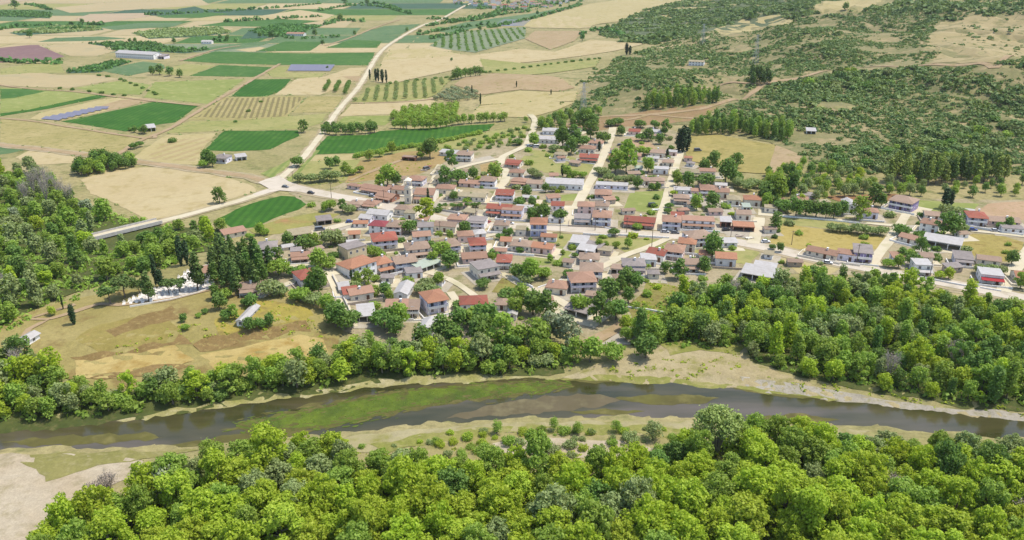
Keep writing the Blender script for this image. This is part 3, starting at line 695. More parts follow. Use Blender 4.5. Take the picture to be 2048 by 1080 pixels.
# ------------------------------------------------------------------ river
t = NT('river_water'); co = t.pos()
f1 = t.mapr(t.noise(t.stretch(co, 0.05, 34, 9), 1.0, 4, .6, .5), .36, .64)
colr = t.mix(f1, S(74, 76, 42), S(104, 98, 64))
f2 = t.mapr(t.noise(t.stretch(co, 0.05, 60, 12), 1.0, 3, .5), .5, .7)
colr = t.mix(f2, colr, S(132, 120, 104))  # grey streaks painted in for sky reflected off the water
t.b.inputs['Roughness'].default_value = 0.1
t.b.inputs['Specular IOR Level'].default_value = 0.4
t.bump(t.noise(co, 1.4, 3, .6), 0.07, 0.08)
wat = t.done(colr)
wring = []
far_w = [np.array(plane_pt(a, b - 5, WATER_Z)) for a, b in RIV_FAR]; near_w = [np.array(plane_pt(a, b + 5, WATER_Z)) for a, b in RIV_NEAR]
V, E, F, *_ = delaunay_2d_cdt([Vector(p) for p in far_w + near_w], [], [list(range(len(far_w + near_w)))], 1, 1e-4)
wo = mesh_obj('water', [(v[0], v[1], WATER_Z) for v in V], [list(f) for f in F], wat); tag(wo, kind='structure')
for p in wo.data.polygons:
    if p.normal.z < 0: p.flip()
def mat_on_water(name, px, mat, z, jit, kind):
    ring = jitter_ring([np.array(plane_pt(a, b, WATER_Z)) for a, b in px], jit, 1.6)
    V, E, F, *_ = delaunay_2d_cdt([Vector(p) for p in ring], [], [list(range(len(ring)))], 1, 1e-4)
    o = mesh_obj(name, [(v[0], v[1], WATER_Z + z) for v in V], [list(f) for f in F], mat)
    for p in o.data.polygons:
        if p.normal.z < 0: p.flip()
    return tag(o, kind=kind)
WEED = ground_mat('water_weed', S(126, 146, 50), S(98, 118, 46), S(112, 108, 62), .12, .5, patch=.16, var=.2, grain=.14)
WEED2 = ground_mat('drowned_weed', S(128, 124, 66), S(112, 106, 62), S(150, 142, 84), .06, .5, patch=.12, var=.12)
SHOAL = ground_mat('shoal', S(136, 124, 96), S(122, 112, 82), S(150, 140, 104), .05, .4, patch=.1, var=.08)
wa = mat_on_water('water_weed', [(478, 848), (560, 832), (640, 818), (720, 800), (800, 785), (900, 775), (1000, 768), (1100, 766), (1128, 771), (1080, 781), (980, 792), (900, 802), (820, 815), (740, 832), (680, 846), (600, 856), (520, 856)], WEED, .05, .5, 'stuff')
tag(wa, 'bright green mat of weed floating in mid river', None)
tag(mat_on_water('water_weed', [(440, 860), (560, 826), (640, 810), (720, 794), (800, 780), (900, 770), (1000, 764), (1120, 763), (1150, 772), (1090, 786), (980, 798), (900, 808), (820, 822), (740, 838), (680, 852), (600, 862), (520, 864)], WEED2, .02, 1.1, 'stuff'), 'brownish rim of drowned weed round the green weed mat')
for px in [[(1230, 796), (1290, 790), (1400, 790), (1440, 796), (1400, 808), (1300, 810)], [(590, 818), (620, 806), (660, 802), (640, 812)], [(1140, 824), (1200, 818), (1290, 822), (1250, 829), (1170, 829)], [(300, 895), (380, 884), (470, 868), (560, 858), (640, 858), (600, 870), (470, 884), (390, 894)],
           [(1500, 836), (1600, 826), (1680, 840), (1640, 846), (1540, 842)], [(1080, 757), (1180, 756), (1260, 764), (1180, 766)], [(1440, 772), (1560, 786), (1660, 798), (1560, 794)]]:
    tag(mat_on_water('water_weed', px, WEED2, .03, .6, 'stuff'), 'brownish weed lying in the shallows of the river')
for px in [[(880, 838), (1000, 806), (1100, 792), (1200, 788), (1240, 800), (1200, 814), (1100, 824), (1000, 832)], [(0, 884), (120, 872), (300, 866), (330, 876), (200, 888), (60, 892)]]:
    tag(mat_on_water('shoal', px, SHOAL if px[0][0] else WEED2, .02, .9, 'structure'))
# ------------------------------------------------------------------ building materials
ROOF = {
 'r': ('red', tile_mat('red_tile', S(206, 114, 96), S(190, 134, 110))),
 'o': ('orange', tile_mat('orange_tile', S(224, 164, 128), S(210, 152, 120))),
 't': ('brown tile', tile_mat('weathered_tile', S(212, 182, 158), S(196, 168, 144))),
 'p': ('pink tile', tile_mat('faded_pink_tile', S(216, 172, 146), S(202, 160, 132))),
 'w': ('white metal', paint_mat('white_sheet_metal', S(236, 230, 224), S(220, 212, 202), .5, .5, .05, .05, spec=.3)),
 'y': ('grey', paint_mat('grey_slab', S(190, 178, 172), S(168, 158, 152), .85, .5, .1, .08, streak=True)),
 'c': ('cream', tile_mat('cream_tile', S(214, 200, 164), S(198, 182, 146))),
 'd': ('dark red', tile_mat('dark_red_tile', S(186, 96, 100), S(172, 94, 96))),
 'g': ('pale green metal', paint_mat('pale_green_metal', S(216, 226, 204), S(200, 212, 188), .5, .5, .05, .04, spec=.3)),
}
WALL = {
 'W': ('white', paint_mat('white_plaster', (.86, .84, .82, 1), (.78, .76, .73, 1), .9, .4, .05, .05, streak=True)),
 'C': ('cream', paint_mat('cream_plaster', (.82, .75, .62, 1), (.74, .67, .54, 1), .9, .4, .06, .06, streak=True)),
 'L': ('shade-tinted white', paint_mat('shade_lavender_plaster', (.76, .72, .80, 1), (.68, .64, .72, 1), .9, .4, .05, .05, streak=True)),  # lavender tint stands in for sky-lit shade on white fronts
 'B': ('pale blue', paint_mat('shade_blue_plaster', (.52, .54, .72, 1), (.48, .50, .66, 1), .9, .4, .05, .04)),  # blue of a shaded street front put into the plaster
 'P': ('pink', paint_mat('pink_plaster', (.76, .56, .50, 1), (.68, .50, .44, 1), .9, .4, .06, .05, streak=True)),
 'S': ('stone', paint_mat('rubble_stone', (.46, .38, .30, 1), (.36, .30, .24, 1), .95, 1.2, .22, .1)),
 'Y': ('yellow stone', paint_mat('yellow_stone', (.66, .54, .34, 1), (.56, .45, .28, 1), .95, 1.0, .15, .05)),
 'U': ('purple', paint_mat('purple_plaster', (.30, .24, .42, 1), (.34, .28, .46, 1), .9, .4, .05, .04)),
 'K': ('brick', paint_mat('red_brick', (.42, .20, .13, 1), (.34, .17, .12, 1), .95, 1.2, .2, .06)),
}
GLASS = paint_mat('window_glass', (.035, .04, .05, 1), (.06, .065, .08, 1), .12, 2, .1, spec=.5)
FRAME = paint_mat('white_joinery', (.72, .70, .68, 1), (.66, .64, .62, 1), .6, 2, .05)
WOOD = paint_mat('brown_door_wood', (.16, .09, .055, 1), (.12, .07, .045, 1), .7, 2, .15, .2)
CONCR = paint_mat('raw_concrete', (.52, .49, .46, 1), (.42, .40, .37, 1), .95, .6, .12, .05, streak=True)
METAL = paint_mat('galvanised_metal', (.42, .43, .45, 1), (.34, .35, .37, 1), .45, 1, .1, spec=.5)
POLEW = paint_mat('pole_timber', (.17, .13, .10, 1), (.12, .09, .07, 1), .9, 1, .15)
DARKM = paint_mat('dark_paint', (.03, .03, .035, 1), (.045, .045, .05, 1), .35, 1, .1, spec=.5)
AWN = paint_mat('red_awning_cloth', S(214, 74, 78), S(200, 70, 72), .8, 1, .06)
MARBLE = paint_mat('white_marble', (.80, .75, .66, 1), (.70, .66, .58, 1), .6, 2, .06, .1)

def window_mesh(w, h, nm):
    b = MB(); t = .09
    b.box(-w / 2, w / 2, -.05, .03, 0, t).box(-w / 2, w / 2, -.05, .03, h - t, h).box(-w / 2, -w / 2 + t, -.05, .03, t, h - t).box(w / 2 - t, w / 2, -.05, .03, t, h - t)
    b.box(-.03, .03, -.04, .03, t, h - t)
    return b.mesh(nm, FRAME)
def pane_mesh(w, h, nm): return MB().box(-w / 2 + .09, w / 2 - .09, -.02, .01, .09, h - .09).mesh(nm, GLASS)
WIN = window_mesh(1.15, 1.35, 'window'); PANE = pane_mesh(1.15, 1.35, 'pane')
WINL = window_mesh(1.25, 2.2, 'balcony_window'); PANEL_ = pane_mesh(1.25, 2.2, 'pane')
DOOR = MB().box(-.5, .5, -.04, .03, 0, 2.15).box(-.58, -.5, -.07, .03, 0, 2.25).box(.5, .58, -.07, .03, 0, 2.25).box(-.58, .58, -.07, .03, 2.15, 2.25).mesh('door', WOOD)

def roof_mesh(w, d, h, kind, mat, over=.45, pitch=.36, para=False):
    """top faces given a real thickness; the origin is the middle of the front wall's foot"""
    bm = bmesh.new()
    x0, x1, y0, y1 = -w / 2 - over, w / 2 + over, -over, d + over
    def F(*pts):
        bm.faces.new([bm.verts.new(p) for p in pts])
    ym = d / 2
    if kind == 'g':
        e = h - over * pitch; r = h + ym * pitch
        F((x0, y0, e), (x1, y0, e), (x1, ym, r), (x0, ym, r)); F((x0, ym, r), (x1, ym, r), (x1, y1, e), (x0, y1, e))
    elif kind == 'G':
        e = h - over * pitch; r = h + w / 2 * pitch
        F((x0, y0, e), (0, y0, r), (0, y1, r), (x0, y1, e)); F((0, y0, r), (x1, y0, e), (x1, y1, e), (0, y1, r))
    elif kind == 'h':
        e = h - over * pitch; m = min(w, d) / 2; r = h + m * pitch
        if w >= d:
            a, b = (-w / 2 + m, ym, r), (w / 2 - m, ym, r)
            if w - d < .2: b = a = (0, ym, r)
        else:
            a, b = (0, m, r), (0, d - m, r)
        c = [(x0, y0, e), (x1, y0, e), (x1, y1, e), (x0, y1, e)]
        if a == b:
            for i in range(4): F(c[i], c[(i + 1) % 4], a)
        elif w >= d:
            F(c[0], c[1], b, a); F(c[1], c[2], b); F(c[2], c[3], a, b); F(c[3], c[0], a)
        else:
            F(c[0], c[1], a); F(c[1], c[2], b, a); F(c[2], c[3], b); F(c[3], c[0], a, b)
    elif kind == 's':
        F((x0, y0, h - over * .16), (x1, y0, h - over * .16), (x1, y1, h + (d + over) * .16), (x0, y1, h + (d + over) * .16))
    else:
        F((x0, y0, h + .02), (x1, y0, h + .02), (x1, y1, h + .02), (x0, y1, h + .02))
    bmesh.ops.remove_doubles(bm, verts=bm.verts, dist=.001)
    bmesh.ops.recalc_face_normals(bm, faces=bm.faces)
    if sum(f.normal.z for f in bm.faces) < 0: bmesh.ops.reverse_faces(bm, faces=bm.faces)
    top = list(bm.faces)
    r = bmesh.ops.extrude_face_region(bm, geom=top)
    nv = [g for g in r['geom'] if isinstance(g, bmesh.types.BMVert)]
    bmesh.ops.translate(bm, verts=nv, vec=(0, 0, .16 if kind != 'f' else .22))
    bmesh.ops.recalc_face_normals(bm, faces=bm.faces)
    me = bpy.data.meshes.new('roof'); bm.to_mesh(me); bm.free(); me.materials.append(mat); return me

def walls_mesh(w, d, h, kind, mat, pitch=.36, open_front=False, bays=0, sink=.5):
    b = MB(); a, c = -w / 2, w / 2
    if open_front:
        t = .2
        b.box(a, a + t, 0, d, -sink, h); b.box(c - t, c, 0, d, -sink, h); b.box(a + t, c - t, d - t, d, -sink, h + (d * .16 if kind == 's' else 0) - .02)
        for i in range(1, bays):
            x = a + w * i / bays; b.box(x - .17, x + .17, .02, .36, -sink, h)
        b.box(a + t, c - t, .03, .3, h - .38, h - .01)
    elif kind == 'g':
        r = h + d / 2 * pitch - .02
        v = [(a, 0, -sink), (c, 0, -sink), (c, d, -sink), (a, d, -sink), (a, 0, h), (c, 0, h), (c, d, h), (a, d, h), (a, d / 2, r), (c, d / 2, r)]
        b.add(v, [(0, 1, 5, 4), (2, 3, 7, 6), (1, 2, 6, 9, 5), (3, 0, 4, 8, 7), (4, 5, 9, 8), (8, 9, 6, 7)])
    elif kind == 'G':
        r = h + w / 2 * pitch - .02
        v = [(a, 0, -sink), (c, 0, -sink), (c, d, -sink), (a, d, -sink), (a, 0, h), (c, 0, h), (c, d, h), (a, d, h), (0, 0, r), (0, d, r)]
        b.add(v, [(0, 1, 5, 8, 4), (2, 3, 7, 9, 6), (1, 2, 6, 5), (3, 0, 4, 7), (4, 8, 9, 7), (8, 5, 6, 9)])
    elif kind == 's':
        k = d * .16 - .02
        b.add([(a, 0, -sink), (c, 0, -sink), (c, d, -sink), (a, d, -sink), (a, 0, h), (c, 0, h), (c, d, h + k), (a, d, h + k)], [(0, 1, 5, 4), (1, 2, 6, 5), (2, 3, 7, 6), (3, 0, 4, 7), (4, 5, 6, 7)])
    else: b.box(a, c, 0, d, -sink, h)
    return b.mesh('wall', mat)

HOUSES = []          # (x, y, z, radius, phrase, short name)
FOOT = []            # footprints as world polygons
hr = random.Random(5)
def frame_of(x, y, wpx, sl):
    A = P(x - wpx / 2, y - sl * wpx / 2); B = P(x + wpx / 2, y + sl * wpx / 2)
    e = (B - A); e.z = 0
    return A, B, e.length, math.atan2(e.y, e.x)
def building(name, cat, x, y, wpx, dep, h, kind, rc, wc, sl, phrase, flags='', noun=None):
    storeys = 2 if h >= 5 else 1
    h *= .82 if h > 2.9 else .95
    dep *= .88
    A, B, w, rz = frame_of(x, y, wpx, sl)
    c = (A + B) / 2
    n = Vector((-math.sin(rz), math.cos(rz)))
    zz = min(float(hgt(c.x + n.x * k, c.y + n.y * k)) for k in (0, dep / 2, dep))
    zz = max(zz, min(A.z, B.z) - .3)
    size = 'two-storey' if storeys == 2 else 'low'
    noun = noun or cat
    rk = {'g': 'gabled', 'G': 'gabled', 'h': 'hipped', 's': 'sloping', 'f': 'flat'}[kind]
    label = '%s %s %s with %s %s roof %s' % (size, WALL[wc][0], noun, rk, ROOF[rc][0], phrase)
    if len(label.split()) > 16: label = '%s %s with %s roof %s' % (WALL[wc][0], noun, ROOF[rc][0], phrase)
    label = ' '.join(label.split()[:16])
    t = thing(name, label, cat, (c.x, c.y, zz), rz)
    HOUSES.append((c.x + n.x * dep / 2, c.y + n.y * dep / 2, max(w, dep) / 2, phrase, noun))
    ux = Vector((math.cos(rz), math.sin(rz)))
    FOOT.append(np.array([(c.xy + ux * a + n * b)[:] for a, b in ((-w / 2 - 1, -1.2), (w / 2 + 1, -1.2), (w / 2 + 1, dep + 1), (-w / 2 - 1, dep + 1))]))
    pitch = .36 if kind != 'G' else .42
    opn = 'o' in flags
    put('wall', walls_mesh(w, dep, h, kind, WALL[wc][1], pitch, opn, max(2, round(w / 4.5)), 1.5), t)
    ro = put('roof', roof_mesh(w, dep, h, kind, ROOF[rc][1], .45 if kind != 'f' else .2, pitch), t)
    if kind in 'gh' and w > 6.5 and 'n' not in flags and hr.random() < .75:
        cx = hr.uniform(-w * .25, w * .25); cy = dep * hr.choice((.38, .62)); zr = h + min(dep, w) / 2 * pitch
        b = MB().box(cx - .35, cx + .35, cy - .35, cy + .35, h, zr + .75); b.box(cx - .45, cx + .45, cy - .45, cy + .45, zr + .75, zr + .9)
        b.obj('chimney', [WALL['W'][1]], ro)
    if 'q' in flags:                                   # water tank and panel on the roof
        b = MB().box(-.9, .9, dep * .3, dep * .3 + 1.4, h + dep * .3 * pitch + .3, h + dep * .3 * pitch + .42); b.tube([(-.8, dep * .3 + 1.6, h + dep * .3 * pitch + .9), (.8, dep * .3 + 1.6, h + dep * .3 * pitch + .9)], [.3, .3], 8)
        b.obj('solar_heater', METAL, t)
    if not opn:
        hs = h / storeys
        for s in range(storeys):
            nwin = max(1, int(w / 3.1)); z = s * hs + (.95 if hs > 2.4 else .6)
            door_at = nwin // 2 if s == 0 else -1
            for i in range(nwin):
                xw = -w / 2 + w * (i + .5) / nwin
                if i == door_at and 'n' not in flags:
                    put('door', DOOR, t, (xw, -.005, .02)); continue
                if s == 1 and 'b' in flags:
                    f = put('window', WINL, t, (xw, -.005, s * hs + .12)); put('pane', PANEL_, f)
                else:
                    f = put('window', WIN, t, (xw, -.005, z)); put('pane', PANE, f)
            for sx, ang in ((-1, -math.pi / 2), (1, math.pi / 2)):
                vis = -1 if c.x > 0 else 1
                if sx == vis or s == 0:
                    for yy in ([dep * .5] if dep < 8 else [dep * .28, dep * .72]):
                        f = put('window', WIN, t, (sx * (w / 2 + .005), yy, z), ang); put('pane', PANE, f)
    if 'b' in flags:
        for s in range(1, storeys) if storeys > 1 else [0]:
            z = s * h / storeys
            b = MB().box(-w / 2 - .02, w / 2 + .02, -1.55, -.02, z - .16, z)
            b.box(-w / 2 - .02, w / 2 + .02, -1.55, -1.43, z, z + .9); b.box(-w / 2 - .02, -w / 2 + .1, -1.43, -.02, z, z + .9); b.box(w / 2 - .1, w / 2 + .02, -1.43, -.02, z, z + .9)
            b.obj('balcony', [WALL['W' if wc != 'W' else 'L'][1]], t)
        nb = max(2, round(w / 4))
        for i in range(nb + 1):
            xp = -w / 2 + .12 + (w - .24) * i / nb
            MB().box(xp - .1, xp + .1, -1.52, -1.34, -1, h - .2).obj('post', [WALL['W'][1]], t)
        if kind in 'ghf':
            MB().add([(-w / 2 - .3, -1.9, h - .42), (w / 2 + .3, -1.9, h - .42), (w / 2 + .3, -.46, h - .02), (-w / 2 - .3, -.46, h - .02), (-w / 2 - .3, -1.9, h - .26), (w / 2 + .3, -1.9, h - .26), (w / 2 + .3, -.46, h + .13), (-w / 2 - .3, -.46, h + .13)],
                     [(0, 3, 2, 1), (4, 5, 6, 7), (0, 1, 5, 4), (1, 2, 6, 5), (2, 3, 7, 6), (3, 0, 4, 7)]).obj('balcony_roof', [ROOF[rc][1]], t)
    if 'v' in flags or 'a' in flags:
        zt = min(2.7, h - .2); m = AWN if 'a' in flags else ROOF[rc][1]; dv_ = 2.6
        MB().add([(-w / 2, -dv_, zt - .5), (w / 2, -dv_, zt - .5), (w / 2, -.02, zt), (-w / 2, -.02, zt), (-w / 2, -dv_, zt - .38), (w / 2, -dv_, zt - .38), (w / 2, -.02, zt + .12), (-w / 2, -.02, zt + .12)],
                 [(0, 3, 2, 1), (4, 5, 6, 7), (0, 1, 5, 4), (1, 2, 6, 5), (2, 3, 7, 6), (3, 0, 4, 7)]).obj('awning' if 'a' in flags else 'verandah_roof', [m], t)
        for i in range(max(2, round(w / 3.5)) + 1):
            xp = -w / 2 + .1 + (w - .2) * i / max(2, round(w / 3.5))
            MB().box(xp - .07, xp + .07, -dv_ + .1, -dv_ + .24, -1, zt - .47).obj('post', [FRAME], t)
    return t
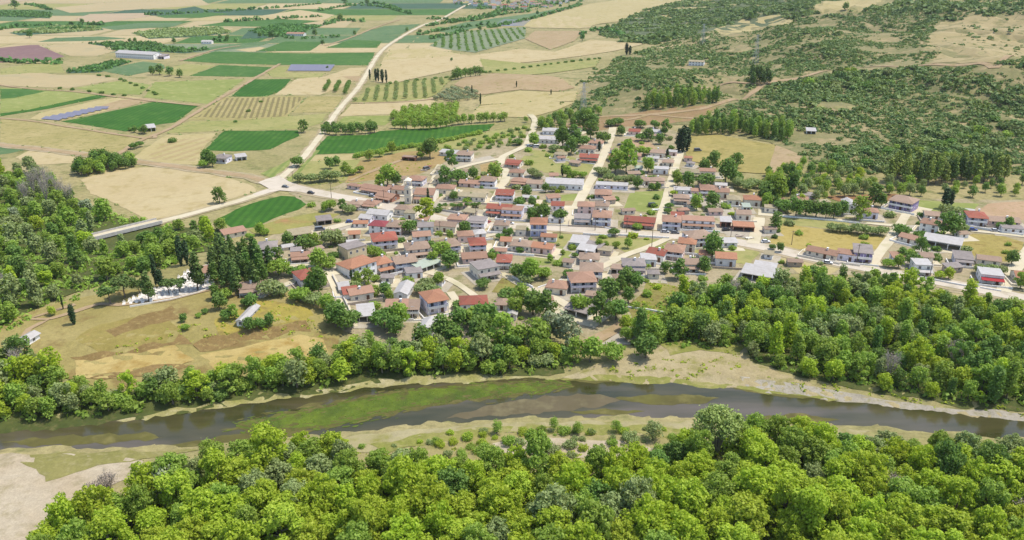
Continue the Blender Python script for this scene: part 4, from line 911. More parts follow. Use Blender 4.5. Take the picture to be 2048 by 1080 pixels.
HS = """
593 513 22 6 3.2 f y S -.05 |ruined and roofless beside the oval lawn|n|ruin
602 524 36 6 3.4 g p P -.06 |in front of the stone ruin tower|v
620 573 38 9 5.4 h r L -.10 |half hidden by a dark tree above the meadow|b
716 523 38 9 8 f y Y -.06 |standing tall behind the long school|n
709 478 22 6 3 g o C -.05 |small, among shrubs near the concrete yard|
755 469 34 9 5.4 h d W .08 |below the two white sheds|
789 470 28 9 6 h t P .05 |next to the white one with dark red roof|b
771 498 48 11 6 h r W -.08 |with white eave band, alone behind the school|b
838 516 46 11 5.2 h t C -.10 |broadest of the roofs behind the school annexe|v
845 489 34 8 5 g p W -.08 |with blank white gable, behind the broad roof|
728 555 53 11 7 h o W -.19 |the long school with two rows of windows|n|school
771 546 30 10 5.5 h o C -.15 |joined to the end of the school|v
812 541 42 8 5.4 g t L -.14 |over the lane from the school annexe|b
830 558 32 8 3.2 f y W -.10 |below the lavender house by the lane|
861 541 42 6 3 s g W -.36 |long and narrow beside dense dark shrubs|o|shed
725 602 46 8 4 g p C -.03 |beside the walled lane, with cream gable end|
703 600 28 6 2.8 s r W .05 |small annexe at the edge of the walled lane|
690 590 20 6 3 s w W .08 |small annexe above the red one by the lane|
801 601 27 13 3.4 G w W .05 |long shed behind the dark trees|n|shed
735 644 32 9 3.2 s w C -.05 |with dark open front under the walled lane|o|shed
794 635 42 9 5 g p C -.02 |with green shade under its eaves|v
826 634 25 8 5 g t C -.02 |joined to the pink roofed house on its far side|b
875 627 40 10 7.4 h o L -.19 |with two white balconies above the dark trees|b
948 622 54 9 3.6 h r W -.04 |the bright red roof among the trees by the wood|
850 678 28 9 5 G w W .10 |on its own beside the river trees|
852 471 30 8 5.4 g y W -.04 |behind the large bright plane tree|
889 465 42 8 4 g t C .08 |long and plain, below the square|
912 453 34 9 4.6 h p P .06 |crowded against the square|
952 460 34 9 5.4 f y W .06 |with a dark verandah near the main street|b
1002 463 28 8 4 h t C .05 |by the main street corner|
961 477 22 7 3 h w W -.10 |small one amid the yards|
932 486 30 8 4.4 h p P -.05 |behind the red roofed house with garage|
956 505 32 9 5.4 h r W -.05 |above the long pink roof|b
900 508 40 9 5.4 h t W -.14 |facing the bright shrubbery|b
950 527 48 9 3 g p P -.06 |long and low beneath two taller houses|
1008 538 28 8 5 h r L .02 |small bright roof at the end of the lane|b
978 557 42 11 5.6 f y C -.18 |unfinished on concrete pillars|v
1011 493 20 7 3.2 g o C .05 |small, at the end of the tan row|
1041 504 40 9 3.6 h t C .08 |widest of the tan row|
1083 508 40 8 3.6 g o P .12 |last of the tan row by the green lot|
1077 473 32 9 8.4 h o B .02 |tall and blue at the main street|b
1112 447 30 7 3 f w W .04 |long white wall house across the main street|
1041 473 20 7 4 f c C .03 |pale ruin behind the blue house|n|ruin
1156 497 32 8 3.4 s w W .10 |pale shed at the edge of the fields|n|shed
1180 504 34 6 3 s y S .22 |dark roofed shed behind the pale one|o|shed
1170 511 32 6 2.6 s w W .14 |lower pale shed in the same yard|o|shed
1208 512 26 7 3 f c S .12 |broken walls beside the sheds|n|ruin
1178 531 38 9 3.6 h t C .04 |facing the bright green lot|
1112 590 40 9 3.8 h p C .10 |on the corner of the two lanes|
1166 584 50 10 6.4 h p W -.04 |the largest house at the foot of the lane|b
1182 563 44 9 6.6 h t L .04 |directly behind the largest house|b
1152 634 46 7 3 s y W .26 |long grey shed at the wood's edge|o|shed
1024 641 17 7 3 G w W .05 |tiny shed buried in river trees|n|shed
1003 621 24 7 3 h t C .06 |small brown roof amid dense shrubs|
1268 547 44 10 4.4 h y L .02 |with grey roof beside the white terrace|v
1297 534 30 9 4 f w W .03 |white terrace roof house by the red one|
1234 550 26 6 2.8 f t C .10 |open canopy beside the lane|o|canopy
1309 523 34 9 4.2 g r W .20 |red roof at the top of the slanting lane|
1346 521 36 9 6 h p P .12 |pink cluster house below the main street|b
1372 504 34 9 5 h o C .10 |behind the pink cluster house|
1402 493 44 10 6 h t L -.10 |large one at the bend of the main street|b
1377 544 40 8 4.4 g t W .02 |with dark doorway, above the bright shrubs|v
1409 521 22 7 3.4 h o C .08 |small one beside the big round tree|
1451 533 40 9 4.6 g o W .06 |alone with a white gable in the lots|
1342 461 36 9 6.4 h p W .06 |on the corner of the third cross street|b
1396 458 64 9 5 f p W .05 |long pink block on the main street|v
1354 447 24 8 4.6 g r P .05 |behind the long pink block|
1278 456 60 9 4 g r P .08 |long red roof with verandah on the street|v
1171 429 32 9 5.4 h p P .04 |at the back of the balcony row|
1202 425 28 9 4.4 h t C .06 |beside the back house of the balcony row|
1203 452 36 10 6.4 h p L .05 |with dark glazed balcony in the balcony row|b
1165 450 34 9 4 f y W .04 |dark verandah house in the balcony row|v
1451 456 20 6 4 s w K .05 |dark shed near the brick ruin|o|shed
1487 464 42 9 3.2 f o K .06 |roof half fallen, red brick yard|no|ruin
1487 441 28 8 4 g t C .03 |behind the red brick ruin|
1504 413 32 9 4.6 h o C .05 |by the green wood at the village edge|
1493 423 14 5 3 s g W .02 |tiny shed below the orange roof|o|shed
1541 427 26 7 3.6 f c C .08 |pale ruin below the tall poplar|n|ruin
1467 411 26 8 4 h c C .06 |pale roof among trees near the pink house|
1601 411 28 8 3.4 g p P .05 |behind the hedge, with pink roof|
1612 402 36 8 3.6 f y C .06 |flat grey roof behind the pink one|v
1702 427 22 13 5 G w W .04 |long gable end beside dark trees|
1740 438 30 8 4.6 h p L .08 |above the olive row, pink roof|
1800 421 46 11 6.4 h t U .20 |with purple balconies at the crossroads|b
1855 466 36 10 5.6 h p W .18 |white with arches above the long garage|
1882 498 74 8 4 s w W .17 |long garage with four dark bays|o|garage
1816 487 40 7 3 g p C .26 |long low one at the bend of the lane|
1952 452 38 10 6 h r L .08 |large with red roof beside the pink lot|b
1872 441 46 8 3 g t C .08 |long brown roof behind the white arches|
1918 447 24 7 3.4 s y C .08 |small grey one beside the big red roof|
2008 453 62 9 3 g t P .06 |long low row near the picture's edge|
2025 468 44 7 3.2 f y W .08 |flat one in front of the long low row|
1845 551 34 9 5.6 f w W .06 |pale block standing right at the main road|v
1853 526 24 7 3.4 g t C .06 |brown roof behind the pale block|
1926 531 36 8 3.6 s y L .10 |small with purple trim in the yards|v
1976 532 46 7 2.8 g t C .12 |low brown shed near the dark shrubs|n|shed
1982 568 46 10 4.6 f w W .11 |with red awning at the main road corner|a
2046 568 30 9 3.4 g o C .08 |orange roof across the last street|
1641 517 60 8 3.2 g p C .20 |long pink roof along the main road|
1690 523 36 8 4 f p L .14 |between the long pink roof and the purple front|
1724 525 36 9 5.4 s y U .10 |purple front on the main road|b
1515 563 66 9 3.4 s w W .18 |large white sheds below the main road|o|shed
1527 547 42 6 3 s w W .16 |narrow white shed behind the large ones|n|shed
1536 519 16 6 3 g c W .14 |tiny white hut below the main road|n|hut
1110 271 50 9 4 g w W .03 |highest long barn at the back of the village|n|barn
1094 288 44 9 4 g w W .04 |lower long barn beside the dark trees|n|barn
1190 298 28 9 5 h p C .05 |pink hipped one near the dirt crossroads|
1174 307 30 9 4 h p C .05 |just below the pink hipped one|
1177 326 36 9 4.4 g r C .05 |with white walls at the second cross street|v
1120 317 24 7 3.2 h c C .05 |tiny pale hipped house in the green|
1268 271 22 8 3.6 g r P .03 |red roof at the top beyond the bare lot|
1307 271 30 7 3.4 g w W .06 |pale roof beside the top red roof|
1237 324 38 8 3.8 g o C .02 |row of orange roofs beside the second street|v
1269 321 24 7 3.8 g p P .04 |end of the orange row|
1314 316 28 9 4.2 g t C .05 |cream gable below the three cypresses|
1342 313 22 7 3.6 f w P .05 |beside the cream gable|
1335 334 22 8 3.6 h t C .05 |at the third street with dark bushes|
1321 348 30 8 3.6 f w W .05 |low white one behind the small pale shed|
1277 344 14 6 3 g g W .02 |tiny pale shed under a green tree|n|shed
1286 371 28 8 3.6 h t C .06 |brown hipped one above the mown lot|
1313 372 30 8 3.8 h t W .04 |its twin beside the third street|v
1223 380 64 8 3.2 f w L .05 |long flat white one beside the second street|
1206 398 32 8 4 h p P .04 |pink jumble below the long flat one|b
1128 380 74 12 4.4 g w W .05 |the big warehouse by the second street|n|warehouse
1380 357 34 8 4.4 g c C .02 |with verandah above the dark bushes|v
1414 353 32 7 4 g p C .03 |row end beside the big trees|
1366 390 36 8 3.2 f w W .04 |long white roof below the verandah house|
1391 393 18 7 3.6 f p P .04 |pink cube between the white roof and its neighbour|
1414 393 28 9 5.4 h p P .05 |pink two-floor one with blue shutters|b
1443 396 28 8 4.2 g p C .05 |beside the pink two-floor one|
1362 408 30 8 4 h t C .05 |with railings above the sandy lot|v
1384 405 16 6 3.4 f w W .04 |small cube beside the railings house|
1376 324 16 6 2.6 f o P .03 |terracotta hut at the end of the third street|n|hut
1025 335 28 8 3.6 g r C .10 |red roof at the fork of the first street|v
1032 354 28 8 3.4 h p C .05 |below the fork, with grey pink roof|
1037 373 30 8 3.8 h p C .08 |halfway up the first street|v
1068 377 30 8 3.6 g t C .06 |tan one beside the warehouse trees|
1009 402 34 9 5 g r W .05 |red roof facing the first street|b
997 433 48 9 5 g r C .07 |long red roof at the first corner|v
1023 438 40 9 5.6 f p L .06 |with awning at the first corner|v
1048 426 34 7 3 f w W .04 |long white flat one behind the corner houses|
1089 431 32 8 3 f y C .03 |grey court building with the palm|
1115 422 24 8 3.6 g r L .04 |red roof behind the grey court|
975 374 30 8 5.2 h t W .05 |with white railings below the bright tree|b
889 389 36 9 4.2 h p C .04 |hall behind the church|n|hall
931 403 78 8 3.6 g c C .06 |long low one behind the clipped trees|
748 388 50 8 3.4 g p P .16 |long brown row at the entrance of the village|v
768 403 32 8 3.4 g p K .18 |dark fronted end of the brown row|v
793 389 38 8 3.6 g p C .06 |pale pink roof left of the bell tower|
709 419 26 8 3.6 h t C .08 |at the road fork by the round grey tree|v
738 418 28 8 3.4 h p C .10 |beside it at the road fork|v
754 441 40 9 4 g w W .10 |larger of the two white sheds|n|shed
729 446 22 7 3 g w L .12 |smaller of the two white sheds|n|shed
805 431 32 8 4 h t C .08 |in front of the church steps|
819 439 22 7 4 f c C .06 |cream cube next to the bright plane tree|
831 372 30 8 5 h p L .06 |behind the bell tower on the rise|b
887 349 30 9 4 h c C .04 |wide pale roof among the dark trees|n
884 367 32 8 3.6 h c C .05 |second pale roof under the same trees|n
928 323 30 9 6 h t C .04 |large one on the rise beyond the church|b
895 313 32 6 3 s w W .10 |white lean-to beside the large one on the rise|n|shed
938 375 40 8 3 g p P .06 |long pink one behind the clipped trees|
817 322 26 5 2.6 f t K .06 |brick shed on the dry slope|o|shed
536 512 36 9 5.4 h y L -.04 |grey roof at the pine grove|b
536 543 24 7 2.6 s c C -.10 |pale shed by the dark pines|n|shed
501 591 40 8 3.6 g t W -.08 |lone cottage above the bluff meadow|v|cottage
482 655 16 15 3 G w W .20 |white shed lying end-on at the meadow|n|shed
472 475 44 6 2.6 s p C -.20 |long low shed beside the green field|n|shed
603 478 40 7 2.6 s c C -.16 |concrete roof at the pale yard|o|shed
650 450 28 6 3 s y S -.12 |dark open shelter on the weedy lot|o|shelter
640 498 9 3 4.6 f c S .0 |slim broken stone tower among the bushes|n|ruin
692 488 9 3 4.4 f c S .0 |slim broken stone tower near the orange roof|n|ruin
48 691 20 6 2.2 G w W .1 |white tent roof at the bluff's end|n|hut
412 562 22 9 4.4 g p W -.14 |cemetery chapel at the pines|n|chapel
441 326 26 8 4.6 h y L .05 |lavender farmhouse by the dark tree in the plain|b|farmhouse
484 321 20 6 3 s w W -.12 |open barn next to the lavender farmhouse|o|barn
303 263 18 9 3.4 s w W -.1 |white barn beside the bushes in the plain|o|barn
270 117 76 16 7 g w W .06 |long white farm hall in the plain|n|hall
317 118 22 12 4 s y L .05 |yard sheds beside the long farm hall|o|shed
590 72 34 12 4 g p W .02 |white farm among far green plots|n|farm
413 88 20 10 4 g w W .0 |white shed on the far plain|n|shed
1392 132 30 8 5.6 g c W .02 |small white chapel on the hilltop|n|chapel
1622 269 18 7 3 s w W .02 |white hut in the hillside pines|o|hut
"""
for ln in HS.strip().split('\n'):
    q = ln.split('|')
    v = q[0].split()
    fl = q[2] if len(q) > 2 else ''
    noun = q[3] if len(q) > 3 else 'house'
    nm = {'house': 'house', 'shed': 'shed', 'ruin': 'ruined_house', 'school': 'school_building', 'barn': 'barn', 'hut': 'hut', 'warehouse': 'warehouse', 'garage': 'garage_building', 'canopy': 'canopy', 'hall': 'hall', 'chapel': 'chapel',
          'cottage': 'cottage', 'shelter': 'open_shelter', 'farmhouse': 'farmhouse', 'farm': 'farm_building'}[noun]
    building(nm, noun, float(v[0]), float(v[1]), float(v[2]), float(v[3]), float(v[4]), v[5], v[6], v[7], float(v[8]), q[1], fl, noun)

# outbuildings in the yards, one beside many of the houses
OUTB = random.Random(41)
VGP = poly_w([(580, 400), (690, 380), (1000, 330), (1060, 262), (1360, 262), (1372, 330), (1440, 370), (1540, 405), (1700, 400), (1830, 408), (2080, 430), (2080, 572), (1900, 556), (1700, 520), (1500, 560), (1250, 600), (1100, 632), (940, 660), (740, 650), (670, 620), (600, 560), (530, 530), (530, 500), (640, 450)])
LOTP = [poly_w(px) for px in ([(1246, 419), (1262, 384), (1331, 382), (1318, 425)], [(1530, 500), (1548, 466), (1562, 430), (1700, 440), (1775, 468), (1765, 500), (1620, 502)], [(1915, 502), (1926, 480), (1945, 465), (2048, 482), (2036, 514), (1980, 524)], [(1375, 268), (1548, 288), (1614, 318), (1540, 350), (1372, 324)], [(1045, 522), (1075, 503), (1125, 492), (1165, 508), (1085, 534)], [(1190, 470), (1345, 478), (1250, 507), (1190, 488)], [(720, 322), (800, 305), (880, 300), (870, 335), (760, 360), (690, 366)])]
RW0 = np.concatenate([np.array([q[:] for q in smooth_line([Vector(P(a, b)[:2]) for a, b in px], 3)]) for px in [main_px] + [c[0] for c in CROSS]])
base_houses = list(HOUSES)
for q_, (hx_, hy_, hr_, ph, noun) in enumerate(base_houses * 2):
    far_ = q_ >= len(base_houses)
    if not (255 < hy_ < 640) or hx_ < -100 or OUTB.random() > (.6 if far_ else .8): continue
    for _ in range(9):
        a = OUTB.uniform(0, 6.28); dd_ = hr_ + (OUTB.uniform(7, 13) if far_ else OUTB.uniform(3.5, 6.5)); x = hx_ + math.cos(a) * dd_; y = hy_ + math.sin(a) * dd_
        if not inside(VGP, x, y) or any(inside(l_, x, y) for l_ in LOTP): continue
        if np.min((RW0[:, 0] - x) ** 2 + (RW0[:, 1] - y) ** 2) < 42: continue
        if any(np.hypot(f.mean(0)[0] - x, f.mean(0)[1] - y) < 5.5 + .45 * np.ptp(f, axis=0).max() for f in FOOT): continue
        px_, py_ = project(x, y, float(hgt(x, y)))
        w_ = OUTB.uniform(3.6, 7.5) * ppm(Vector((x, y, 0)))
        ph2 = ' '.join(ph.replace(',', '').split()[:7])
        k_, r_, wl_ = OUTB.choice('ggshs'), OUTB.choice('ttptowyc'), OUTB.choice('CCWSPL')
        building('outbuilding', 'outbuilding', px_, py_, w_, OUTB.uniform(4, 5.5), OUTB.uniform(2.3, 2.9), k_, r_, wl_, OUTB.uniform(-.1, .15), ('in the yard of the %s %s' if far_ else 'against the %s %s') % (noun, ph2), 'n', 'outbuilding')
        break
# pale yards round the houses
for f in list(FOOT):
    if OUTB.random() < .7 and f.mean(0)[0] > -78:
        c_ = f.mean(0); g = OUTB.uniform(1.25, 1.7)
        if c_[1] < 640: sheet('yard', None, YARD if OUTB.random() < .6 else PALE, 4, .25, world=[c_ + (q - c_) * g + np.array([0, -1.5]) for q in f])
# whitewashed yard walls along the fronts
for (hx_, hy_, hr_, ph, noun), f in list(zip(HOUSES, FOOT)):
    if noun != 'house' or OUTB.random() > .75 or hy_ > 620: continue
    a_, b_, c_, d_ = [Vector(q) for q in f]; o_ = (a_ - d_).normalized() * OUTB.uniform(2.0, 3.4); m_ = MB(); k_ = OUTB.uniform(.8, 1.25)
    pts_ = [d_.lerp(a_, .4) - (b_ - a_).normalized() * 1.6, a_ + o_ - (b_ - a_).normalized() * 1.6, b_ + o_ + (b_ - a_).normalized() * 1.6]
    z_ = float(hgt(a_.x, a_.y))
    for p_, q_ in zip(pts_[:-1], pts_[1:]):
        n_ = Vector((-(q_ - p_).y, (q_ - p_).x)).normalized() * .13
        e_ = [p_ - n_ - a_, q_ - n_ - a_, q_ + n_ - a_, p_ + n_ - a_]
        m_.add([(v.x, v.y, -.5) for v in e_] + [(v.x, v.y, k_) for v in e_], [(4, 5, 6, 7), (0, 1, 5, 4), (1, 2, 6, 5), (2, 3, 7, 6), (3, 0, 4, 7)])
    tag(m_.obj('garden_wall', [WALL[OUTB.choice('WWCS')][1]], loc=(a_.x, a_.y, z_)), 'low yard wall round the front of the house %s' % ' '.join(ph.replace(',', '').split()[:7]), 'wall', )
# ------------------------------------------------------------------ the church with its bell tower
A, B, w, rz = frame_of(848, 406, 38, .05)
c = (A + B) / 2
ch = thing('church', 'cream village church with brown tiled nave, arcade of small arches and tall bell tower', 'church', (c.x, c.y, 0), rz)
HOUSES.append((c.x, c.y + 5, 7, 'at the church', 'church')); FOOT.append(np.array([(c.x - w / 2 - 4, c.y - 3), (c.x + w / 2 + 2, c.y - 3), (c.x + w / 2 + 2, c.y + 14), (c.x - w / 2 - 4, c.y + 14)]))
CW = WALL['C'][1]
put('wall', walls_mesh(w, 12, 5.2, 'g', CW, .34), ch)
put('roof', roof_mesh(w, 12, 5.2, 'g', ROOF['p'][1], .4, .34), ch)
MB().add([(-w / 2, -2.6, 3.0), (w / 2, -2.6, 3.0), (w / 2, -.02, 3.9), (-w / 2, -.02, 3.9), (-w / 2, -2.6, 3.14), (w / 2, -2.6, 3.14), (w / 2, -.02, 4.05), (-w / 2, -.02, 4.05)],
         [(0, 3, 2, 1), (4, 5, 6, 7), (0, 1, 5, 4), (1, 2, 6, 5), (2, 3, 7, 6), (3, 0, 4, 7)]).obj('arcade_roof', [ROOF['p'][1]], ch)
na = 6
for i in range(na + 1):
    x = -w / 2 + .25 + (w - .5) * i / na
    MB().box(x - .25, x + .25, -2.5, -2.1, -.5, 2.4).obj('arcade_pillar', [CW], ch)
b = MB()
for i in range(na):
    x0 = -w / 2 + .25 + (w - .5) * i / na; x1 = -w / 2 + .25 + (w - .5) * (i + 1) / na; r = (x1 - x0) / 2; xm = (x0 + x1) / 2
    prof = [(x0, 2.41), (x0, 2.98), (x1, 2.98), (x1, 2.41)] + [(xm + r * .72 * math.cos(a), 2.41 - .3 + r * .6 * math.sin(a)) for a in [math.pi * k / 8 for k in range(9)]]
    # the wall over each arch as quads
    for k in range(8):
        a0, a1 = math.pi * k / 8, math.pi * (k + 1) / 8
        p0 = (xm + r * math.cos(a0), 2.4 + .45 * math.sin(a0)); p1 = (xm + r * math.cos(a1), 2.4 + .45 * math.sin(a1))
        b.add([(p0[0], -2.48, p0[1]), (p0[0], -2.48, 2.98), (p1[0], -2.48, 2.98), (p1[0], -2.48, p1[1]), (p0[0], -2.12, p0[1]), (p0[0], -2.12, 2.98), (p1[0], -2.12, 2.98), (p1[0], -2.12, p1[1])], [(0, 1, 2, 3), (7, 6, 5, 4), (0, 3, 7, 4)])
b.obj('arcade_arch', [CW], ch)
TWR = paint_mat('tower_cream', (.74, .66, .52, 1), (.68, .60, .47, 1), .9, .5, .05)
tx = -w / 2 - 2.6
tw = MB(); s = 1.85
for z0, z1, k in ((-.5, 4.2, 1.0), (4.4, 7.8, .94), (8.0, 8.4, .88)): tw.box(tx - s * k, tx + s * k, -1.5 - s * k, -1.5 + s * k, z0, z1)
for z in (4.2, 7.8): tw.box(tx - s * 1.1, tx + s * 1.1, -1.5 - s * 1.1, -1.5 + s * 1.1, z, z + .2)
for sx in (-1, 1):
    for sy in (-1, 1):
        tw.box(tx + sx * s * .86 - .34 * (sx > 0) - 0 * 1, tx + sx * s * .86 + .34 * (sx < 0), -1.5 + sy * s * .86 - .34 * (sy > 0), -1.5 + sy * s * .86 + .34 * (sy < 0), 8.4, 11.2)
tw.box(tx - s * .95, tx + s * .95, -1.5 - s * .95, -1.5 + s * .95, 11.2, 11.6)
tower = tw.obj('bell_tower', [TWR], ch)
tower.scale = (1, 1, 1.15)
MB().add([(tx - s, -1.5 - s, 11.6), (tx + s, -1.5 - s, 11.6), (tx + s, -1.5 + s, 11.6), (tx - s, -1.5 + s, 11.6), (tx, -1.5, 13.0)], [(3, 2, 1, 0), (0, 1, 4), (1, 2, 4), (2, 3, 4), (3, 0, 4)]).obj('tower_cap', [CW], tower)
MB().tube([(tx, -1.5, 9.9), (tx, -1.5, 9.6), (tx, -1.5, 9.2), (tx, -1.5, 9.0)], [.1, .32, .42, .55], 10).obj('bell', [METAL], tower)
MB().box(tx - .05, tx + .05, -1.55, -1.45, 13.0, 14.0).box(tx - .3, tx + .3, -1.55, -1.45, 13.5, 13.6).obj('cross', [METAL], tower)
for z in (1.4, 5.2): f = put('window', WINL, tower, (tx, -1.5 - s * (1 if z < 4 else .94) - .005, z), 0, (.8, 1, .9)); put('pane', PANEL_, f)
MB().box(-w / 2 - 4, w / 2 + 2.5, -5.4, -2.7, -.6, .45).obj('terrace', [WALL['W'][1]], ch)

# ------------------------------------------------------------------ bridge over the creek
a0, a1 = P(312, 449), P(186, 480)
d = a1 - a0; L = d.length; rz = math.atan2(d.y, d.x)
br = thing('road_bridge', 'low concrete road bridge with parapet crossing the wooded creek', 'bridge', (a0.x, a0.y, 0), rz)
MB().box(-2, L + 4, -3.1, 3.1, 1.0, 1.5).obj('deck', [PALE], br)
for sy in (-1, 1): MB().box(-2, L + 4, sy * 3.1 - .15, sy * 3.1 + .15, .7, 2.4).obj('parapet', [CONCR], br)
for k in range(4): MB().box(L * (.12 + .25 * k) - .5, L * (.12 + .25 * k) + .5, -2.6, 2.6, -3, 1.0).obj('pier', [CONCR], br)
# ------------------------------------------------------------------ plants: shapes
def crown_arrays(lobes, n, size, rng, inner=.25, up=.25, flat=.75, tint_lobe=.35):
    """leaf clumps laid over the skin and into the body of several lobes; returns verts, quads, tint"""
    area = np.array([l[3] * l[4] + l[3] * l[5] + l[4] * l[5] for l in lobes]); pick = rng.choice(len(lobes), n, p=area / area.sum())
    L = np.array(lobes)[pick]
    d = rng.normal(size=(n, 3)); d[:, 2] += up; d /= np.linalg.norm(d, axis=1)[:, None]
    rr = np.where(rng.random(n) < inner, rng.uniform(.5, .9, n), rng.uniform(.8, 1.1, n) + rng.exponential(.13, n))
    c = L[:, :3] + d * L[:, 3:6] * rr[:, None]
    nrm = d / L[:, 3:6]; nrm /= np.linalg.norm(nrm, axis=1)[:, None]
    nrm = nrm + np.array([0, 0, .4]) + rng.normal(scale=.72, size=(n, 3)); nrm /= np.linalg.norm(nrm, axis=1)[:, None]
    ref = rng.normal(size=(n, 3)); a = np.cross(nrm, ref); a /= np.linalg.norm(a, axis=1)[:, None]; b = np.cross(nrm, a)
    s = size * rng.uniform(.55, 1.35, n)[:, None]
    v = np.stack([c - a * s, c - b * s * flat + nrm * s * .18, c + a * s, c + b * s * flat + nrm * s * .18], 1).reshape(-1, 3)
    lt = rng.random(len(lobes))
    tint = np.clip(tint_lobe * lt[pick] + (1 - tint_lobe) * rng.random(n), 0, 1)
    q = np.arange(n * 4).reshape(-1, 4)
    return v, q, np.repeat(tint, 4)
def leaf_mesh(name, v, q, tint, mats, fmat=None):
    me = bpy.data.meshes.new(name)
    me.vertices.add(len(v)); me.vertices.foreach_set('co', np.ascontiguousarray(v, dtype=np.float32).ravel())
    me.loops.add(q.size); me.loops.foreach_set('vertex_index', q.astype(np.int32).ravel())
    me.polygons.add(len(q)); me.polygons.foreach_set('loop_start', np.arange(0, q.size, 4)); me.polygons.foreach_set('loop_total', np.full(len(q), 4))
    at = me.attributes.new('tint', 'FLOAT', 'POINT'); at.data.foreach_set('value', tint.astype(np.float32))
    for m in (mats if isinstance(mats, list) else [mats]): me.materials.append(m)
    me.update(); me.validate(); return me
LF = {
 'bright': leaf_mat('bright_leaf', S(150, 176, 48, 1), S(190, 206, 72, 1), .48),
 'mid': leaf_mat('mid_leaf', S(126, 156, 56, 1), S(166, 188, 86, 1), .45),
 'dark': leaf_mat('dark_leaf', S(94, 128, 54, 1), S(128, 156, 74, 1), .38),
 'olive': leaf_mat('olive_leaf', S(132, 150, 88, 1.05), S(164, 176, 114, 1.05), .34),
 'grey': leaf_mat('silver_leaf', S(138, 152, 112, 1.15), S(174, 184, 144, 1.15), .25),
 'yellow': leaf_mat('yellow_leaf', S(158, 182, 50, 1.05), S(192, 206, 78, 1.05), .45),
 'pine': leaf_mat('pine_needles', S(80, 112, 52, 1.15), S(118, 138, 66, 1.15), .18),
 'pinelight': leaf_mat('light_needles', S(120, 144, 60, 1.1), S(160, 170, 84, 1.1), .2),
 'cypress': leaf_mat('cypress_scale', S(48, 72, 40, 1.2), S(72, 96, 50, 1.2), .08),
 'bare': leaf_mat('dry_twigs', S(172, 156, 140, 1.5), S(196, 180, 162, 1.5), .05),
 'scrub': leaf_mat('scrub_leaf', S(78, 112, 56, 1.1), S(142, 158, 88, 1.1), .26, .25, .02),
 'hedge': leaf_mat('hedge_leaf', S(76, 120, 54, 1.1), S(110, 150, 70, 1.1), .28),
}
ADJ = {'bright': 'bright green', 'mid': 'mid green', 'dark': 'dark green', 'olive': 'grey green', 'grey': 'silvery', 'yellow': 'yellow green', 'pine': 'dark needled', 'pinelight': 'light needled', 'cypress': 'blackish green', 'bare': 'bare twigged', 'scrub': 'dull green', 'hedge': 'green'}
BARK = paint_mat('bark', (.20, .165, .13, 1), (.14, .115, .09, 1), .95, 1.5, .2, .15)
PALEBARK = paint_mat('pale_bark', (.42, .38, .33, 1), (.30, .27, .23, 1), .95, 1.5, .2, .15)

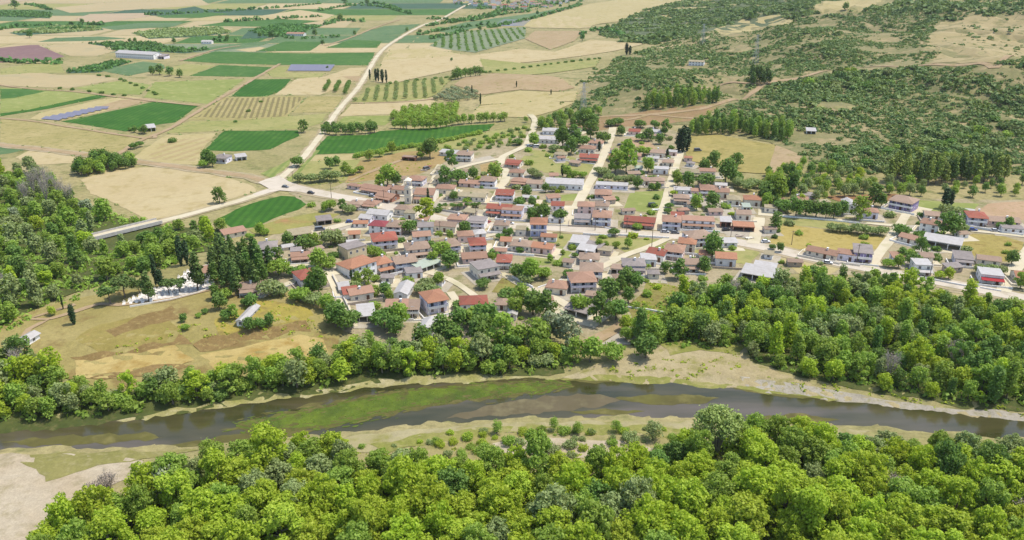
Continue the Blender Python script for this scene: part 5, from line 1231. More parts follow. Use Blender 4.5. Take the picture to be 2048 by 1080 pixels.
def trunk_mesh(h, r, rng, limbs=5, spread=2.2, top=.8, lean=.3, mat=None, fork=.35):
    b = MB()
    ax = Vector((rng.uniform(-lean, lean), rng.uniform(-lean, lean), h * top))
    b.tube([(0, 0, -.4), (ax.x * .3, ax.y * .3, h * .25), ax * .7, ax], [r * 1.25, r, r * .7, r * .3], 6)
    for i in range(limbs):
        a = 2 * math.pi * i / max(limbs, 1) + rng.uniform(-.4, .4); z = h * (fork + (top - .12 - fork) * i / max(limbs, 1)); p = Vector((ax.x * z / h, ax.y * z / h, z))
        q = p + Vector((math.cos(a) * spread * .5, math.sin(a) * spread * .5, h * .10)); e = p + Vector((math.cos(a) * spread, math.sin(a) * spread, h * .24))
        b.tube([p, q, e], [r * .55, r * .38, r * .15], 5)
    return b.mesh('trunk', mat or BARK)
class NR(random.Random): pass
PROTO = {}
def broad(seed, n, size, shape):
    """a crown of lobes about 8 m wide, foot at zero"""
    rg = random.Random(seed); ng = np.random.default_rng(seed)
    lobes = []
    if shape == 'round':
        H, Rw = 8.6, 3.6
        lobes.append((0, 0, 5.2, 2.5, 2.5, 2.6))
        for i in range(11):
            a = 2.4 * i + rg.uniform(-.3, .3); k = rg.uniform(.45, 1.0); z = 2.9 + 4.6 * (i / 10.0) + rg.uniform(-.3, .4); rad = Rw * k * (1 - .45 * max(0, (z - 4.5) / 4)) * .75
            s = rg.uniform(1.15, 1.75); lobes.append((math.cos(a) * rad, math.sin(a) * rad, z, s, s, s * .9))
    elif shape == 'tall':
        H, Rw = 12.0, 2.6
        for i in range(13):
            z = 2.6 + 8.2 * i / 12; a = 2.4 * i; rad = Rw * rg.uniform(.3, .8) * (1 - .6 * (z / 12) ** 2); s = rg.uniform(1.1, 1.7) * (1 - .3 * z / 12)
            lobes.append((math.cos(a) * rad, math.sin(a) * rad, z, s, s, s * 1.25))
    elif shape == 'wide':
        lobes.append((0, 0, 4.0, 2.8, 2.8, 1.9))
        for i in range(13):
            a = 2.4 * i + rg.uniform(-.3, .3); rad = rg.uniform(1.8, 3.5); z = 2.4 + rg.uniform(0, 3.2) * (1 - rad / 5.5) + rg.uniform(0, 1.2); s = rg.uniform(1.0, 1.6)
            lobes.append((math.cos(a) * rad, math.sin(a) * rad, z, s, s, s * .85))
    elif shape == 'clumpy':       # loose crown whose lobes stand apart
        for i in range(16):
            a = 2.4 * i + rg.uniform(-.4, .4); z = 2.4 + 7.2 * (i / 15.0) ** .9 + rg.uniform(-.4, .4); rad = 3.7 * rg.uniform(.35, 1.0) * math.sqrt(max(.1, 1 - ((z - 4.4) / 6.0) ** 2)); s = rg.uniform(.8, 1.45)
            lobes.append((math.cos(a) * rad, math.sin(a) * rad, z, s, s, s * .8))
    elif shape == 'leafy':        # many small sprays over a broad dome
        lobes.append((0, 0, 4.6, 2.6, 2.6, 2.6))
        for i in range(54):
            zz = 1 - 1.45 * (i + .5) / 54; a = 2.39996 * i + rg.uniform(-.2, .2); q = math.sqrt(max(0, 1 - zz * zz)); k = rg.uniform(.62, 1.22); s = rg.uniform(.5, .95)
            lobes.append((math.cos(a) * q * 3.5 * k, math.sin(a) * q * 3.5 * k, 5.0 + zz * 3.7 * k, s, s, s * .8))
    elif shape == 'bush':
        lobes.append((0, 0, 1.5, 2.6, 2.6, 1.7))
        for i in range(8):
            a = 2.4 * i; rad = rg.uniform(1.2, 2.9); s = rg.uniform(.9, 1.5); lobes.append((math.cos(a) * rad, math.sin(a) * rad, rg.uniform(.6, 2.4), s, s, s * .9))
    elif shape == 'pine':
        for i in range(12):
            z = 3.6 + 7.4 * i / 11; a = 2.4 * i; rad = 1.9 * rg.uniform(.2, .9) * (1 - .75 * (z - 3) / 9); s = 1.5 * (1 - .6 * (z - 3) / 9)
            lobes.append((math.cos(a) * rad, math.sin(a) * rad, z, s, s, s * .95))
    elif shape == 'umbrella':
        for i in range(12):
            a = 2.4 * i; rad = rg.uniform(.2, 3.2); s = rg.uniform(1.1, 1.6); lobes.append((math.cos(a) * rad, math.sin(a) * rad, 6.2 + rg.uniform(-.5, 1.0) - rad * .25, s, s, s * .62))
    elif shape == 'cypress':
        for i in range(9):
            z = .9 + 9.6 * i / 8; s = 1.0 * math.sin(math.pi * min(.96, (.16 + .84 * (1 - i / 8.6)))) ** .6 * (1.0 if i else .8); s = max(.28, s * (1 - .25 * i / 8))
            lobes.append((rg.uniform(-.1, .1), rg.uniform(-.1, .1), z, s, s, 1.1))
    return crown_arrays(lobes, n, size, ng)
TRUNKS = {'round': (7.5, .26, 5, 2.4), 'tall': (10.5, .22, 6, 1.3), 'wide': (5.2, .24, 5, 2.4), 'clumpy': (8.6, .24, 7, 2.7), 'leafy': (8.2, .24, 7, 2.6), 'bush': (2.2, .10, 4, 1.3), 'pine': (10.6, .20, 5, .9), 'umbrella': (6.6, .22, 6, 2.4), 'cypress': (9.0, .14, 0, 0)}
def proto(shape, leaf, n, size, nvar=3):
    k = (shape, leaf, n)
    if k not in PROTO:
        PROTO[k] = []
        for s in range(nvar):
            sd = abs(hash(shape)) % 1 + {'round': 1, 'tall': 2, 'wide': 3, 'clumpy': 4, 'leafy': 9, 'bush': 5, 'pine': 6, 'umbrella': 7, 'cypress': 8}[shape] * 100 + s * 17 + n % 13
            v, q, t = broad(sd, n, size, shape)
            h, r, lb, sp = TRUNKS[shape]
            PROTO[k].append((leaf_mesh('crown', v, q, t, LF[leaf]), trunk_mesh(h, r, random.Random(sd), lb, sp)))
    return PROTO[k]
WIDTH = {'round': 7.6, 'tall': 5.6, 'wide': 8.4, 'clumpy': 8.2, 'leafy': 8.2, 'bush': 7.4, 'pine': 5.2, 'umbrella': 8.2, 'cypress': 2.4}
pr = random.Random(23)
NT_ = [0]
def plant(name, shape, leaf, p, sc, label, cat, group=None, n=900, size=.5, sq=None, trunk=True, nvar=3):
    """one plant: crown and trunk under an empty at its foot"""
    cm, tm = pr.choice(proto(shape, leaf, n, size, nvar))
    k = sq or pr.uniform(.88, 1.15)
    t = thing(name, label, cat, (p[0], p[1], p[2]), pr.uniform(0, 6.28), group, (sc, sc * pr.uniform(.86, 1.16), sc * k))
    t.rotation_euler = (pr.uniform(-.07, .07), pr.uniform(-.07, .07), t.rotation_euler[2])
    put('crown', cm, t)
    if trunk: put('trunk', tm, t)
    NT_[0] += 1
    return t
def scatter(poly, gap, tries, rng, keep=None, blocked=None):
    x0, y0 = poly.min(0); x1, y1 = poly.max(0)
    xs = rng.uniform(x0, x1, tries); ys = rng.uniform(y0, y1, tries)
    m = signed_dist(xs, ys, poly) < 0
    xs, ys = xs[m], ys[m]
    cell = {}; out = list(keep or [])
    for p in out: cell.setdefault((int(p[0] // gap), int(p[1] // gap)), []).append(p)
    new = []
    for x, y in zip(xs, ys):
        i, j = int(x // gap), int(y // gap); ok = True
        for a in (i - 1, i, i + 1):
            for b in (j - 1, j, j + 1):
                for q in cell.get((a, b), ()):
                    if (q[0] - x) ** 2 + (q[1] - y) ** 2 < gap * gap: ok = False; break
                if not ok: break
            if not ok: break
        if ok and not (blocked and blocked(x, y)):
            cell.setdefault((i, j), []).append((x, y)); new.append((float(x), float(y)))
    return new
def wpick(rng, table):
    r = rng.random() * sum(w for _, w in table)
    for k, w in table:
        r -= w
        if r <= 0: return k
    return table[-1][0]

# ------------------------------------------------------------------ the wood on the near bank
rng = np.random.default_rng(3)
NEAR = poly_w([(110, 1100), (190, 1068), (262, 1030), (325, 990), (425, 940), (560, 915), (655, 915), (720, 945), (830, 950), (960, 958), (1100, 966), (1290, 958), (1370, 900), (1400, 888), (1500, 884), (1600, 890), (1750, 906), (2080, 925), (2150, 1240), (90, 1240), (70, 1150)])
WP = P(1432, 905)
spots = scatter(NEAR, 5.3, 12000, rng, blocked=lambda x, y: (x - WP.x) ** 2 + (y - WP.y) ** 2 < 42 or (abs(x - WP.x) < 6.5 and WP.y - 16 < y < WP.y))
spots.sort(key=lambda q: -q[1])
ZONES = [(330, 'beside the pale gravel bar'), (620, 'opposite the green weed mat'), (900, 'below the sandy scrub patch'), (1250, 'at the middle of the near wood'), (1500, 'around the tall grey stemmed willow'), (1760, 'about the bare twigged clearing'), (9999, "at the near wood's downstream end")]
for x, y in spots:
    z = float(hgt(x, y)); px, py = project(x, y, z + 5)
    if project(x, y, z + 11)[1] > 1100: continue
    zone = next(t for a, t in ZONES if px < a)
    right = px > 1350
    leaf = wpick(rng, [('bright', .62), ('yellow', .12), ('mid', .18), ('dark', .03), ('olive', .05)] if py > 950 else [('bright', .34), ('mid', .40), ('dark', .08), ('olive', .18)])
    shape = wpick(rng, [('leafy', .70), ('clumpy', .24), ('round', .06)])
    sc = float(rng.uniform(.82, 1.28)) * (1.0 if py > 930 else .82)
    row = 'front edge' if y < 168 else 'second rank' if y < 180 else 'river edge'
    plant({'tall': 'poplar_tree', 'leafy': 'riverside_tree'}.get(shape, 'broadleaf_tree'), shape, leaf, (x, y, z), sc, '%s leafy tree of the %s, %s' % (ADJ[leaf], row, zone), 'tree', '%s trees of the %s %s' % (ADJ[leaf], row, zone), 4400, .28, float(rng.uniform(.8, 1.3)), True, 4)
def lone(name, shape, leaf, px, py, wpx, label, cat='tree', n=1400, size=.4, sq=None, group=None, trunk=True):
    p = P(px, py); sc = wpx / ppm(p) / WIDTH[shape]
    return plant(name, shape, leaf, p, sc, label, cat, group, n, size, sq, trunk)
WILLOW_LEAF = leaf_mat('willow_leaf', S(138, 160, 78, 1.1), S(172, 186, 108, 1.1), .28)
rw = random.Random(9); pw_ = P(1432, 905); lb_ = []; wt = thing('willow_tree', 'tall grey green willow with pale stems standing above the near wood', 'tree', pw_, 0, None, (1.25, 1.25, 1.2))
for k in range(26):
    a_ = 2.4 * k; r_ = 4.6 * math.sqrt((k + .5) / 26); z_ = 10.2 - .12 * r_ * r_ + rw.uniform(-1.3, .9); s_ = rw.uniform(.9, 1.7); lb_.append((math.cos(a_) * r_, math.sin(a_) * r_, z_, s_, s_, s_ * 1.05))
v_, q_, t_ = crown_arrays(lb_, 5200, .28, np.random.default_rng(4)); put('crown', leaf_mesh('crown', v_, q_, t_, WILLOW_LEAF), wt)
b_ = MB()
for k in range(14):
    a_ = 2.4 * k; e_ = Vector((math.cos(a_) * rw.uniform(2, 4.4), math.sin(a_) * rw.uniform(2, 4.4), rw.uniform(7.5, 10))); b_.tube([(math.cos(a_) * .3, math.sin(a_) * .3, -.4), Vector((math.cos(a_) * 1.0, math.sin(a_) * 1.0, 3.2)), e_ * .75 + Vector((0, 0, 1.2)), e_], [.24, .19, .12, .04], 6)
b_.obj('trunk', [PALEBARK], wt)
lone('willow_tree', 'round', 'grey', 345, 1005, 95, 'silvery willow at the corner of the gravel bar', n=4400, size=.27)
def bare_tree(px, py, h, label, sp=2.6, cat='tree', nm='bare_tree'):
    p = P(px, py); rg = random.Random(int(px * 7 + py)); b = MB()
    for k in range(14):
        a = 2.4 * k; q = Vector((math.cos(a) * .3, math.sin(a) * .3, h * .2)); e = Vector((math.cos(a) * sp * rg.uniform(.4, 1), math.sin(a) * sp * rg.uniform(.4, 1), h * rg.uniform(.7, 1)))
        m = q.lerp(e, .5) + Vector((rg.uniform(-.4, .4), rg.uniform(-.4, .4), .3)); b.tube([(0, 0, -.3), q, m, e], [.16, .13, .08, .025], 5)
        for j in range(16):
            t = rg.uniform(.35, 1); o = q.lerp(e, t) if t > .5 else m.lerp(e, t); f = o + Vector((rg.uniform(-1, 1), rg.uniform(-1, 1), rg.uniform(.3, 1.4))) * h * .12; b.tube([o, f], [.04, .015], 4)
    t = thing(nm, label, cat, p, rg.uniform(0, 6), None)
    b.obj('trunk', [PALEBARK], t)
    v, q, ti = crown_arrays([(0, 0, h * .62, sp * .9, sp * .9, h * .36)], 900, .13, np.random.default_rng(int(px)), .6)
    put('crown', leaf_mesh('crown', v, q, ti, LF['bare']), t)
for i, (px, py, h, lb) in enumerate([(1700, 1000, 9, 'bare grey twigged tree in the clearing of the near wood'), (1775, 1005, 9, 'second bare tree in the clearing, with pinkish twigs'), (1725, 1045, 7, 'low bare tree below the two in the clearing'), (220, 985, 6, 'thin bare saplings over the gravel bar'), (190, 1000, 5, 'shorter bare sapling beside the gravel bar'), (2040, 1060, 9, 'bare tree at the downstream end of the near wood'),
    (95, 408, 15, 'tall bare poplar behind the far creek wood'), (70, 396, 17, 'grey bare tree at the creek wood edge'), (122, 404, 14, 'bare tree beside the tan field corner'), (105, 396, 17, 'tall mauve grey bare poplar by the tan field'), (88, 386, 16, 'mauve grey bare poplar behind the others by the tan field'), (140, 408, 12, 'low bare tree at the tan field edge'), (55, 412, 14, 'bare tree in front of the mauve poplars'), (20, 590, 10, 'bare brown tree in the creek wood'), (770, 735, 9, 'bare brown tree on the far river bank'), (1800, 640, 10, 'bare tree amid the wood below the main road'), (1775, 760, 10, 'pale dead tree in the far bank wood'), (1905, 735, 10, 'grey leafless tree by the bright glade'), (1465, 600, 9, 'bare tree at the top of the far bank wood'), (40, 750, 9, 'bare tree on the river corner under the bluff')]):
    bare_tree(px, py, h, lb, 2.6 if h < 10 else 3.4)

# shrubs of the sandy scrub
for i, (px, py, w, sh, lf, w1) in enumerate([(1018, 888, 32, 'bush', 'mid', 'round dome'), (1103, 904, 38, 'bush', 'olive', 'pale dome'), (1140, 894, 34, 'bush', 'olive', 'low dome'), (1073, 886, 26, 'bush', 'yellow', 'small yellow'), (994, 868, 26, 'round', 'mid', 'upright'), (1082, 862, 20, 'bush', 'mid', 'small'), (1108, 862, 24, 'round', 'mid', 'upright'), (1128, 866, 28, 'bush', 'mid', 'thick'), (1155, 868, 24, 'round', 'mid', 'dense'),
    (1232, 864, 24, 'round', 'mid', 'upright'), (1248, 864, 22, 'bush', 'mid', 'squat'), (1260, 882, 40, 'bush', 'olive', 'broad'), (1305, 880, 40, 'round', 'olive', 'leaning'), (1225, 890, 26, 'bush', 'mid', 'dark'), (968, 866, 22, 'bush', 'olive', 'low'), (935, 878, 26, 'bush', 'yellow', 'yellowish'), (965, 905, 36, 'bush', 'mid', 'thick'), (990, 910, 28, 'bush', 'olive', 'ragged'), (1045, 868, 24, 'bush', 'yellow', 'pale'), (900, 868, 18, 'bush', 'yellow', 'dry'), (880, 892, 24, 'bush', 'yellow', 'straggling'), (860, 888, 18, 'bush', 'olive', 'tiny'),
    (1275, 905, 26, 'bush', 'yellow', 'flat'), (1240, 902, 14, 'bush', 'mid', 'tiny'), (1320, 905, 32, 'bush', 'mid', 'round'), (1180, 868, 20, 'bush', 'yellow', 'thin'), (1200, 900, 20, 'bush', 'olive', 'faded'), (1150, 880, 16, 'bush', 'olive', 'knee high'), (1350, 905, 34, 'round', 'mid', 'tall'), (1535, 858, 22, 'bush', 'mid', 'lone'), (1180, 930, 30, 'bush', 'yellow', 'edge'), (1240, 935, 34, 'bush', 'olive', 'edge')]):
    lone('shrub', sh, lf, px, py, w, '%s %s shrub on the sandy scrub of the near bank' % (w1, ADJ[lf]), 'shrub', 1100, .3, group='%s %s shrubs on the sand' % (w1, ADJ[lf]))

SANDP = poly_w([(700, 898), (860, 878), (1000, 862), (1380, 860), (1385, 900), (1330, 935), (1000, 935), (760, 930)])
for x, y in scatter(SANDP, 3.6, 400, rng)[:70]:
    lf = wpick(rng, [('mid', .35), ('olive', .35), ('yellow', .3)]); px, py = project(x, y, 0)
    lb = '%s %s scrub bush on the near bank %s' % ('low' if rng.random() < .5 else 'rounded', ADJ[lf], 'by the water' if py < 872 else 'amid pale sand' if px < 1200 else 'near the pale stemmed willow')
    plant('sand_bush', 'bush', lf, (x, y, float(hgt(x, y))), float(rng.uniform(.16, .5)), lb, 'shrub', lb + ' group', 700, .34, float(rng.uniform(.8, 1.2)), False)

# ------------------------------------------------------------------ woods of the far bank, belt and creek
def wood(name, px, gap, tries, leaves, shapes, lo, hi, zones, n, size, what, maxn=320, block=None, cat='tree'):
    sp = scatter(poly_w(px), gap, tries, rng, blocked=block)
    k = 0
    for x, y in sp[:maxn]:
        z = float(hgt(x, y))
        if z < -.9: continue
        lf = wpick(rng, leaves); sh = wpick(rng, shapes); qx, qy = project(x, y, z)
        zn = next(t for a, t in zones if qx < a)
        size_w = 'small' if k % 3 == 0 else 'tall' if k % 3 == 1 else 'spreading'
        sc = float(rng.uniform(lo, hi)) * (.78 if size_w == 'small' else 1.1 if size_w == 'tall' else 1.0)
        plant(name, sh, lf, (x, y, z), sc, '%s %s tree %s %s' % (size_w, ADJ[lf], what, zn), cat, '%s %s trees %s %s' % (size_w, ADJ[lf], what, zn), n, size, 1.12 if size_w == 'tall' else .9 if size_w == 'spreading' else 1.0)
        k += 1
    return k
hole = poly_w([(1255, 600), (1310, 565), (1370, 580), (1350, 640), (1300, 665), (1240, 660)])
glade = poly_w([(1870, 735), (1915, 720), (1925, 745), (1890, 752)])
nw = wood('woodland_tree', [(1290, 612), (1345, 596), (1420, 592), (1480, 588), (1560, 580), (1640, 578), (1740, 583), (1850, 601), (1960, 622), (2090, 646), (2090, 815), (1900, 800), (1750, 776), (1610, 752), (1510, 722), (1492, 700), (1495, 692), (1340, 690), (1255, 690), (1245, 668)], 4.7, 14000,
     [('mid', .40), ('dark', .18), ('bright', .20), ('olive', .16), ('yellow', .06)], [('round', .42), ('clumpy', .4), ('tall', .18)], .66, 1.05,
     [(1420, 'by the sandy river bend'), (1600, 'below the big white sheds'), (1800, 'in the middle of the far wood'), (9999, 'under the main road downstream')], 1500, .38, 'in the wood', 360, lambda x, y: inside(hole, x, y) or inside(glade, x, y))
BZ = [(140, "at the bluff's corner"), (420, 'below the gold terraces'), (680, 'between terraces and weed mat'), (880, 'below the lone white gable'), (9999, 'below the village edge')]
BL = [('mid', .42), ('olive', .24), ('dark', .10), ('bright', .24)]
nb = wood('bankside_tree', [(-40, 735), (30, 712), (75, 738), (120, 780), (200, 798), (330, 780), (450, 765), (560, 748), (640, 738), (640, 784), (450, 808), (250, 841), (140, 852), (-40, 858)], 3.3, 16000, BL, [('round', .45), ('bush', .3), ('clumpy', .25)], .66, .98, BZ, 1000, .42, 'of the river belt', 290)
nb = wood('thicket_tree', [(640, 738), (690, 706), (770, 704), (900, 716), (1000, 702), (1090, 704), (1145, 710), (1132, 738), (1060, 743), (900, 744), (770, 758), (640, 780)], 3.9, 16000, BL, [('round', .5), ('bush', .2), ('clumpy', .3)], .72, 1.05, BZ, 1000, .42, 'of the river belt', 290)
nc = wood('creek_tree', [(-40, 352), (60, 345), (150, 392), (200, 424), (290, 445), (345, 452), (440, 455), (455, 475), (420, 500), (345, 530), (230, 570), (120, 612), (40, 640), (-40, 690)], 5.6, 8000,
     [('mid', .42), ('dark', .16), ('olive', .30), ('grey', .04), ('bright', .08)], [('round', .45), ('clumpy', .4), ('tall', .15)], .62, 1.05,
     [(100, 'at the upstream margin'), (230, 'before the road bridge'), (9999, 'between bridge and pine grove')], 1300, .46, 'of the creek wood', 300, lambda x, y: inside(BRH, x, y)) if not globals().__setitem__('BRH', poly_w([(165, 478), (200, 455), (310, 440), (330, 452), (300, 482), (215, 512)])) else 0
nd = wood('creek_tree', [(150, 345), (200, 330), (262, 326), (272, 334), (220, 344), (165, 356)], 4.8, 4000, [('dark', .7), ('mid', .3)], [('round', 1)], .8, 1.05, [(9999, 'along the plain road')], 900, .5, 'of the creek wood tip', 40)

# ------------------------------------------------------------------ trees of the village, placed one by one
VT = """
852 442 34 B|819 467 32 d|930 470 26 d|775 372 32 g|792 371 22 d|760 377 22 m|860 317 36 d|843 319 22 m|905 337 26 d|888 372 28 d|917 366 34 d|947 360 22 d|988 365 32 g
908 402 18 d|943 400 12 d|882 512 34 g|900 536 34 d|866 530 22 m|967 577 26 d|1035 557 34 d|1060 563 38 g|1086 558 30 g|1050 568 28 o|1136 555 20 d|1015 602 36 d|1042 618 38 g|1066 630 40 d|1092 642 40 d|1030 630 34 m
855 577 30 o|877 572 24 g|866 592 30 o|845 588 30 o|915 617 20 d|556 526 24 d|576 492 22 d|612 502 40 d|630 500 26 m|662 492 40 o|682 489 24 o|685 512 20 d|636 538 38 g|658 537 32 g|640 594 46 d|622 588 24 d|558 552 40 m|584 553 24 d
746 514 26 g|716 572 22 m|736 569 24 m|752 563 18 m|748 590 26 g|772 594 26 d|780 602 18 g|708 643 28 d|672 655 48 d|692 660 44 d|655 625 30 m|602 604 40 g|628 612 34 o|560 594 26 o|545 594 46 o|770 660 48 d|800 655 38 g|792 672 34 d|752 650 24 d
886 686 48 d|906 694 40 d|920 655 38 d|946 652 42 g|976 668 48 d|960 696 54 d|1160 624 40 g|1200 648 50 d|1220 606 38 d|1232 640 48 d|1212 583 28 d|1240 586 26 d|1252 574 30 d|1270 580 30 d|1257 606 26 d|1132 694 56 s|1100 680 44 s|1075 700 56 g|1040 700 50 m|1005 705 56 m
1180 724 46 g|1226 722 42 m|1292 716 46 d|1150 722 34 m|1198 499 18 g|1212 496 12 m|1227 472 20 d|1233 496 16 m|1256 497 16 m|1275 460 18 m|1424 515 36 d|1393 420 24 g|1425 417 30 d|1420 423 20 d|1355 558 32 d|1408 547 26 d|1330 547 22 d
1065 442 24 d|1086 442 28 d|1120 442 26 d|1065 354 22 o|1077 357 18 o|1135 356 20 m|1150 357 18 m|1165 356 18 g|1053 396 20 d|1065 416 18 d|1091 385 16 d|1105 384 14 o|1123 384 16 o|1230 348 38 g|1252 343 38 g|1206 352 24 o|1216 364 20 o|1236 366 18 o|1250 365 18 o|1264 362 16 o|1196 348 18 o|1275 378 22 d
1126 295 32 d|1146 295 34 d|1166 294 26 d|1142 309 28 d|1108 304 18 o|1068 292 24 g|1166 260 32 d|1186 260 28 d|1206 287 28 d|1181 278 26 d|1222 254 20 d|1236 252 22 d|1242 272 16 d|1280 256 22 d|1308 257 18 d|1329 272 22 d|1320 289 18 d|1282 283 22 d|1296 283 20 d|1258 310 26 g|1288 312 26 g|1035 291 20 d
1425 340 30 d|1408 345 22 d|1472 338 22 d|1450 368 36 d|1468 368 30 d|1410 373 32 d|1376 377 28 d|1355 373 20 g|1352 363 18 g|1476 376 24 o|1492 382 26 o|1502 374 24 o|1516 376 20 o|1297 345 24 g|1303 381 12 d|1315 381 12 d|1338 417 16 d|1335 427 14 d|1347 393 14 y
1530 404 36 d|1556 404 40 g|1566 424 36 d|1580 390 40 d|1545 385 34 m|1590 435 28 d|1611 433 30 d|1631 435 28 d|1651 438 26 d|1685 431 24 d|1716 440 34 g|1666 438 24 d|1746 413 32 d|1762 414 22 d|1665 463 22 o|1681 465 24 o|1697 466 22 o|1714 468 28 o|1731 469 24 o|1746 470 24 o|1761 471 22 o
1630 563 38 d|1545 500 14 d|1560 505 16 d|1895 436 30 o|1916 436 28 o|1886 472 38 d|1906 472 34 d|1922 468 24 o|1801 471 32 d|1842 508 26 d|1823 532 32 d|1800 518 20 d|1776 536 22 g|1796 536 22 g|2022 530 24 d|1960 548 26 o|1981 548 24 o|2001 548 20 o|2000 458 18 d|2016 458 18 d|1880 558 22 y|1896 559 20 y|2040 578 26 g
368 645 16 d|410 628 14 d|372 660 16 g|398 636 12 m|440 620 30 d|455 640 26 d|470 640 22 m|500 662 26 d|520 656 24 d|540 652 22 d|505 615 26 d|490 612 16 d|450 600 28 m|432 600 24 d|105 632 16 y
600 365 22 o|622 366 24 o|640 364 24 o|655 362 26 o|672 362 24 o|690 352 22 m|704 350 18 m|660 338 20 d|672 332 16 d|595 334 28 d|720 345 16 m|740 322 16 m|760 314 18 m|784 308 20 m
1040 505 14 d|1100 525 14 m|1000 480 16 d|1020 474 16 d|1010 470 12 d|960 490 16 m|900 480 16 m|840 500 18 o|820 505 14 o|880 490 14 m|1150 515 12 d|1125 510 10 m|985 520 12 m|1060 490 12 d
700 428 24 o|685 424 20 d|660 420 24 m|650 424 16 m|575 488 18 d|520 470 20 m|500 478 16 m|545 492 16 m|530 470 18 m
440 407 24 d|285 266 14 d|270 265 12 d|290 268 16 d|415 330 26 d|425 334 20 d|408 336 18 m|268 298 16 d|280 294 16 d|608 265 20 d|943 238 12 o|870 210 6 d|1052 245 10 m
"""
KIND = {'g': 'mid', 'd': 'dark', 'm': 'mid', 'o': 'olive', 'y': 'yellow', 's': 'grey', 'B': 'bright'}
HX = np.array([(h[0], h[1], h[2]) for h in HOUSES])
used_labels = {}
def near_phrase(p):
    d = (HX[:, 0] - p.x) ** 2 + (HX[:, 1] - p.y) ** 2
    i = int(np.argmin(d)); h = HOUSES[i]; dx, dy = p.x - h[0], p.y - h[1]
    if abs(dx) > abs(dy): side = 'right of' if dx > 0 else 'left of'
    else: side = 'behind' if dy > 0 else 'in front of'
    ph = ' '.join(h[3].replace(',', '').split()[:7])
    return side, h[4], ph
for it in VT.replace('\n', '|').split('|'):
    if not it.strip(): continue
    a = it.split(); px, py, w = float(a[0]), float(a[1]), float(a[2]); lf = KIND[a[3]]
    p = P(px, py); side, noun, ph = near_phrase(p)
    far = p.y > 700
    if far: ph_l = '%s tree standing alone in the plain near %d' % (ADJ[lf], 0)
    sz = 'small' if w < 20 else 'big' if w > 36 else 'round'
    lb = '%s %s tree %s the %s %s' % (sz, ADJ[lf], side, noun, ph)
    lb = ' '.join(lb.split()[:16])
    used_labels[lb] = used_labels.get(lb, 0) + 1
    shape = 'wide' if lf in ('olive',) else pr.choice(['round', 'round', 'clumpy', 'wide']) if w >= 20 else pr.choice(['round', 'wide'])
    sc = w / ppm(p) / WIDTH[shape] * 1.08
    plant('garden_tree', shape, lf, p, sc, lb, 'tree', 'garden trees: ' + lb, 900, .5)
for px, py, w in [(880, 420, 13), (891, 418, 12), (905, 421, 15), (919, 421, 15), (934, 419, 14), (946, 419, 14), (957, 416, 12)]:
    lone('clipped_tree', 'umbrella', 'dark', px, py, w, 'clipped dark tree on a clean stem in the row below the long school', n=700, sq=1.1, group='clipped trees below the long low building', size=.45)

# cypresses and pines
for px, py, w, h, lb in [(857, 417, 6, 11, 'slender black cypress beside the church arcade'), (1357, 305, 15, 16, 'first of the three dark cypresses ending the third street'), (1365, 306, 15, 18, 'tallest of the three dark cypresses ending the third street'), (1373, 303, 15, 16, 'farthest of the three dark cypresses ending the third street'),
    (1334, 315, 6, 6, 'small cypress by the cream gable'), (1125, 352, 8, 7, 'small dark cypress over the warehouse'), (1198, 303, 7, 7, 'dark cypress at the pink hipped house'), (1888, 418, 15, 12, 'broad black cypress above the village end'), (1898, 417, 13, 10, 'shorter black cypress above the village end'),
    (313, 572, 10, 13, 'tall spire cypress of the cemetery'), (322, 576, 14, 8, 'fuller cypress beside the cemetery spire'), (291, 588, 6, 8, 'thin cypress among the marble graves'), (363, 532, 14, 13, 'dark cypress pair member at the grove edge'), (375, 530, 12, 11, 'shorter cypress pair member at the grove edge'), (127, 620, 4, 6, 'pencil thin cypress on the open bluff'), (148, 650, 13, 8, 'split dark conifer on the open bluff'),
    (740, 160, 4, 11, 'first roadside cypress in the plain, set apart'), (752, 163, 6, 13, 'second roadside cypress in the plain'), (757, 163, 6, 13, 'third roadside cypress in the plain'), (765, 165, 8, 13, 'thickest roadside cypress in the plain'), (773, 166, 5, 13, 'last roadside cypress in the plain'), (961, 210, 4, 10, 'lone cypress beneath the tan hillock'), (944, 190, 3, 9, 'thin cypress on the tan hillock'), (1033, 175, 3, 6, 'small cypress atop the bare hillock'), (1102, 190, 3, 5, 'tiny cypress at the hillock foot'),
    (1253, 110, 8, 14, 'dark cypress at the wheat field tip'), (1260, 110, 6, 11, 'shorter dark cypress at the wheat field tip'), (703, 560, 6, 5, 'dark cypress at the gable of the school')]:
    p = P(px, py); sx = w / ppm(p) / WIDTH['cypress'] * 1.15
    cm, tm = proto('cypress', 'cypress', 700, .34, 2)[0 if px % 2 else 1]
    t = thing('cypress', lb, 'tree', p, px % 6, None, (sx, sx, h / 11.6)); put('crown', cm, t); put('trunk', tm, t)
for px, py, w, sh, lb in [(222, 610, 48, 'umbrella', 'spreading umbrella pine at the end of the cemetery'), (250, 596, 50, 'umbrella', 'umbrella pine behind the spreading one'), (298, 604, 30, 'pine', 'pine between the marble graves'), (338, 588, 30, 'umbrella', 'pine shading the middle graves'), (360, 586, 36, 'umbrella', 'brightest pine shading the graves'), (396, 582, 34, 'pine', 'pine beside the cemetery chapel'), (280, 588, 30, 'umbrella', 'pine between spire cypress and umbrella pine'), (1551, 462, 22, 'tall', 'tall dark poplar at the golden lot corner'), (1549, 476, 14, 'bush', 'dark bush under the tall poplar')]:
    lone('pine_tree' if sh in ('umbrella', 'pine') else 'poplar_tree' if sh == 'tall' else 'shrub', sh, 'pine' if sh != 'tall' else 'dark', px, py, w, lb, 'tree' if sh != 'bush' else 'shrub', 1000, .42)
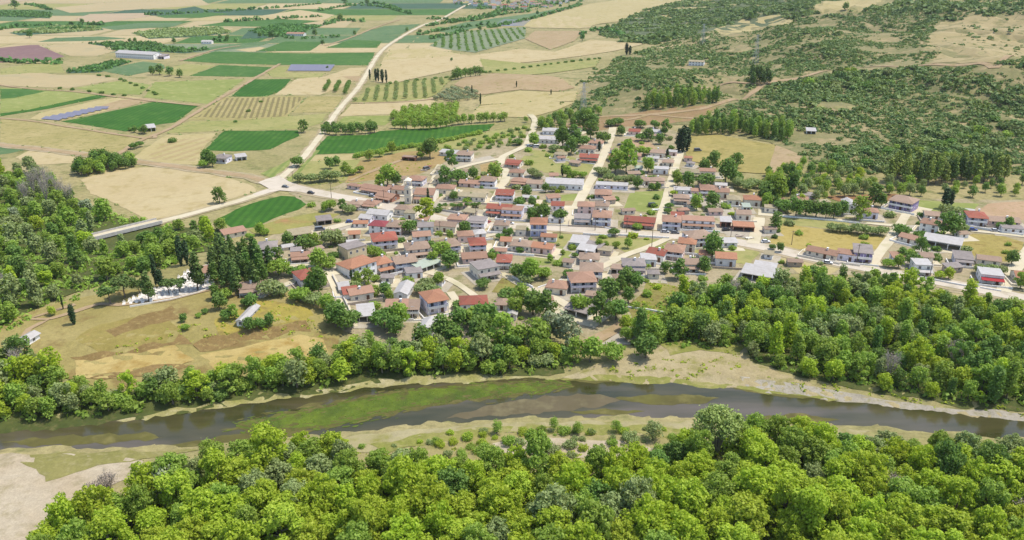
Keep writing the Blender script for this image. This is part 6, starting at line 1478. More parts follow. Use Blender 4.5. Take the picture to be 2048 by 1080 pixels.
def stand(name, px, gap, maxn, shape, leaf, lo, hi, label, group, n=700, size=.45, sq=1.1, tries=3000):
    for k, (x, y) in enumerate(scatter(poly_w(px), gap, tries, rng)[:maxn]):
        lf = leaf if isinstance(leaf, str) else wpick(rng, leaf)
        plant(name, shape, lf, (x, y, float(hgt(x, y))), float(rng.uniform(lo, hi)), '%s %s' % (ADJ[lf], label), 'tree', '%s %s' % (ADJ[lf], group), n, size, sq)
stand('pine_tree', [(425, 580), (430, 545), (440, 520), (500, 530), (540, 545), (528, 580), (470, 595)], 4.2, 40, 'pine', [('pine', .7), ('dark', .3)], .85, 1.1, 'tree packed in the dark grove beside the cemetery chapel', 'trees of the grove beside the cemetery')
stand('pine_tree', [(1770, 366), (1800, 352), (1900, 350), (2000, 352), (2020, 366), (1900, 372), (1820, 372)], 4.6, 70, 'pine', [('pinelight', .8), ('pine', .2)], 1.0, 1.35, 'pine of the tall stand on the slope above the village', 'pines of the tall stand above the village')
stand('pine_tree', [(1290, 222), (1300, 206), (1350, 196), (1430, 192), (1440, 206), (1380, 214)], 5.0, 55, 'tall', [('dark', .6), ('mid', .4)], .6, .95, 'pine in the line above the upper dirt road', 'pines above the upper dirt road')
stand('pine_tree', [(1378, 272), (1390, 258), (1440, 250), (1540, 256), (1590, 270), (1570, 284), (1480, 270)], 4.8, 75, 'tall', [('dark', .65), ('mid', .35)], .65, 1.0, 'pine behind the golden hill pasture', 'pines behind the hill pasture')
stand('pine_tree', [(1500, 158), (1540, 160), (1545, 172), (1505, 174)], 5, 14, 'pine', [('pine', 1)], .9, 1.1, 'pine of the small clump below the chapel', 'pines of the clump below the chapel')
stand('hillside_tree', [(1535, 352), (1600, 328), (1700, 350), (1770, 372), (1850, 378), (1840, 398), (1760, 392), (1680, 396), (1610, 408), (1560, 425), (1525, 420)], 5.6, 140, 'round', [('mid', .4), ('bright', .2), ('olive', .25), ('dark', .15)], .5, .85, 'tree on the slope between pasture and pine stand', 'trees on the slope above the village end')
stand('hillside_tree', [(1850, 380), (2080, 362), (2080, 395), (1960, 398), (1900, 398)], 7, 50, 'round', [('mid', .4), ('dark', .3), ('olive', .3)], .45, .8, 'tree above the pink lot', 'trees above the pink lot')
stand('hillside_tree', [(880, 300), (990, 268), (1050, 258), (1062, 262), (1040, 290), (960, 300), (900, 306)], 6.5, 70, 'bush', [('mid', .4), ('dark', .2), ('olive', .4)], .45, .8, 'scrubby tree on the slope behind the village', 'trees on the slope behind the village', 500)
stand('hillside_tree', [(1080, 250), (1130, 236), (1190, 222), (1200, 232), (1130, 262), (1085, 268)], 7, 40, 'round', [('dark', .6), ('mid', .4)], .6, .95, 'tree at the pylon above the barns', 'trees at the pylon above the barns', 600)
def row(name, pts, gap, shape, leaf, w, label, group, n=420, size=.55, jit=.8, sq=1.0):
    line = smooth_line([Vector(P(a, b)[:2]) for a, b in pts], gap)
    for q in line:
        x, y = q.x + pr.uniform(-jit, jit), q.y + pr.uniform(-jit, jit)
        plant(name, shape, leaf, (x, y, float(hgt(x, y))), w * pr.uniform(.85, 1.15) / WIDTH[shape], label, 'tree', group, n, size, sq)
row('hedgerow_tree', [(712, 315), (760, 305), (820, 296), (880, 285), (960, 268)], 4.5, 'bush', 'mid', 6, 'green hedge tree along the lower edge of the long green crop', 'hedge trees along the long green crop')
row('hedgerow_tree', [(790, 257), (860, 259), (930, 248), (1010, 243)], 5, 'round', 'mid', 6.5, 'hedge tree behind the long green crop', 'hedge trees behind the long green crop')
row('hedgerow_tree', [(650, 268), (690, 270), (750, 266)], 5, 'round', 'dark', 6.5, 'orchard tree at the head of the long green crop', 'orchard trees at the head of the green crop')
row('hedgerow_tree', [(655, 262), (700, 264), (748, 260)], 5, 'round', 'dark', 6, 'orchard tree in the back row by the straight road', 'back row orchard trees by the straight road')
row('hedgerow_tree', [(910, 160), (930, 155), (960, 152)], 6, 'round', 'dark', 9, 'dark tree on top of the tan hillock', 'dark trees on top of the hillock')
row('hedgerow_tree', [(780, 168), (850, 160), (905, 156)], 9, 'bush', 'dark', 5, 'hedge bush below the wide wheat field', 'hedge bushes below the wide wheat')
row('hedgerow_tree', [(970, 146), (1060, 135), (1130, 126), (1200, 118)], 9, 'bush', 'dark', 5, 'hedge bush along the far edge of the hillock', 'hedge bushes beyond the hillock')
row('hedgerow_tree', [(345, 285), (300, 262), (260, 262)], 30, 'bush', 'dark', 6, 'bush along the field track in the plain', 'bushes along the field track')
row('hedgerow_tree', [(470, 245), (520, 205)], 30, 'bush', 'dark', 4, 'small bush at the orchard end in the plain', 'bushes at the orchard end')
row('hedgerow_tree', [(120, 178), (180, 184), (250, 192), (310, 190), (240, 160), (200, 152)], 16, 'bush', 'dark', 4.5, 'field boundary bush between the light green plots', 'boundary bushes between light green plots')
# orchards: the ones in view, tree by tree
def orchard(pxpoly, ang, dr, ds, shape, leaf, w, label, group, maxn=160, n=260):
    poly = poly_w(pxpoly); c = poly.mean(0); ca, sa = math.cos(ang), math.sin(ang); k = 0
    for i in range(-60, 61):
        for j in range(-60, 61):
            x = c[0] + ca * i * ds - sa * j * dr; y = c[1] + sa * i * ds + ca * j * dr
            if abs(x - c[0]) > 400 or abs(y - c[1]) > 400 or k >= maxn: continue
            if poly[:, 0].min() < x < poly[:, 0].max() and poly[:, 1].min() < y < poly[:, 1].max() and inside(poly, x, y):
                x += pr.uniform(-.4, .4); y += pr.uniform(-.4, .4)
                plant('orchard_tree', shape, leaf, (x, y, float(hgt(x, y))), w * pr.uniform(.85, 1.15) / WIDTH[shape], label, 'tree', group, n, .62, .95); k += 1
orchard([(708, 204), (742, 176), (790, 168), (905, 157), (868, 190), (848, 197)], AX + .1, 9, 6.0, 'wide', 'olive', 4.2, 'young olive tree in the striped grove below the wheat', 'olive trees of the striped grove', 150)
orchard([(782, 238), (802, 226), (918, 219), (922, 238), (868, 252), (792, 252)], AX, 6, 6, 'round', 'mid', 6.2, 'green fruit tree of the orchard block behind the crop', 'fruit trees of the orchard block', 95)
orchard([(868, 200), (905, 176), (950, 186), (955, 200), (920, 206)], AX + .5, 8, 8, 'wide', 'grey', 6, 'silvery olive tree in the grove at the hillock foot', 'olive trees at the hillock foot', 45)
orchard([(645, 183), (660, 168), (702, 168), (692, 190)], AX + .1, 10, 6, 'round', 'dark', 4.6, 'dark fruit tree of the small plot by the straight road', 'fruit trees of the small plot', 30)
# ------------------------------------------------------------------ scrub of the hillside
def pinpoly(pts): return np.array(widen(pts), float)
SCR = [  # region in survey pixels, density (plants per square metre), size range, near share of dark
 (pinpoly([(1130, 236), (1150, 205), (1180, 165), (1230, 120), (1300, 96), (1420, 64), (1500, 50), (1700, 26), (1850, 22), (1870, 60), (1850, 80), (1885, 104), (1850, 130), (1700, 136), (1600, 152), (1545, 160), (1500, 185), (1430, 206), (1300, 226), (1200, 232)]), .130, .9, 2.2),
 (pinpoly([(1450, 214), (1505, 194), (1545, 170), (1610, 160), (1700, 146), (1800, 138), (1960, 132), (2020, 122), (2090, 105), (2090, 350), (1900, 348), (1700, 350), (1620, 322), (1560, 285), (1440, 248), (1400, 236)]), .150, 1.2, 3.0),
 (pinpoly([(1195, 68), (1290, 20), (1440, -14), (1700, -14), (1680, 10), (1640, 28), (1560, 44), (1430, 62), (1310, 90), (1230, 84)]), .07, 2.0, 3.8),
 (pinpoly([(1690, 26), (1760, 12), (1900, -14), (2090, -14), (2090, 28), (1960, 34), (1880, 46), (1850, 60), (1840, 26)]), .06, 1.8, 3.6),
 (pinpoly([(1860, 120), (1890, 70), (1960, 35), (2090, 20), (2090, 100), (2000, 125)]), .006, 1.4, 2.8),
 (pinpoly([(1060, 250), (1100, 215), (1150, 170), (1200, 130), (1180, 180), (1140, 235), (1085, 262)]), .02, 1.5, 2.8),
]
EXCL = [poly_w([(1092, 268), (1130, 250), (1190, 236), (1300, 222), (1380, 214), (1445, 208), (1420, 226), (1380, 243), (1290, 252), (1225, 256), (1150, 272)]),
        poly_w([(1420, 62), (1480, 40), (1560, 30), (1590, 45), (1530, 58), (1450, 72)]), poly_w([(1626, 25), (1650, 2), (1765, -4), (1750, 14), (1690, 27)]),
        poly_w([(1372, 128), (1415, 126), (1420, 138), (1370, 140)]), poly_w([(1565, 275), (1600, 262), (1680, 272), (1660, 290), (1600, 290)])]
TRK = []
for px in [[(1300, 230), (1380, 222), (1430, 211), (1500, 190), (1540, 165), (1600, 157), (1700, 140), (1790, 134), (1870, 130), (1960, 127), (2010, 118), (2080, 92)], [(1226, 256), (1212, 247), (1260, 240), (1300, 230)], [(1400, 178), (1440, 172), (1500, 168), (1540, 166)]]:
    TRK += smooth_line([Vector(P(a, b)[:2]) for a, b in px], 4)
TRK = np.array([v[:] for v in TRK])
def clearing(x, y):
    """bare patches between the scrub"""
    return np.sin(x * .043 + 1.3 * np.sin(y * .031)) * np.sin(y * .037 + 1.1 * np.sin(x * .027 + 2)) + .55 * np.sin(x * .11 + y * .05) * np.sin(y * .09 - x * .04)
sx, sy = rng.uniform(40, 1300, 300000), rng.uniform(430, 2000, 300000)
hz = hgt(sx, sy); qx, qy = project(sx, sy, hz)
dens_area = (1300 - 40) * (2000 - 430) / 300000.0
allx, ally, allz, alls, alld = [], [], [], [], []
u01 = rng.random(300000)
visible = np.ones(300000, bool)
for (pg, den, lo, hi) in SCR:
    m = (signed_dist(qx, qy, pg) < 0) & visible
    cl = clearing(sx, sy)
    pr_ = den * dens_area * np.clip(.95 - .8 * np.maximum(0, cl - (.10 if den < .08 else .2 if den < .14 else .55)) * 2.2, .02, 1.2)
    m &= u01 < pr_
    for e in EXCL: m[m] = signed_dist(sx[m], sy[m], e) > 1
    k = np.where(m)[0]
    ok = []
    for i in k:
        if np.min((TRK[:, 0] - sx[i]) ** 2 + (TRK[:, 1] - sy[i]) ** 2) > 20: ok.append(i)
    k = np.array(ok, int)
    visible[k] = False
    allx.append(sx[k]); ally.append(sy[k]); allz.append(hz[k]); alls.append(rng.uniform(lo, hi, len(k)) * rng.choice([.5, .7, 1, 1.4], len(k)) * (.72 + .62 * (.5 + .5 * np.sin(sx[k] * .021 + 2 * np.sin(sy[k] * .017)) * np.sin(sy[k] * .026 + 1.5 * np.sin(sx[k] * .013))))); alld.append(np.full(len(k), den))
X = np.concatenate(allx); Y = np.concatenate(ally); Z = np.concatenate(allz); SZ = np.concatenate(alls)
order = np.argsort(Y); X, Y, Z, SZ = X[order], Y[order], Z[order], SZ[order]
# the scrub that shows largest: single shrubs
big = np.zeros(len(X), bool)
cand = np.where((Y < 760))[0]
cand = cand[np.argsort(-(SZ[cand] / Y[cand]))][:260]
big[cand] = True
ZN = [(1300, 'over the brown earth bank'), (1480, 'under the white chapel'), (1650, 'along the upper dirt road'), (1850, 'on the dense lower slope'), (9999, 'on the slope toward the summit track')]
for i in cand:
    ppx, ppy = project(X[i], Y[i], Z[i]); zn = next(t for a, t in ZN if ppx < a)
    lf = wpick(rng, [('scrub', .55), ('dark', .25), ('mid', .12), ('olive', .08)])
    lb = '%s %s maquis shrub %s' % ('broad' if SZ[i] > 2.9 else 'compact', ADJ[lf], zn)
    plant('hillside_shrub', 'bush', lf, (X[i], Y[i], Z[i]), SZ[i] * 2.1 / WIDTH['bush'], lb, 'shrub', lb + ' group', 420, .62, pr.uniform(.8, 1.2), trunk=False)
rest = ~big
def leaf_clouds(X, Y, Z, SZ, per, size, ng, hf=.8):
    n = len(X); N = n * per
    d = ng.normal(size=(N, 3)); d[:, 2] = np.abs(d[:, 2]) + .15; d /= np.linalg.norm(d, axis=1)[:, None]
    rr = ng.uniform(.7, 1.12, N)
    s = np.repeat(SZ, per)
    # every shrub is two or three lobes
    lob = ng.normal(scale=.38, size=(n * 3, 2)); pick = np.repeat(np.arange(n) * 3, per) + ng.integers(0, 3, N)
    c = np.stack([np.repeat(X, per) + s * (lob[pick, 0] + d[:, 0] * rr * .75), np.repeat(Y, per) + s * (lob[pick, 1] + d[:, 1] * rr * .75), np.repeat(Z, per) - .2 + s * hf * d[:, 2] * rr], 1)
    nr = d + ng.normal(scale=.4, size=(N, 3)); nr /= np.linalg.norm(nr, axis=1)[:, None]
    a = np.cross(nr, ng.normal(size=(N, 3))); a /= np.linalg.norm(a, axis=1)[:, None]; b = np.cross(nr, a)
    q = (size * s * ng.uniform(.6, 1.3, N))[:, None]
    v = np.stack([c - a * q, c - b * q * .8, c + a * q, c + b * q * .8], 1).reshape(-1, 3)
    tint = np.repeat(np.clip(np.repeat(ng.random(n), per) * .65 + ng.random(N) * .35, 0, 1), 4)
    return v, np.arange(N * 4).reshape(-1, 4), tint
ng = np.random.default_rng(77)
nearm = rest & (Y < 900); farm = rest & (Y >= 900)
v1, q1, t1 = leaf_clouds(X[nearm], Y[nearm], Z[nearm], SZ[nearm], 34, .34, ng)
v2, q2, t2 = leaf_clouds(X[farm], Y[farm], Z[farm], SZ[farm], 16, .5, ng)
me = leaf_mesh('maquis_scrub', np.concatenate([v1, v2]), np.concatenate([q1, q2 + len(v1)]), np.concatenate([t1, t2]), LF['scrub'])
o = bpy.data.objects.new('maquis_scrub', me); COL.objects.link(o); tag(o, 'dense low maquis scrub covering the hillside above the village', None, None, 'stuff')

# low dry shrubs of the bluff and lots, orchard rows and far tree lines that nobody would count
def stuff_cloud(name, pts, sz, leaf, label, per=20, size=.4, hf=.8):
    X = np.array([p[0] for p in pts]); Y = np.array([p[1] for p in pts]); Z = hgt(X, Y)
    v, q, t = leaf_clouds(X, Y, Z, np.array(sz), per, size, ng, hf)
    o = bpy.data.objects.new(name, leaf_mesh(name, v, q, t, LF[leaf])); COL.objects.link(o); return tag(o, label, None, None, 'stuff')
def grid_pts(pxpoly, ang, dr, ds, jit=.5):
    poly = poly_w(pxpoly); c = poly.mean(0); ca, sa = math.cos(ang), math.sin(ang); R_ = np.ptp(poly, axis=0).max() * .75
    i = np.arange(-R_, R_, ds); j = np.arange(-R_, R_, dr); I, J = np.meshgrid(i, j); I = I.ravel() + rng.uniform(-jit, jit, I.size); J = J.ravel() + rng.uniform(-jit, jit, J.size)
    x = c[0] + ca * I - sa * J; y = c[1] + sa * I + ca * J; m = signed_dist(x, y, poly) < 0
    return list(zip(x[m], y[m]))
p = grid_pts([(860, 92), (905, 64), (1050, 55), (1048, 76), (950, 104), (897, 97)], AX + .05, 11, 5)
stuff_cloud('orchard_rows', p, rng.uniform(1.7, 2.5, len(p)), 'dark', 'dark striped rows of the large far orchard', 12, .55)
for px in [[(-5, 22), (60, 22), (105, 27), (100, 36), (-5, 33)], [(20, 66), (110, 52), (195, 53), (205, 60), (110, 67)], [(264, 66), (330, 58), (440, 55), (462, 66), (390, 73), (298, 77)], [(178, 88), (210, 85), (310, 85), (335, 94), (408, 101), (370, 106), (270, 100)], [(134, 146), (185, 131), (236, 121), (262, 124), (200, 144)], [(500, 62), (560, 48), (645, 52), (600, 66), (540, 75)]]:
    p = grid_pts(px, AX, 7, 6, 1.2)
    stuff_cloud('orchard_rows', p, rng.uniform(2.4, 3.8, len(p)), 'olive' if px[0][0] in (264, 20) else 'hedge', 'closed dark orchard block on the far plain', 10, .6)
def line_pts(pxl, gap, jit=2.0):
    return [(q.x + rng.uniform(-jit, jit), q.y + rng.uniform(-jit, jit)) for q in smooth_line([Vector(P(a, b)[:2]) for a, b in pxl], gap)]
tl = []
for pxl in [[(0, 122), (60, 126), (120, 128)], [(20, 12), (60, 10), (100, 20)], [(225, 100), (300, 104), (410, 100)], [(640, 22), (700, 12), (760, 14), (820, 28)], [(690, 10), (760, 8), (800, 20)], [(860, 38), (940, 42), (1000, 30), (1060, 24)], [(650, 50), (680, 42), (720, 44)], [(540, 70), (600, 78), (680, 74)], [(840, 70), (900, 58), (980, 50)], [(865, 78), (930, 62)], [(1160, 70), (1200, 60), (1240, 70)], [(980, 56), (1080, 34), (1160, 10)], [(420, 84), (470, 82)], [(300, 30), (500, 20), (640, 8)], [(100, 60), (200, 58)], [(450, 44), (640, 34)], [(0, 60), (60, 52), (200, 50)], [(860, 52), (960, 34), (1010, 22), (1120, 8)], [(900, 46), (1000, 30)], [(960, 18), (1150, 2)]]:
    tl += line_pts(pxl, 9, 4)
stuff_cloud('distant_treeline', tl, rng.uniform(3, 6.5, len(tl)), 'hedge', 'broken tree lines between the far fields', 14, .55, 1.0)
tl = []
for px, n in [([(560, 585), (690, 700), (480, 668), (440, 640), (500, 600)], 70), ([(160, 720), (380, 690), (640, 660), (620, 640), (360, 650)], 60), ([(600, 372), (700, 350), (820, 310), (860, 330), (760, 368)], 60), ([(1255, 640), (1300, 560), (1380, 575), (1330, 640)], 60), ([(680, 905), (1380, 880), (1400, 920), (760, 930)], 110), ([(640, 785), (900, 760), (1130, 740), (1100, 755), (700, 775)], 60), ([(240, 842), (640, 780), (600, 790), (300, 830)], 60), ([(1500, 750), (2050, 815), (2050, 832), (1600, 785)], 60), ([(1130, 745), (1480, 700), (1480, 745), (1250, 758)], 50)]:
    pw = poly_w(px); xs = rng.uniform(pw[:, 0].min(), pw[:, 0].max(), n * 6); ys = rng.uniform(pw[:, 1].min(), pw[:, 1].max(), n * 6); m = signed_dist(xs, ys, pw) < 0
    tl += list(zip(xs[m][:n], ys[m][:n]))
tl = [q for q in tl if float(hgt(q[0], q[1])) > -1.2]
stuff_cloud('dry_weeds', tl, rng.uniform(.5, 1.3, len(tl)), 'yellow', 'tufts of dry weeds on banks, bluff and sand', 14, .35, .7)
# tufts on the weed mat
tl = []
pw = np.array([plane_pt(a, b, WATER_Z) for a, b in [(478, 848), (560, 832), (640, 818), (720, 800), (800, 785), (900, 775), (1000, 768), (1100, 766), (1128, 771), (1080, 781), (980, 792), (900, 802), (820, 815), (740, 832), (680, 846), (600, 856), (520, 856)]])
xs = rng.uniform(pw[:, 0].min(), pw[:, 0].max(), 3000); ys = rng.uniform(pw[:, 1].min(), pw[:, 1].max(), 3000); m = signed_dist(xs, ys, pw) < 1.2
v, q, t = leaf_clouds(xs[m], ys[m], np.full(m.sum(), WATER_Z + .15), rng.uniform(.2, .5, m.sum()), 8, .45, ng, .12)
o = bpy.data.objects.new('water_weed', leaf_mesh('water_weed', v, q, t, LF['dark'])); COL.objects.link(o); tag(o, 'leafy tufts standing out of the floating weed mat', None, None, 'stuff')
# loose scraps of weed round the mat
bl = MB(); rw2 = random.Random(12); edge = list(zip(pw, np.roll(pw, -1, 0)))
for k in range(520):
    a_, b_ = rw2.choice(edge); q_ = a_ + (b_ - a_) * rw2.random(); d_ = (b_ - a_) / (np.hypot(*(b_ - a_)) + 1e-6); n_ = np.array([-d_[1], d_[0]])
    c_ = q_ + n_ * rw2.gauss(0, 1.6) + d_ * rw2.gauss(0, 2); L_, W_ = rw2.uniform(.3, 1.8), rw2.uniform(.12, .5); m_ = rw2.randint(6, 9)
    bl.add([tuple(c_ + d_ * math.cos(6.2832 * i / m_) * L_ * rw2.uniform(.7, 1.2) + n_ * math.sin(6.2832 * i / m_) * W_ * rw2.uniform(.7, 1.2)) + (WATER_Z + .055 + k * .00004,) for i in range(m_)], [tuple(range(m_))], k % 3 == 0)
tag(bl.obj('water_weed', [WEED, WEED2]), 'scraps of weed drifting round the weed mat', None, None, 'stuff')
# understorey of the near wood
und = scatter(NEAR, 2.6, 9000, rng)
stuff_cloud('undergrowth', und, rng.uniform(1.2, 2.8, len(und)), 'bright', 'green undergrowth filling the gaps of the near wood', 22, .34, 1.0)
for nm_, px in (('undergrowth', [(1290, 612), (1345, 600), (1480, 590), (1640, 588), (1850, 608), (2090, 650), (2090, 812), (1900, 798), (1750, 774), (1610, 750), (1510, 722), (1495, 695), (1340, 692), (1255, 692)]), ('undergrowth', [(-40, 745), (30, 720), (110, 790), (330, 786), (640, 740), (690, 700), (900, 710), (1140, 706), (1130, 742), (900, 746), (770, 762), (640, 782), (450, 810), (250, 842), (140, 857), (-40, 864)]), ('undergrowth', [(-40, 352), (60, 345), (200, 424), (345, 452), (455, 475), (345, 530), (120, 612), (-40, 690)])):
    pts = [q for q in scatter(poly_w(px), 3.0, 14000, rng, blocked=lambda x, y: inside(BRH, x, y)) if float(hgt(q[0], q[1])) > -.8]
    stuff_cloud(nm_, pts, rng.uniform(1.1, 2.7, len(pts)), 'mid', 'green undergrowth between the trees', 30, .3, .85)

# weeds along the margins of the fields
tl = []
for px in MARGINS:
    w = poly_w(px)
    for a, b in zip(w, np.roll(w, -1, 0)):
        L = np.hypot(*(b - a)); n = int(L / 7)
        for i in range(n):
            if rng.random() < .3: q = a + (b - a) * (i + rng.random()) / n; tl.append((q[0] + rng.uniform(-1.2, 1.2), q[1] + rng.uniform(-1.2, 1.2)))
stuff_cloud('field_margin_weeds', tl, rng.uniform(.5, 1.5, len(tl)), 'olive', 'weeds and small scrub along the margins of the fields', 10, .5, .8)
# garden shrubs between the houses
VG = poly_w([(580, 400), (700, 420), (1000, 330), (1060, 280), (1360, 280), (1440, 390), (1560, 420), (1800, 430), (2040, 440), (2040, 560), (1700, 520), (1480, 560), (1250, 630), (1100, 640), (940, 680), (740, 660), (640, 620), (530, 570), (530, 500), (640, 450)])
ROADS_W = [np.array([q[:] for q in smooth_line([Vector(P(a, b)[:2]) for a, b in px], 3)]) for px in [main_px] + [c[0] for c in CROSS]]
RW = np.concatenate(ROADS_W)
def blocked(x, y):
    if np.min((RW[:, 0] - x) ** 2 + (RW[:, 1] - y) ** 2) < 26: return True
    for f in FOOT:
        c = f.mean(0)
        if abs(c[0] - x) < 20 and abs(c[1] - y) < 20 and inside(f, x, y): return True
    return False
sp = scatter(VG, 6.0, 900, rng, blocked=blocked)
for x, y in sp[:290]:
    p = Vector((x, y, float(hgt(x, y)))); side, noun, ph = near_phrase(p); lf = wpick(rng, [('mid', .35), ('dark', .3), ('olive', .2), ('bright', .15)])
    lb = ' '.join(('%s %s shrub %s the %s %s' % ('low' if pr.random() < .5 else 'round', ADJ[lf], side, noun, ph)).split()[:16])
    plant('garden_shrub', 'bush', lf, p, pr.uniform(.28, .85), lb, 'shrub', 'garden shrubs: ' + lb, 360, .6, trunk=False)

# ------------------------------------------------------------------ walls, poles, pylons, cars, graves, panels
def wall_line(px, h, m, label, th=.3, name='garden_wall'):
    b = MB(); pts = [P(a, c) for a, c in px]; o = pts[0].copy()
    for p_, q_ in zip(pts[:-1], pts[1:]):
        d = (q_ - p_); d.z = 0; n = Vector((-d.y, d.x, 0)).normalized() * th / 2; k = max(1, int(d.length / 8))
        for i in range(k):
            a, c = p_.lerp(q_, i / k), p_.lerp(q_, (i + 1) / k)
            b.add([a - n - o + Vector((0, 0, -.4)), c - n - o + Vector((0, 0, -.4)), c + n - o + Vector((0, 0, -.4)), a + n - o + Vector((0, 0, -.4)), a - n - o + Vector((0, 0, h)), c - n - o + Vector((0, 0, h)), c + n - o + Vector((0, 0, h)), a + n - o + Vector((0, 0, h))],
                  [(4, 5, 6, 7), (0, 1, 5, 4), (1, 2, 6, 5), (2, 3, 7, 6), (3, 0, 4, 7)])
    return tag(b.obj(name, [m], loc=o), label, 'wall')
WW = WALL['W'][1]
for px, h, m, lb in [([(665, 555), (678, 580), (694, 614), (706, 642)], 1.5, CONCR, 'grey wall along the steep lane below the school'), ([(865, 420), (905, 426), (950, 434), (966, 438)], 1.2, CONCR, 'dark low wall in front of the clipped trees'), ([(1024, 556), (1046, 567), (1066, 578)], 1.2, WW, 'pale wall beside the lane fork'), ([(1076, 578), (1124, 562)], 1.0, WW, 'pale wall under the dark shrubs at the lane fork'),
    ([(1166, 470), (1222, 474)], 1.1, WW, 'white wall under the balcony row yard'), ([(1236, 472), (1338, 478)], 1.1, WW, 'long white wall below the red verandah house'), ([(1125, 322), (1190, 330)], .9, WW, 'white wall across the green below the tiny hipped house'), ([(1255, 616), (1300, 622), (1345, 630)], .8, WW, 'white wall along the weedy plot'), ([(1940, 455), (1990, 464), (2046, 472)], 1.2, WW, 'long white wall below the big red roof'),
    ([(1560, 434), (1640, 440), (1720, 448)], .9, WW, 'white kerb wall behind the golden lot'), ([(1840, 556), (1900, 568), (1955, 578)], .9, WW, 'white wall along the main road yards'), ([(1960, 577), (2002, 584)], .8, WW, 'white wall before the red awning'), ([(520, 598), (555, 582), (590, 570)], .9, CONCR, 'grey wall of the meadow path'), ([(430, 576), (395, 588), (340, 602), (260, 616)], .9, MARBLE, 'white front wall of the cemetery'), ([(427, 530), (430, 574)], 1.6, MARBLE, 'white end wall of the cemetery'),
    ([(1190, 378), (1256, 382)], .8, WW, 'white yard wall at the second street'), ([(1190, 452), (1232, 462)], .8, WW, 'white fence wall at the end of the balcony row'), ([(690, 470), (660, 480), (600, 492)], .9, CONCR, 'rubble wall through the shrubs')]:
    wall_line(px, h, m, lb)
def pole(px, py, h, label, arms=1, mat=None):
    p = P(px, py); t = thing('utility_pole', label, 'pole', p, AX * 0 + .3)
    MB().tube([(0, 0, -.5), (0, 0, h)], [.17, .11], 7).obj('post', [mat or POLEW], t)
    for k in range(arms): MB().box(-1.0, 1.0, -.06, .06, h - .5 - k * .8, h - .36 - k * .8).obj('crossarm', [mat or POLEW], t)
    for x in (-.9, 0, .9): MB().tube([(x, 0, h - .35), (x, 0, h - .1)], [.05, .08], 6).obj('insulator', [MARBLE], t)
for px, py, h, lb in [(663, 397, 9, 'dark utility pole at the village entrance road'), (1303, 500, 13, 'tall utility pole rising by the slanting lane'), (1253, 466, 8, 'utility pole at the long red verandah'), (1120, 472, 8, 'utility pole beside the tall shade-blue house'), (1713, 527, 9, 'pale utility pole in front of the purple house'), (1460, 488, 8, 'utility pole at the brick ruin'), (1583, 490, 7, 'utility pole at the golden lot edge'), (952, 442, 8, 'utility pole at the church square'), (880, 470, 7, 'utility pole by the stone house'), (586, 362, 6, 'thin pale pole at the plain junction'), (1858, 560, 8, 'utility pole at the pale block'),
    (1190, 462, 7, 'utility pole in the balcony row yard'), (768, 404, 7, 'utility pole by the brown row'), (1092, 298, 7, 'utility pole near the lower barn'), (1350, 398, 7, 'utility pole on the third street')]:
    pole(px, py, h, lb)
def pylon(px, py, h, label):
    p = P(px, py); t = thing('lattice_pylon', label, 'pylon', p, .5); b = MB(); w0, w1 = 2.4, .5
    lv = [0, .25, .48, .68, .85, 1]
    def cn(k, f):
        w = w0 + (w1 - w0) * f; return Vector(((-1, 1, 1, -1)[k] * w, (-1, -1, 1, 1)[k] * w, f * h))
    for k in range(4):
        b.tube([cn(k, 0), cn(k, 1)], [.11, .07], 4)
        for f0, f1 in zip(lv[:-1], lv[1:]):
            b.tube([cn(k, f0), cn((k + 1) % 4, f1)], [.06, .06], 4); b.tube([cn((k + 1) % 4, f0), cn(k, f1)], [.06, .06], 4); b.tube([cn(k, f1), cn((k + 1) % 4, f1)], [.05, .05], 4)
    b.obj('lattice', [METAL], t)
    for f in (.74, .86, .97):
        c = MB(); a = 4.2 if f == .86 else 3.2
        c.tube([(-a, 0, f * h), (0, 0, f * h + .5), (a, 0, f * h)], [.05, .1, .05], 4); c.tube([(-a, 0, f * h), (0, 0, f * h - .3), (a, 0, f * h)], [.05, .08, .05], 4); c.obj('crossarm', [METAL], t)
        for x in (-a, a): MB().tube([(x, 0, f * h), (x, 0, f * h - 1.2)], [.08, .08], 5).obj('insulator', [MARBLE], t)
pylon(1166, 236, 28, 'lattice pylon on the rise behind the barns'); pylon(1510, 128, 30, 'lattice pylon on the ridge beyond the chapel'); pylon(1405, 88, 24, 'small distant lattice pylon over the dark wood')
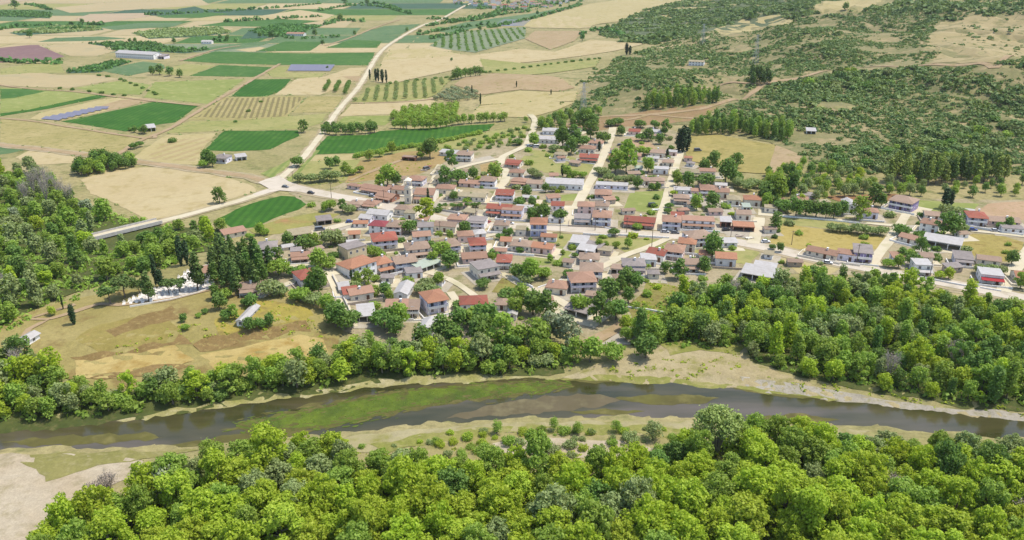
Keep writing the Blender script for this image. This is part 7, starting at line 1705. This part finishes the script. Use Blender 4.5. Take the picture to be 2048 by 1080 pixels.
def car(px, py, ang, paint, label, van=False):
    p = P(px, py, .32); t = thing('parked_car', label, 'car', p, ang)
    L, W = (4.2, 1.75) if not van else (5.2, 1.95); hb, ht = (.85, 1.42) if not van else (1.1, 2.1)
    b = MB(); x0, x1 = -L / 2, L / 2; w = W / 2
    b.add([(x0, -w, .25), (x1, -w, .25), (x1, w, .25), (x0, w, .25), (x0 + .05, -w, hb - .05), (x1 - .05, -w, hb - .2), (x1 - .05, w, hb - .2), (x0 + .05, w, hb - .05)], [(0, 3, 2, 1), (4, 5, 6, 7), (0, 1, 5, 4), (1, 2, 6, 5), (2, 3, 7, 6), (3, 0, 4, 7)])
    b.obj('body', [paint], t)
    xa, xb, xc, xd = (x0 + .25, x0 + .75, x1 - 1.75, x1 - 1.1) if not van else (x0 + .15, x0 + .3, x1 - 1.4, x1 - .8)
    k = w - .16
    c = MB().add([(xa, -w + .06, hb - .06), (xd, -w + .06, hb - .12), (xd, w - .06, hb - .12), (xa, w - .06, hb - .06), (xb, -k, ht - .08), (xc, -k, ht - .08), (xc, k, ht - .08), (xb, k, ht - .08)], [(4, 5, 6, 7), (0, 1, 5, 4), (1, 2, 6, 5), (2, 3, 7, 6), (3, 0, 4, 7)])
    c.obj('window', [GLASS], t)
    MB().box(xb - .02, xc + .02, -k - .02, k + .02, ht - .08, ht).obj('roof', [paint], t)
    for sx_ in (-1, 1):
        for sy_ in (-1, 1): MB().tube([(sx_ * L * .31, sy_ * (w - .18), .31), (sx_ * L * .31, sy_ * (w + .02), .31)], [.31, .31], 10).obj('wheel', [DARKM], t)
CP_ = {k: paint_mat(k + '_car_paint', c, c, .3, 1, .02, spec=.5) for k, c in (('white', (.75, .75, .75, 1)), ('black', (.02, .02, .025, 1)), ('silver', (.45, .46, .48, 1)), ('red', (.42, .04, .04, 1)), ('blue', (.06, .1, .3, 1)), ('grey', (.16, .17, .18, 1)))}
for px, py, a, c, lb, vn in [(622, 388, -.45, 'black', 'black car on the entrance road beside the green field', 0), (571, 376, -.4, 'grey', 'grey car at the plain junction', 0), (1058, 294, .3, 'white', 'white car at the top of the first street', 0), (1074, 296, .2, 'white', 'white pickup beside the barns bush', 1), (1395, 303, .1, 'grey', 'dark trailer like van on the hill pasture corner', 1), (1531, 486, .1, 'white', 'white car at the golden lot corner', 0),
    (1330, 466, -.15, 'silver', 'silver car at the third cross street', 0), (1376, 470, -.15, 'black', 'black car before the long pink block', 0), (1350, 468, -.15, 'grey', 'dark grey car before the corner house', 0), (1452, 462, .2, 'black', 'black car at the dark shed', 0), (1020, 449, -.1, 'white', 'white car at the main street corner', 0), (975, 447, 1.0, 'red', 'red car at the foot of the first street', 0), (700, 446, .3, 'blue', 'blue car on the yard lane', 0), (640, 462, .35, 'grey', 'grey van on the pale yard', 1), (853, 340, .9, 'grey', 'old grey van on the earth ramp', 1),
    (770, 572, .4, 'silver', 'silver car below the school annexe', 0), (1305, 414, .2, 'black', 'black tractor like vehicle on the mown lot', 1), (1655, 528, -.3, 'white', 'white car before the long pink roof', 0), (1945, 462, -.2, 'blue', 'blue car under the big red roof', 0), (1990, 464, -.2, 'silver', 'silver car under the long low row', 0), (897, 322, .2, 'silver', 'silver car by the white lean-to', 0), (1240, 292, .1, 'grey', 'dark car on the bare lot', 0), (745, 394, -.4, 'silver', 'silver car by the brown row', 0), (812, 420, -.2, 'black', 'black car below the church steps', 0)]:
    car(px, py, a, CP_[c], lb, bool(vn))
# machinery yard and debris
for i, (px, py, lb, m) in enumerate([(855, 334, 'rusty farm implement on the earth ramp', 'K'), (848, 342, 'grey farm implement on the earth ramp', 'S'), (1478, 474, 'stack of dark timber at the brick ruin', 'S'), (1498, 478, 'rubble pile beside the timber stack', 'C'), (1310, 421, 'white farm trailer on the mown lot', 'W')]):
    b = MB(); rg = random.Random(i)
    for k in range(14):
        a = Vector((rg.uniform(-2.2, 2.2), rg.uniform(-1.2, 1.2), rg.uniform(.1, .9))); d = Vector((rg.uniform(-1.6, 1.6), rg.uniform(-.6, .6), rg.uniform(-.2, .3))); b.tube([a - d, a + d], [.12, .12], 5)
    b.box(-1.6, 1.4, -.7, .7, .3, .75)
    tag(b.obj('farm_implement' if i < 2 else 'timber_stack' if i == 2 else 'rubble_pile' if i == 3 else 'farm_trailer', [WALL[m][1]], loc=P(px, py)), lb, 'machine' if i < 2 else 'pile' if i < 4 else 'trailer')
# graves
gm = MB().box(-.55, .55, -1.1, 1.1, -.2, .5).box(-.45, .45, -1.0, .8, .5, .6).box(-.5, .5, .86, 1.1, .5, 1.0).mesh('slab', MARBLE)
gc = MB().box(-.06, .06, .97, 1.05, 1.0, 1.45).box(-.2, .2, .97, 1.05, 1.22, 1.32).mesh('cross', MARBLE)
gp = scatter(poly_w([(240, 612), (300, 584), (350, 562), (392, 537), (402, 545), (424, 566), (424, 574), (390, 582), (300, 605)]), 1.9, 4000, rng)
for x, y in gp[:190]:
    t = thing('grave', 'white marble grave with upright cross in the hilltop cemetery', 'grave', (x, y, float(hgt(x, y))), .35 + rng.uniform(-.08, .08), 'marble graves of the cemetery', (1, 1, rng.uniform(.8, 1.3)))
    put('slab', gm, t); put('cross', gc, t)
# solar arrays
SOL = paint_mat('solar_glass', S(146, 142, 156, 1.7), S(154, 150, 162, 1.7), .25, .2, .04, spec=.5)
def panel_row(a, b, depth, label, group):
    A, B = P(*a), P(*b); d = B - A; L = d.length; t = thing('solar_row', label, 'solar panels', (A.x, A.y, 0), math.atan2(d.y, d.x), group)
    MB().add([(0, 0, .6), (L, 0, .6), (L, depth, 1.8), (0, depth, 1.8), (0, 0, .66), (L, 0, .66), (L, depth, 1.86), (0, depth, 1.86)], [(0, 3, 2, 1), (4, 5, 6, 7), (0, 1, 5, 4), (1, 2, 6, 5), (2, 3, 7, 6), (3, 0, 4, 7)]).obj('panel', [SOL], t)
    for i in range(6):
        x = L * (i + .5) / 6; MB().box(x - .06, x + .06, depth * .8, depth * .8 + .12, -.3, 1.5).obj('support', [METAL], t)
for k in range(8):
    f = k / 7.0; panel_row((82 + 104 * f, 239 - 20 * f), (118 + 96 * f, 242 - 23 * f), 5, 'purple solar panel row in the array beside the dark green field', 'solar rows beside the dark green field')
for k in range(6):
    y = 133 + k * 1.9; panel_row((580 - k * 1.0, y), (668 - k * 1.5, y + .4), 5, 'solar panel row in the array below the far green strip', 'solar rows below the far green strip')
for k in range(6):
    y = 41 + k * 2.3; panel_row((1006 - k * 3.6, y), (1063 - k * 1.6, y - 1.4), 7, 'grey solar panel row in the distant array beyond the striped orchard', 'solar rows beyond the striped orchard')
# the town at the far end of the plain road
wl = [WALL[k][1] for k in 'WCPL']
hm = []
for i in range(6):
    w_, d_, h_ = [(9, 8, 5), (12, 9, 6), (8, 8, 3.5), (14, 8, 4), (10, 10, 7), (18, 10, 4)][i]
    hm.append((walls_mesh(w_, d_, h_, 'g', wl[i % 4]), roof_mesh(w_, d_, h_, 'g', ROOF['prtpot'[i]][1])))
tp = scatter(poly_w([(905, 6), (960, 16), (1030, 24), (1130, 10), (1200, -3), (1190, -14), (1050, -14), (920, -14)]), 13, 1500, rng)
for i, (x, y) in enumerate(tp[:150]):
    a = rng.integers(0, 6); px, py = project(x, y, 0); zn = 'where the straight road enters' if px < 980 else 'in its centre' if px < 1090 else 'toward the ridge'
    kind = ['pink', 'red', 'brown', 'pink', 'orange', 'brown'][a]; lb = 'tiny distant %s roofed town house %s, far end of the plain' % (kind, zn)
    t = thing('distant_house', lb, 'house', (x, y, float(hgt(x, y))), AX + rng.choice([0, 1.57]), lb)
    put('wall', hm[a][0], t); put('roof', hm[a][1], t)
tp2 = scatter(poly_w([(900, 8), (960, 20), (1030, 28), (1140, 10), (1210, -4), (1190, -14), (900, -14)]), 12, 1200, rng)
stuff_cloud('distant_treeline', tp2[:160], rng.uniform(3, 6, len(tp2[:160])), 'hedge', 'trees among the houses of the far town', 14, .5, 1.1)
# the plain's far trees, single
for k, (px, py, w) in enumerate([(215, 98, 10), (348, 88, 10), (520, 75, 9), (545, 78, 14), (630, 72, 12), (710, 70, 8), (645, 90, 9), (680, 42, 14), (735, 10, 10), (690, 8, 12), (270, 84, 8), (260, 85, 8), (440, 80, 10), (455, 82, 10), (30, 18, 16), (60, 76, 14), (165, 50, 10), (360, 155, 16), (340, 152, 18), (320, 150, 18), (305, 150, 14), (140, 145, 8), (655, 138, 6), (960, 62, 10), (1075, 30, 8), (1215, 62, 12), (1310, 82, 10), (1350, 76, 10), (840, 68, 8), (815, 64, 8), (903, 122, 6), (1500, 40, 14), (1690, 20, 14), (1165, 82, 12)]):
    p = P(px, py); sc = w / ppm(p) / WIDTH['round']
    plant('field_tree', 'round', 'dark' if k % 3 else 'hedge', p, sc, '%s %s tree %s' % (['lone', 'squat', 'round'][k % 3], ADJ['dark' if k % 3 else 'hedge'], ['by the far farm hall', 'on the far plain near the purple ploughland', 'along the straight road in the far plain', 'beyond the striped orchard', 'at the edge of the ridge fields'][min(4, int(px / 320))]), 'tree', 'field trees %d %s' % (min(4, int(px / 320)), ['lone', 'squat', 'round'][k % 3] + ADJ['dark' if k % 3 else 'hedge']), 300, .7)

# ------------------------------------------------------------------ air
hb = MB().box(-5600, 5600, -450, 8600, -8, 190)
HZ = bpy.data.materials.new('haze'); HZ.use_nodes = True
for n_ in list(HZ.node_tree.nodes):
    if n_.type != 'OUTPUT_MATERIAL': HZ.node_tree.nodes.remove(n_)
pv = HZ.node_tree.nodes.new('ShaderNodeVolumePrincipled'); pv.inputs['Density'].default_value = .00004; pv.inputs['Color'].default_value = (.93, .96, 1, 1); pv.inputs['Anisotropy'].default_value = .2
HZ.node_tree.links.new(pv.outputs[0], [n_ for n_ in HZ.node_tree.nodes if n_.type == 'OUTPUT_MATERIAL'][0].inputs['Volume'])
tag(hb.obj('haze', [HZ]), 'thin summer haze over the plain', None, None, 'stuff')
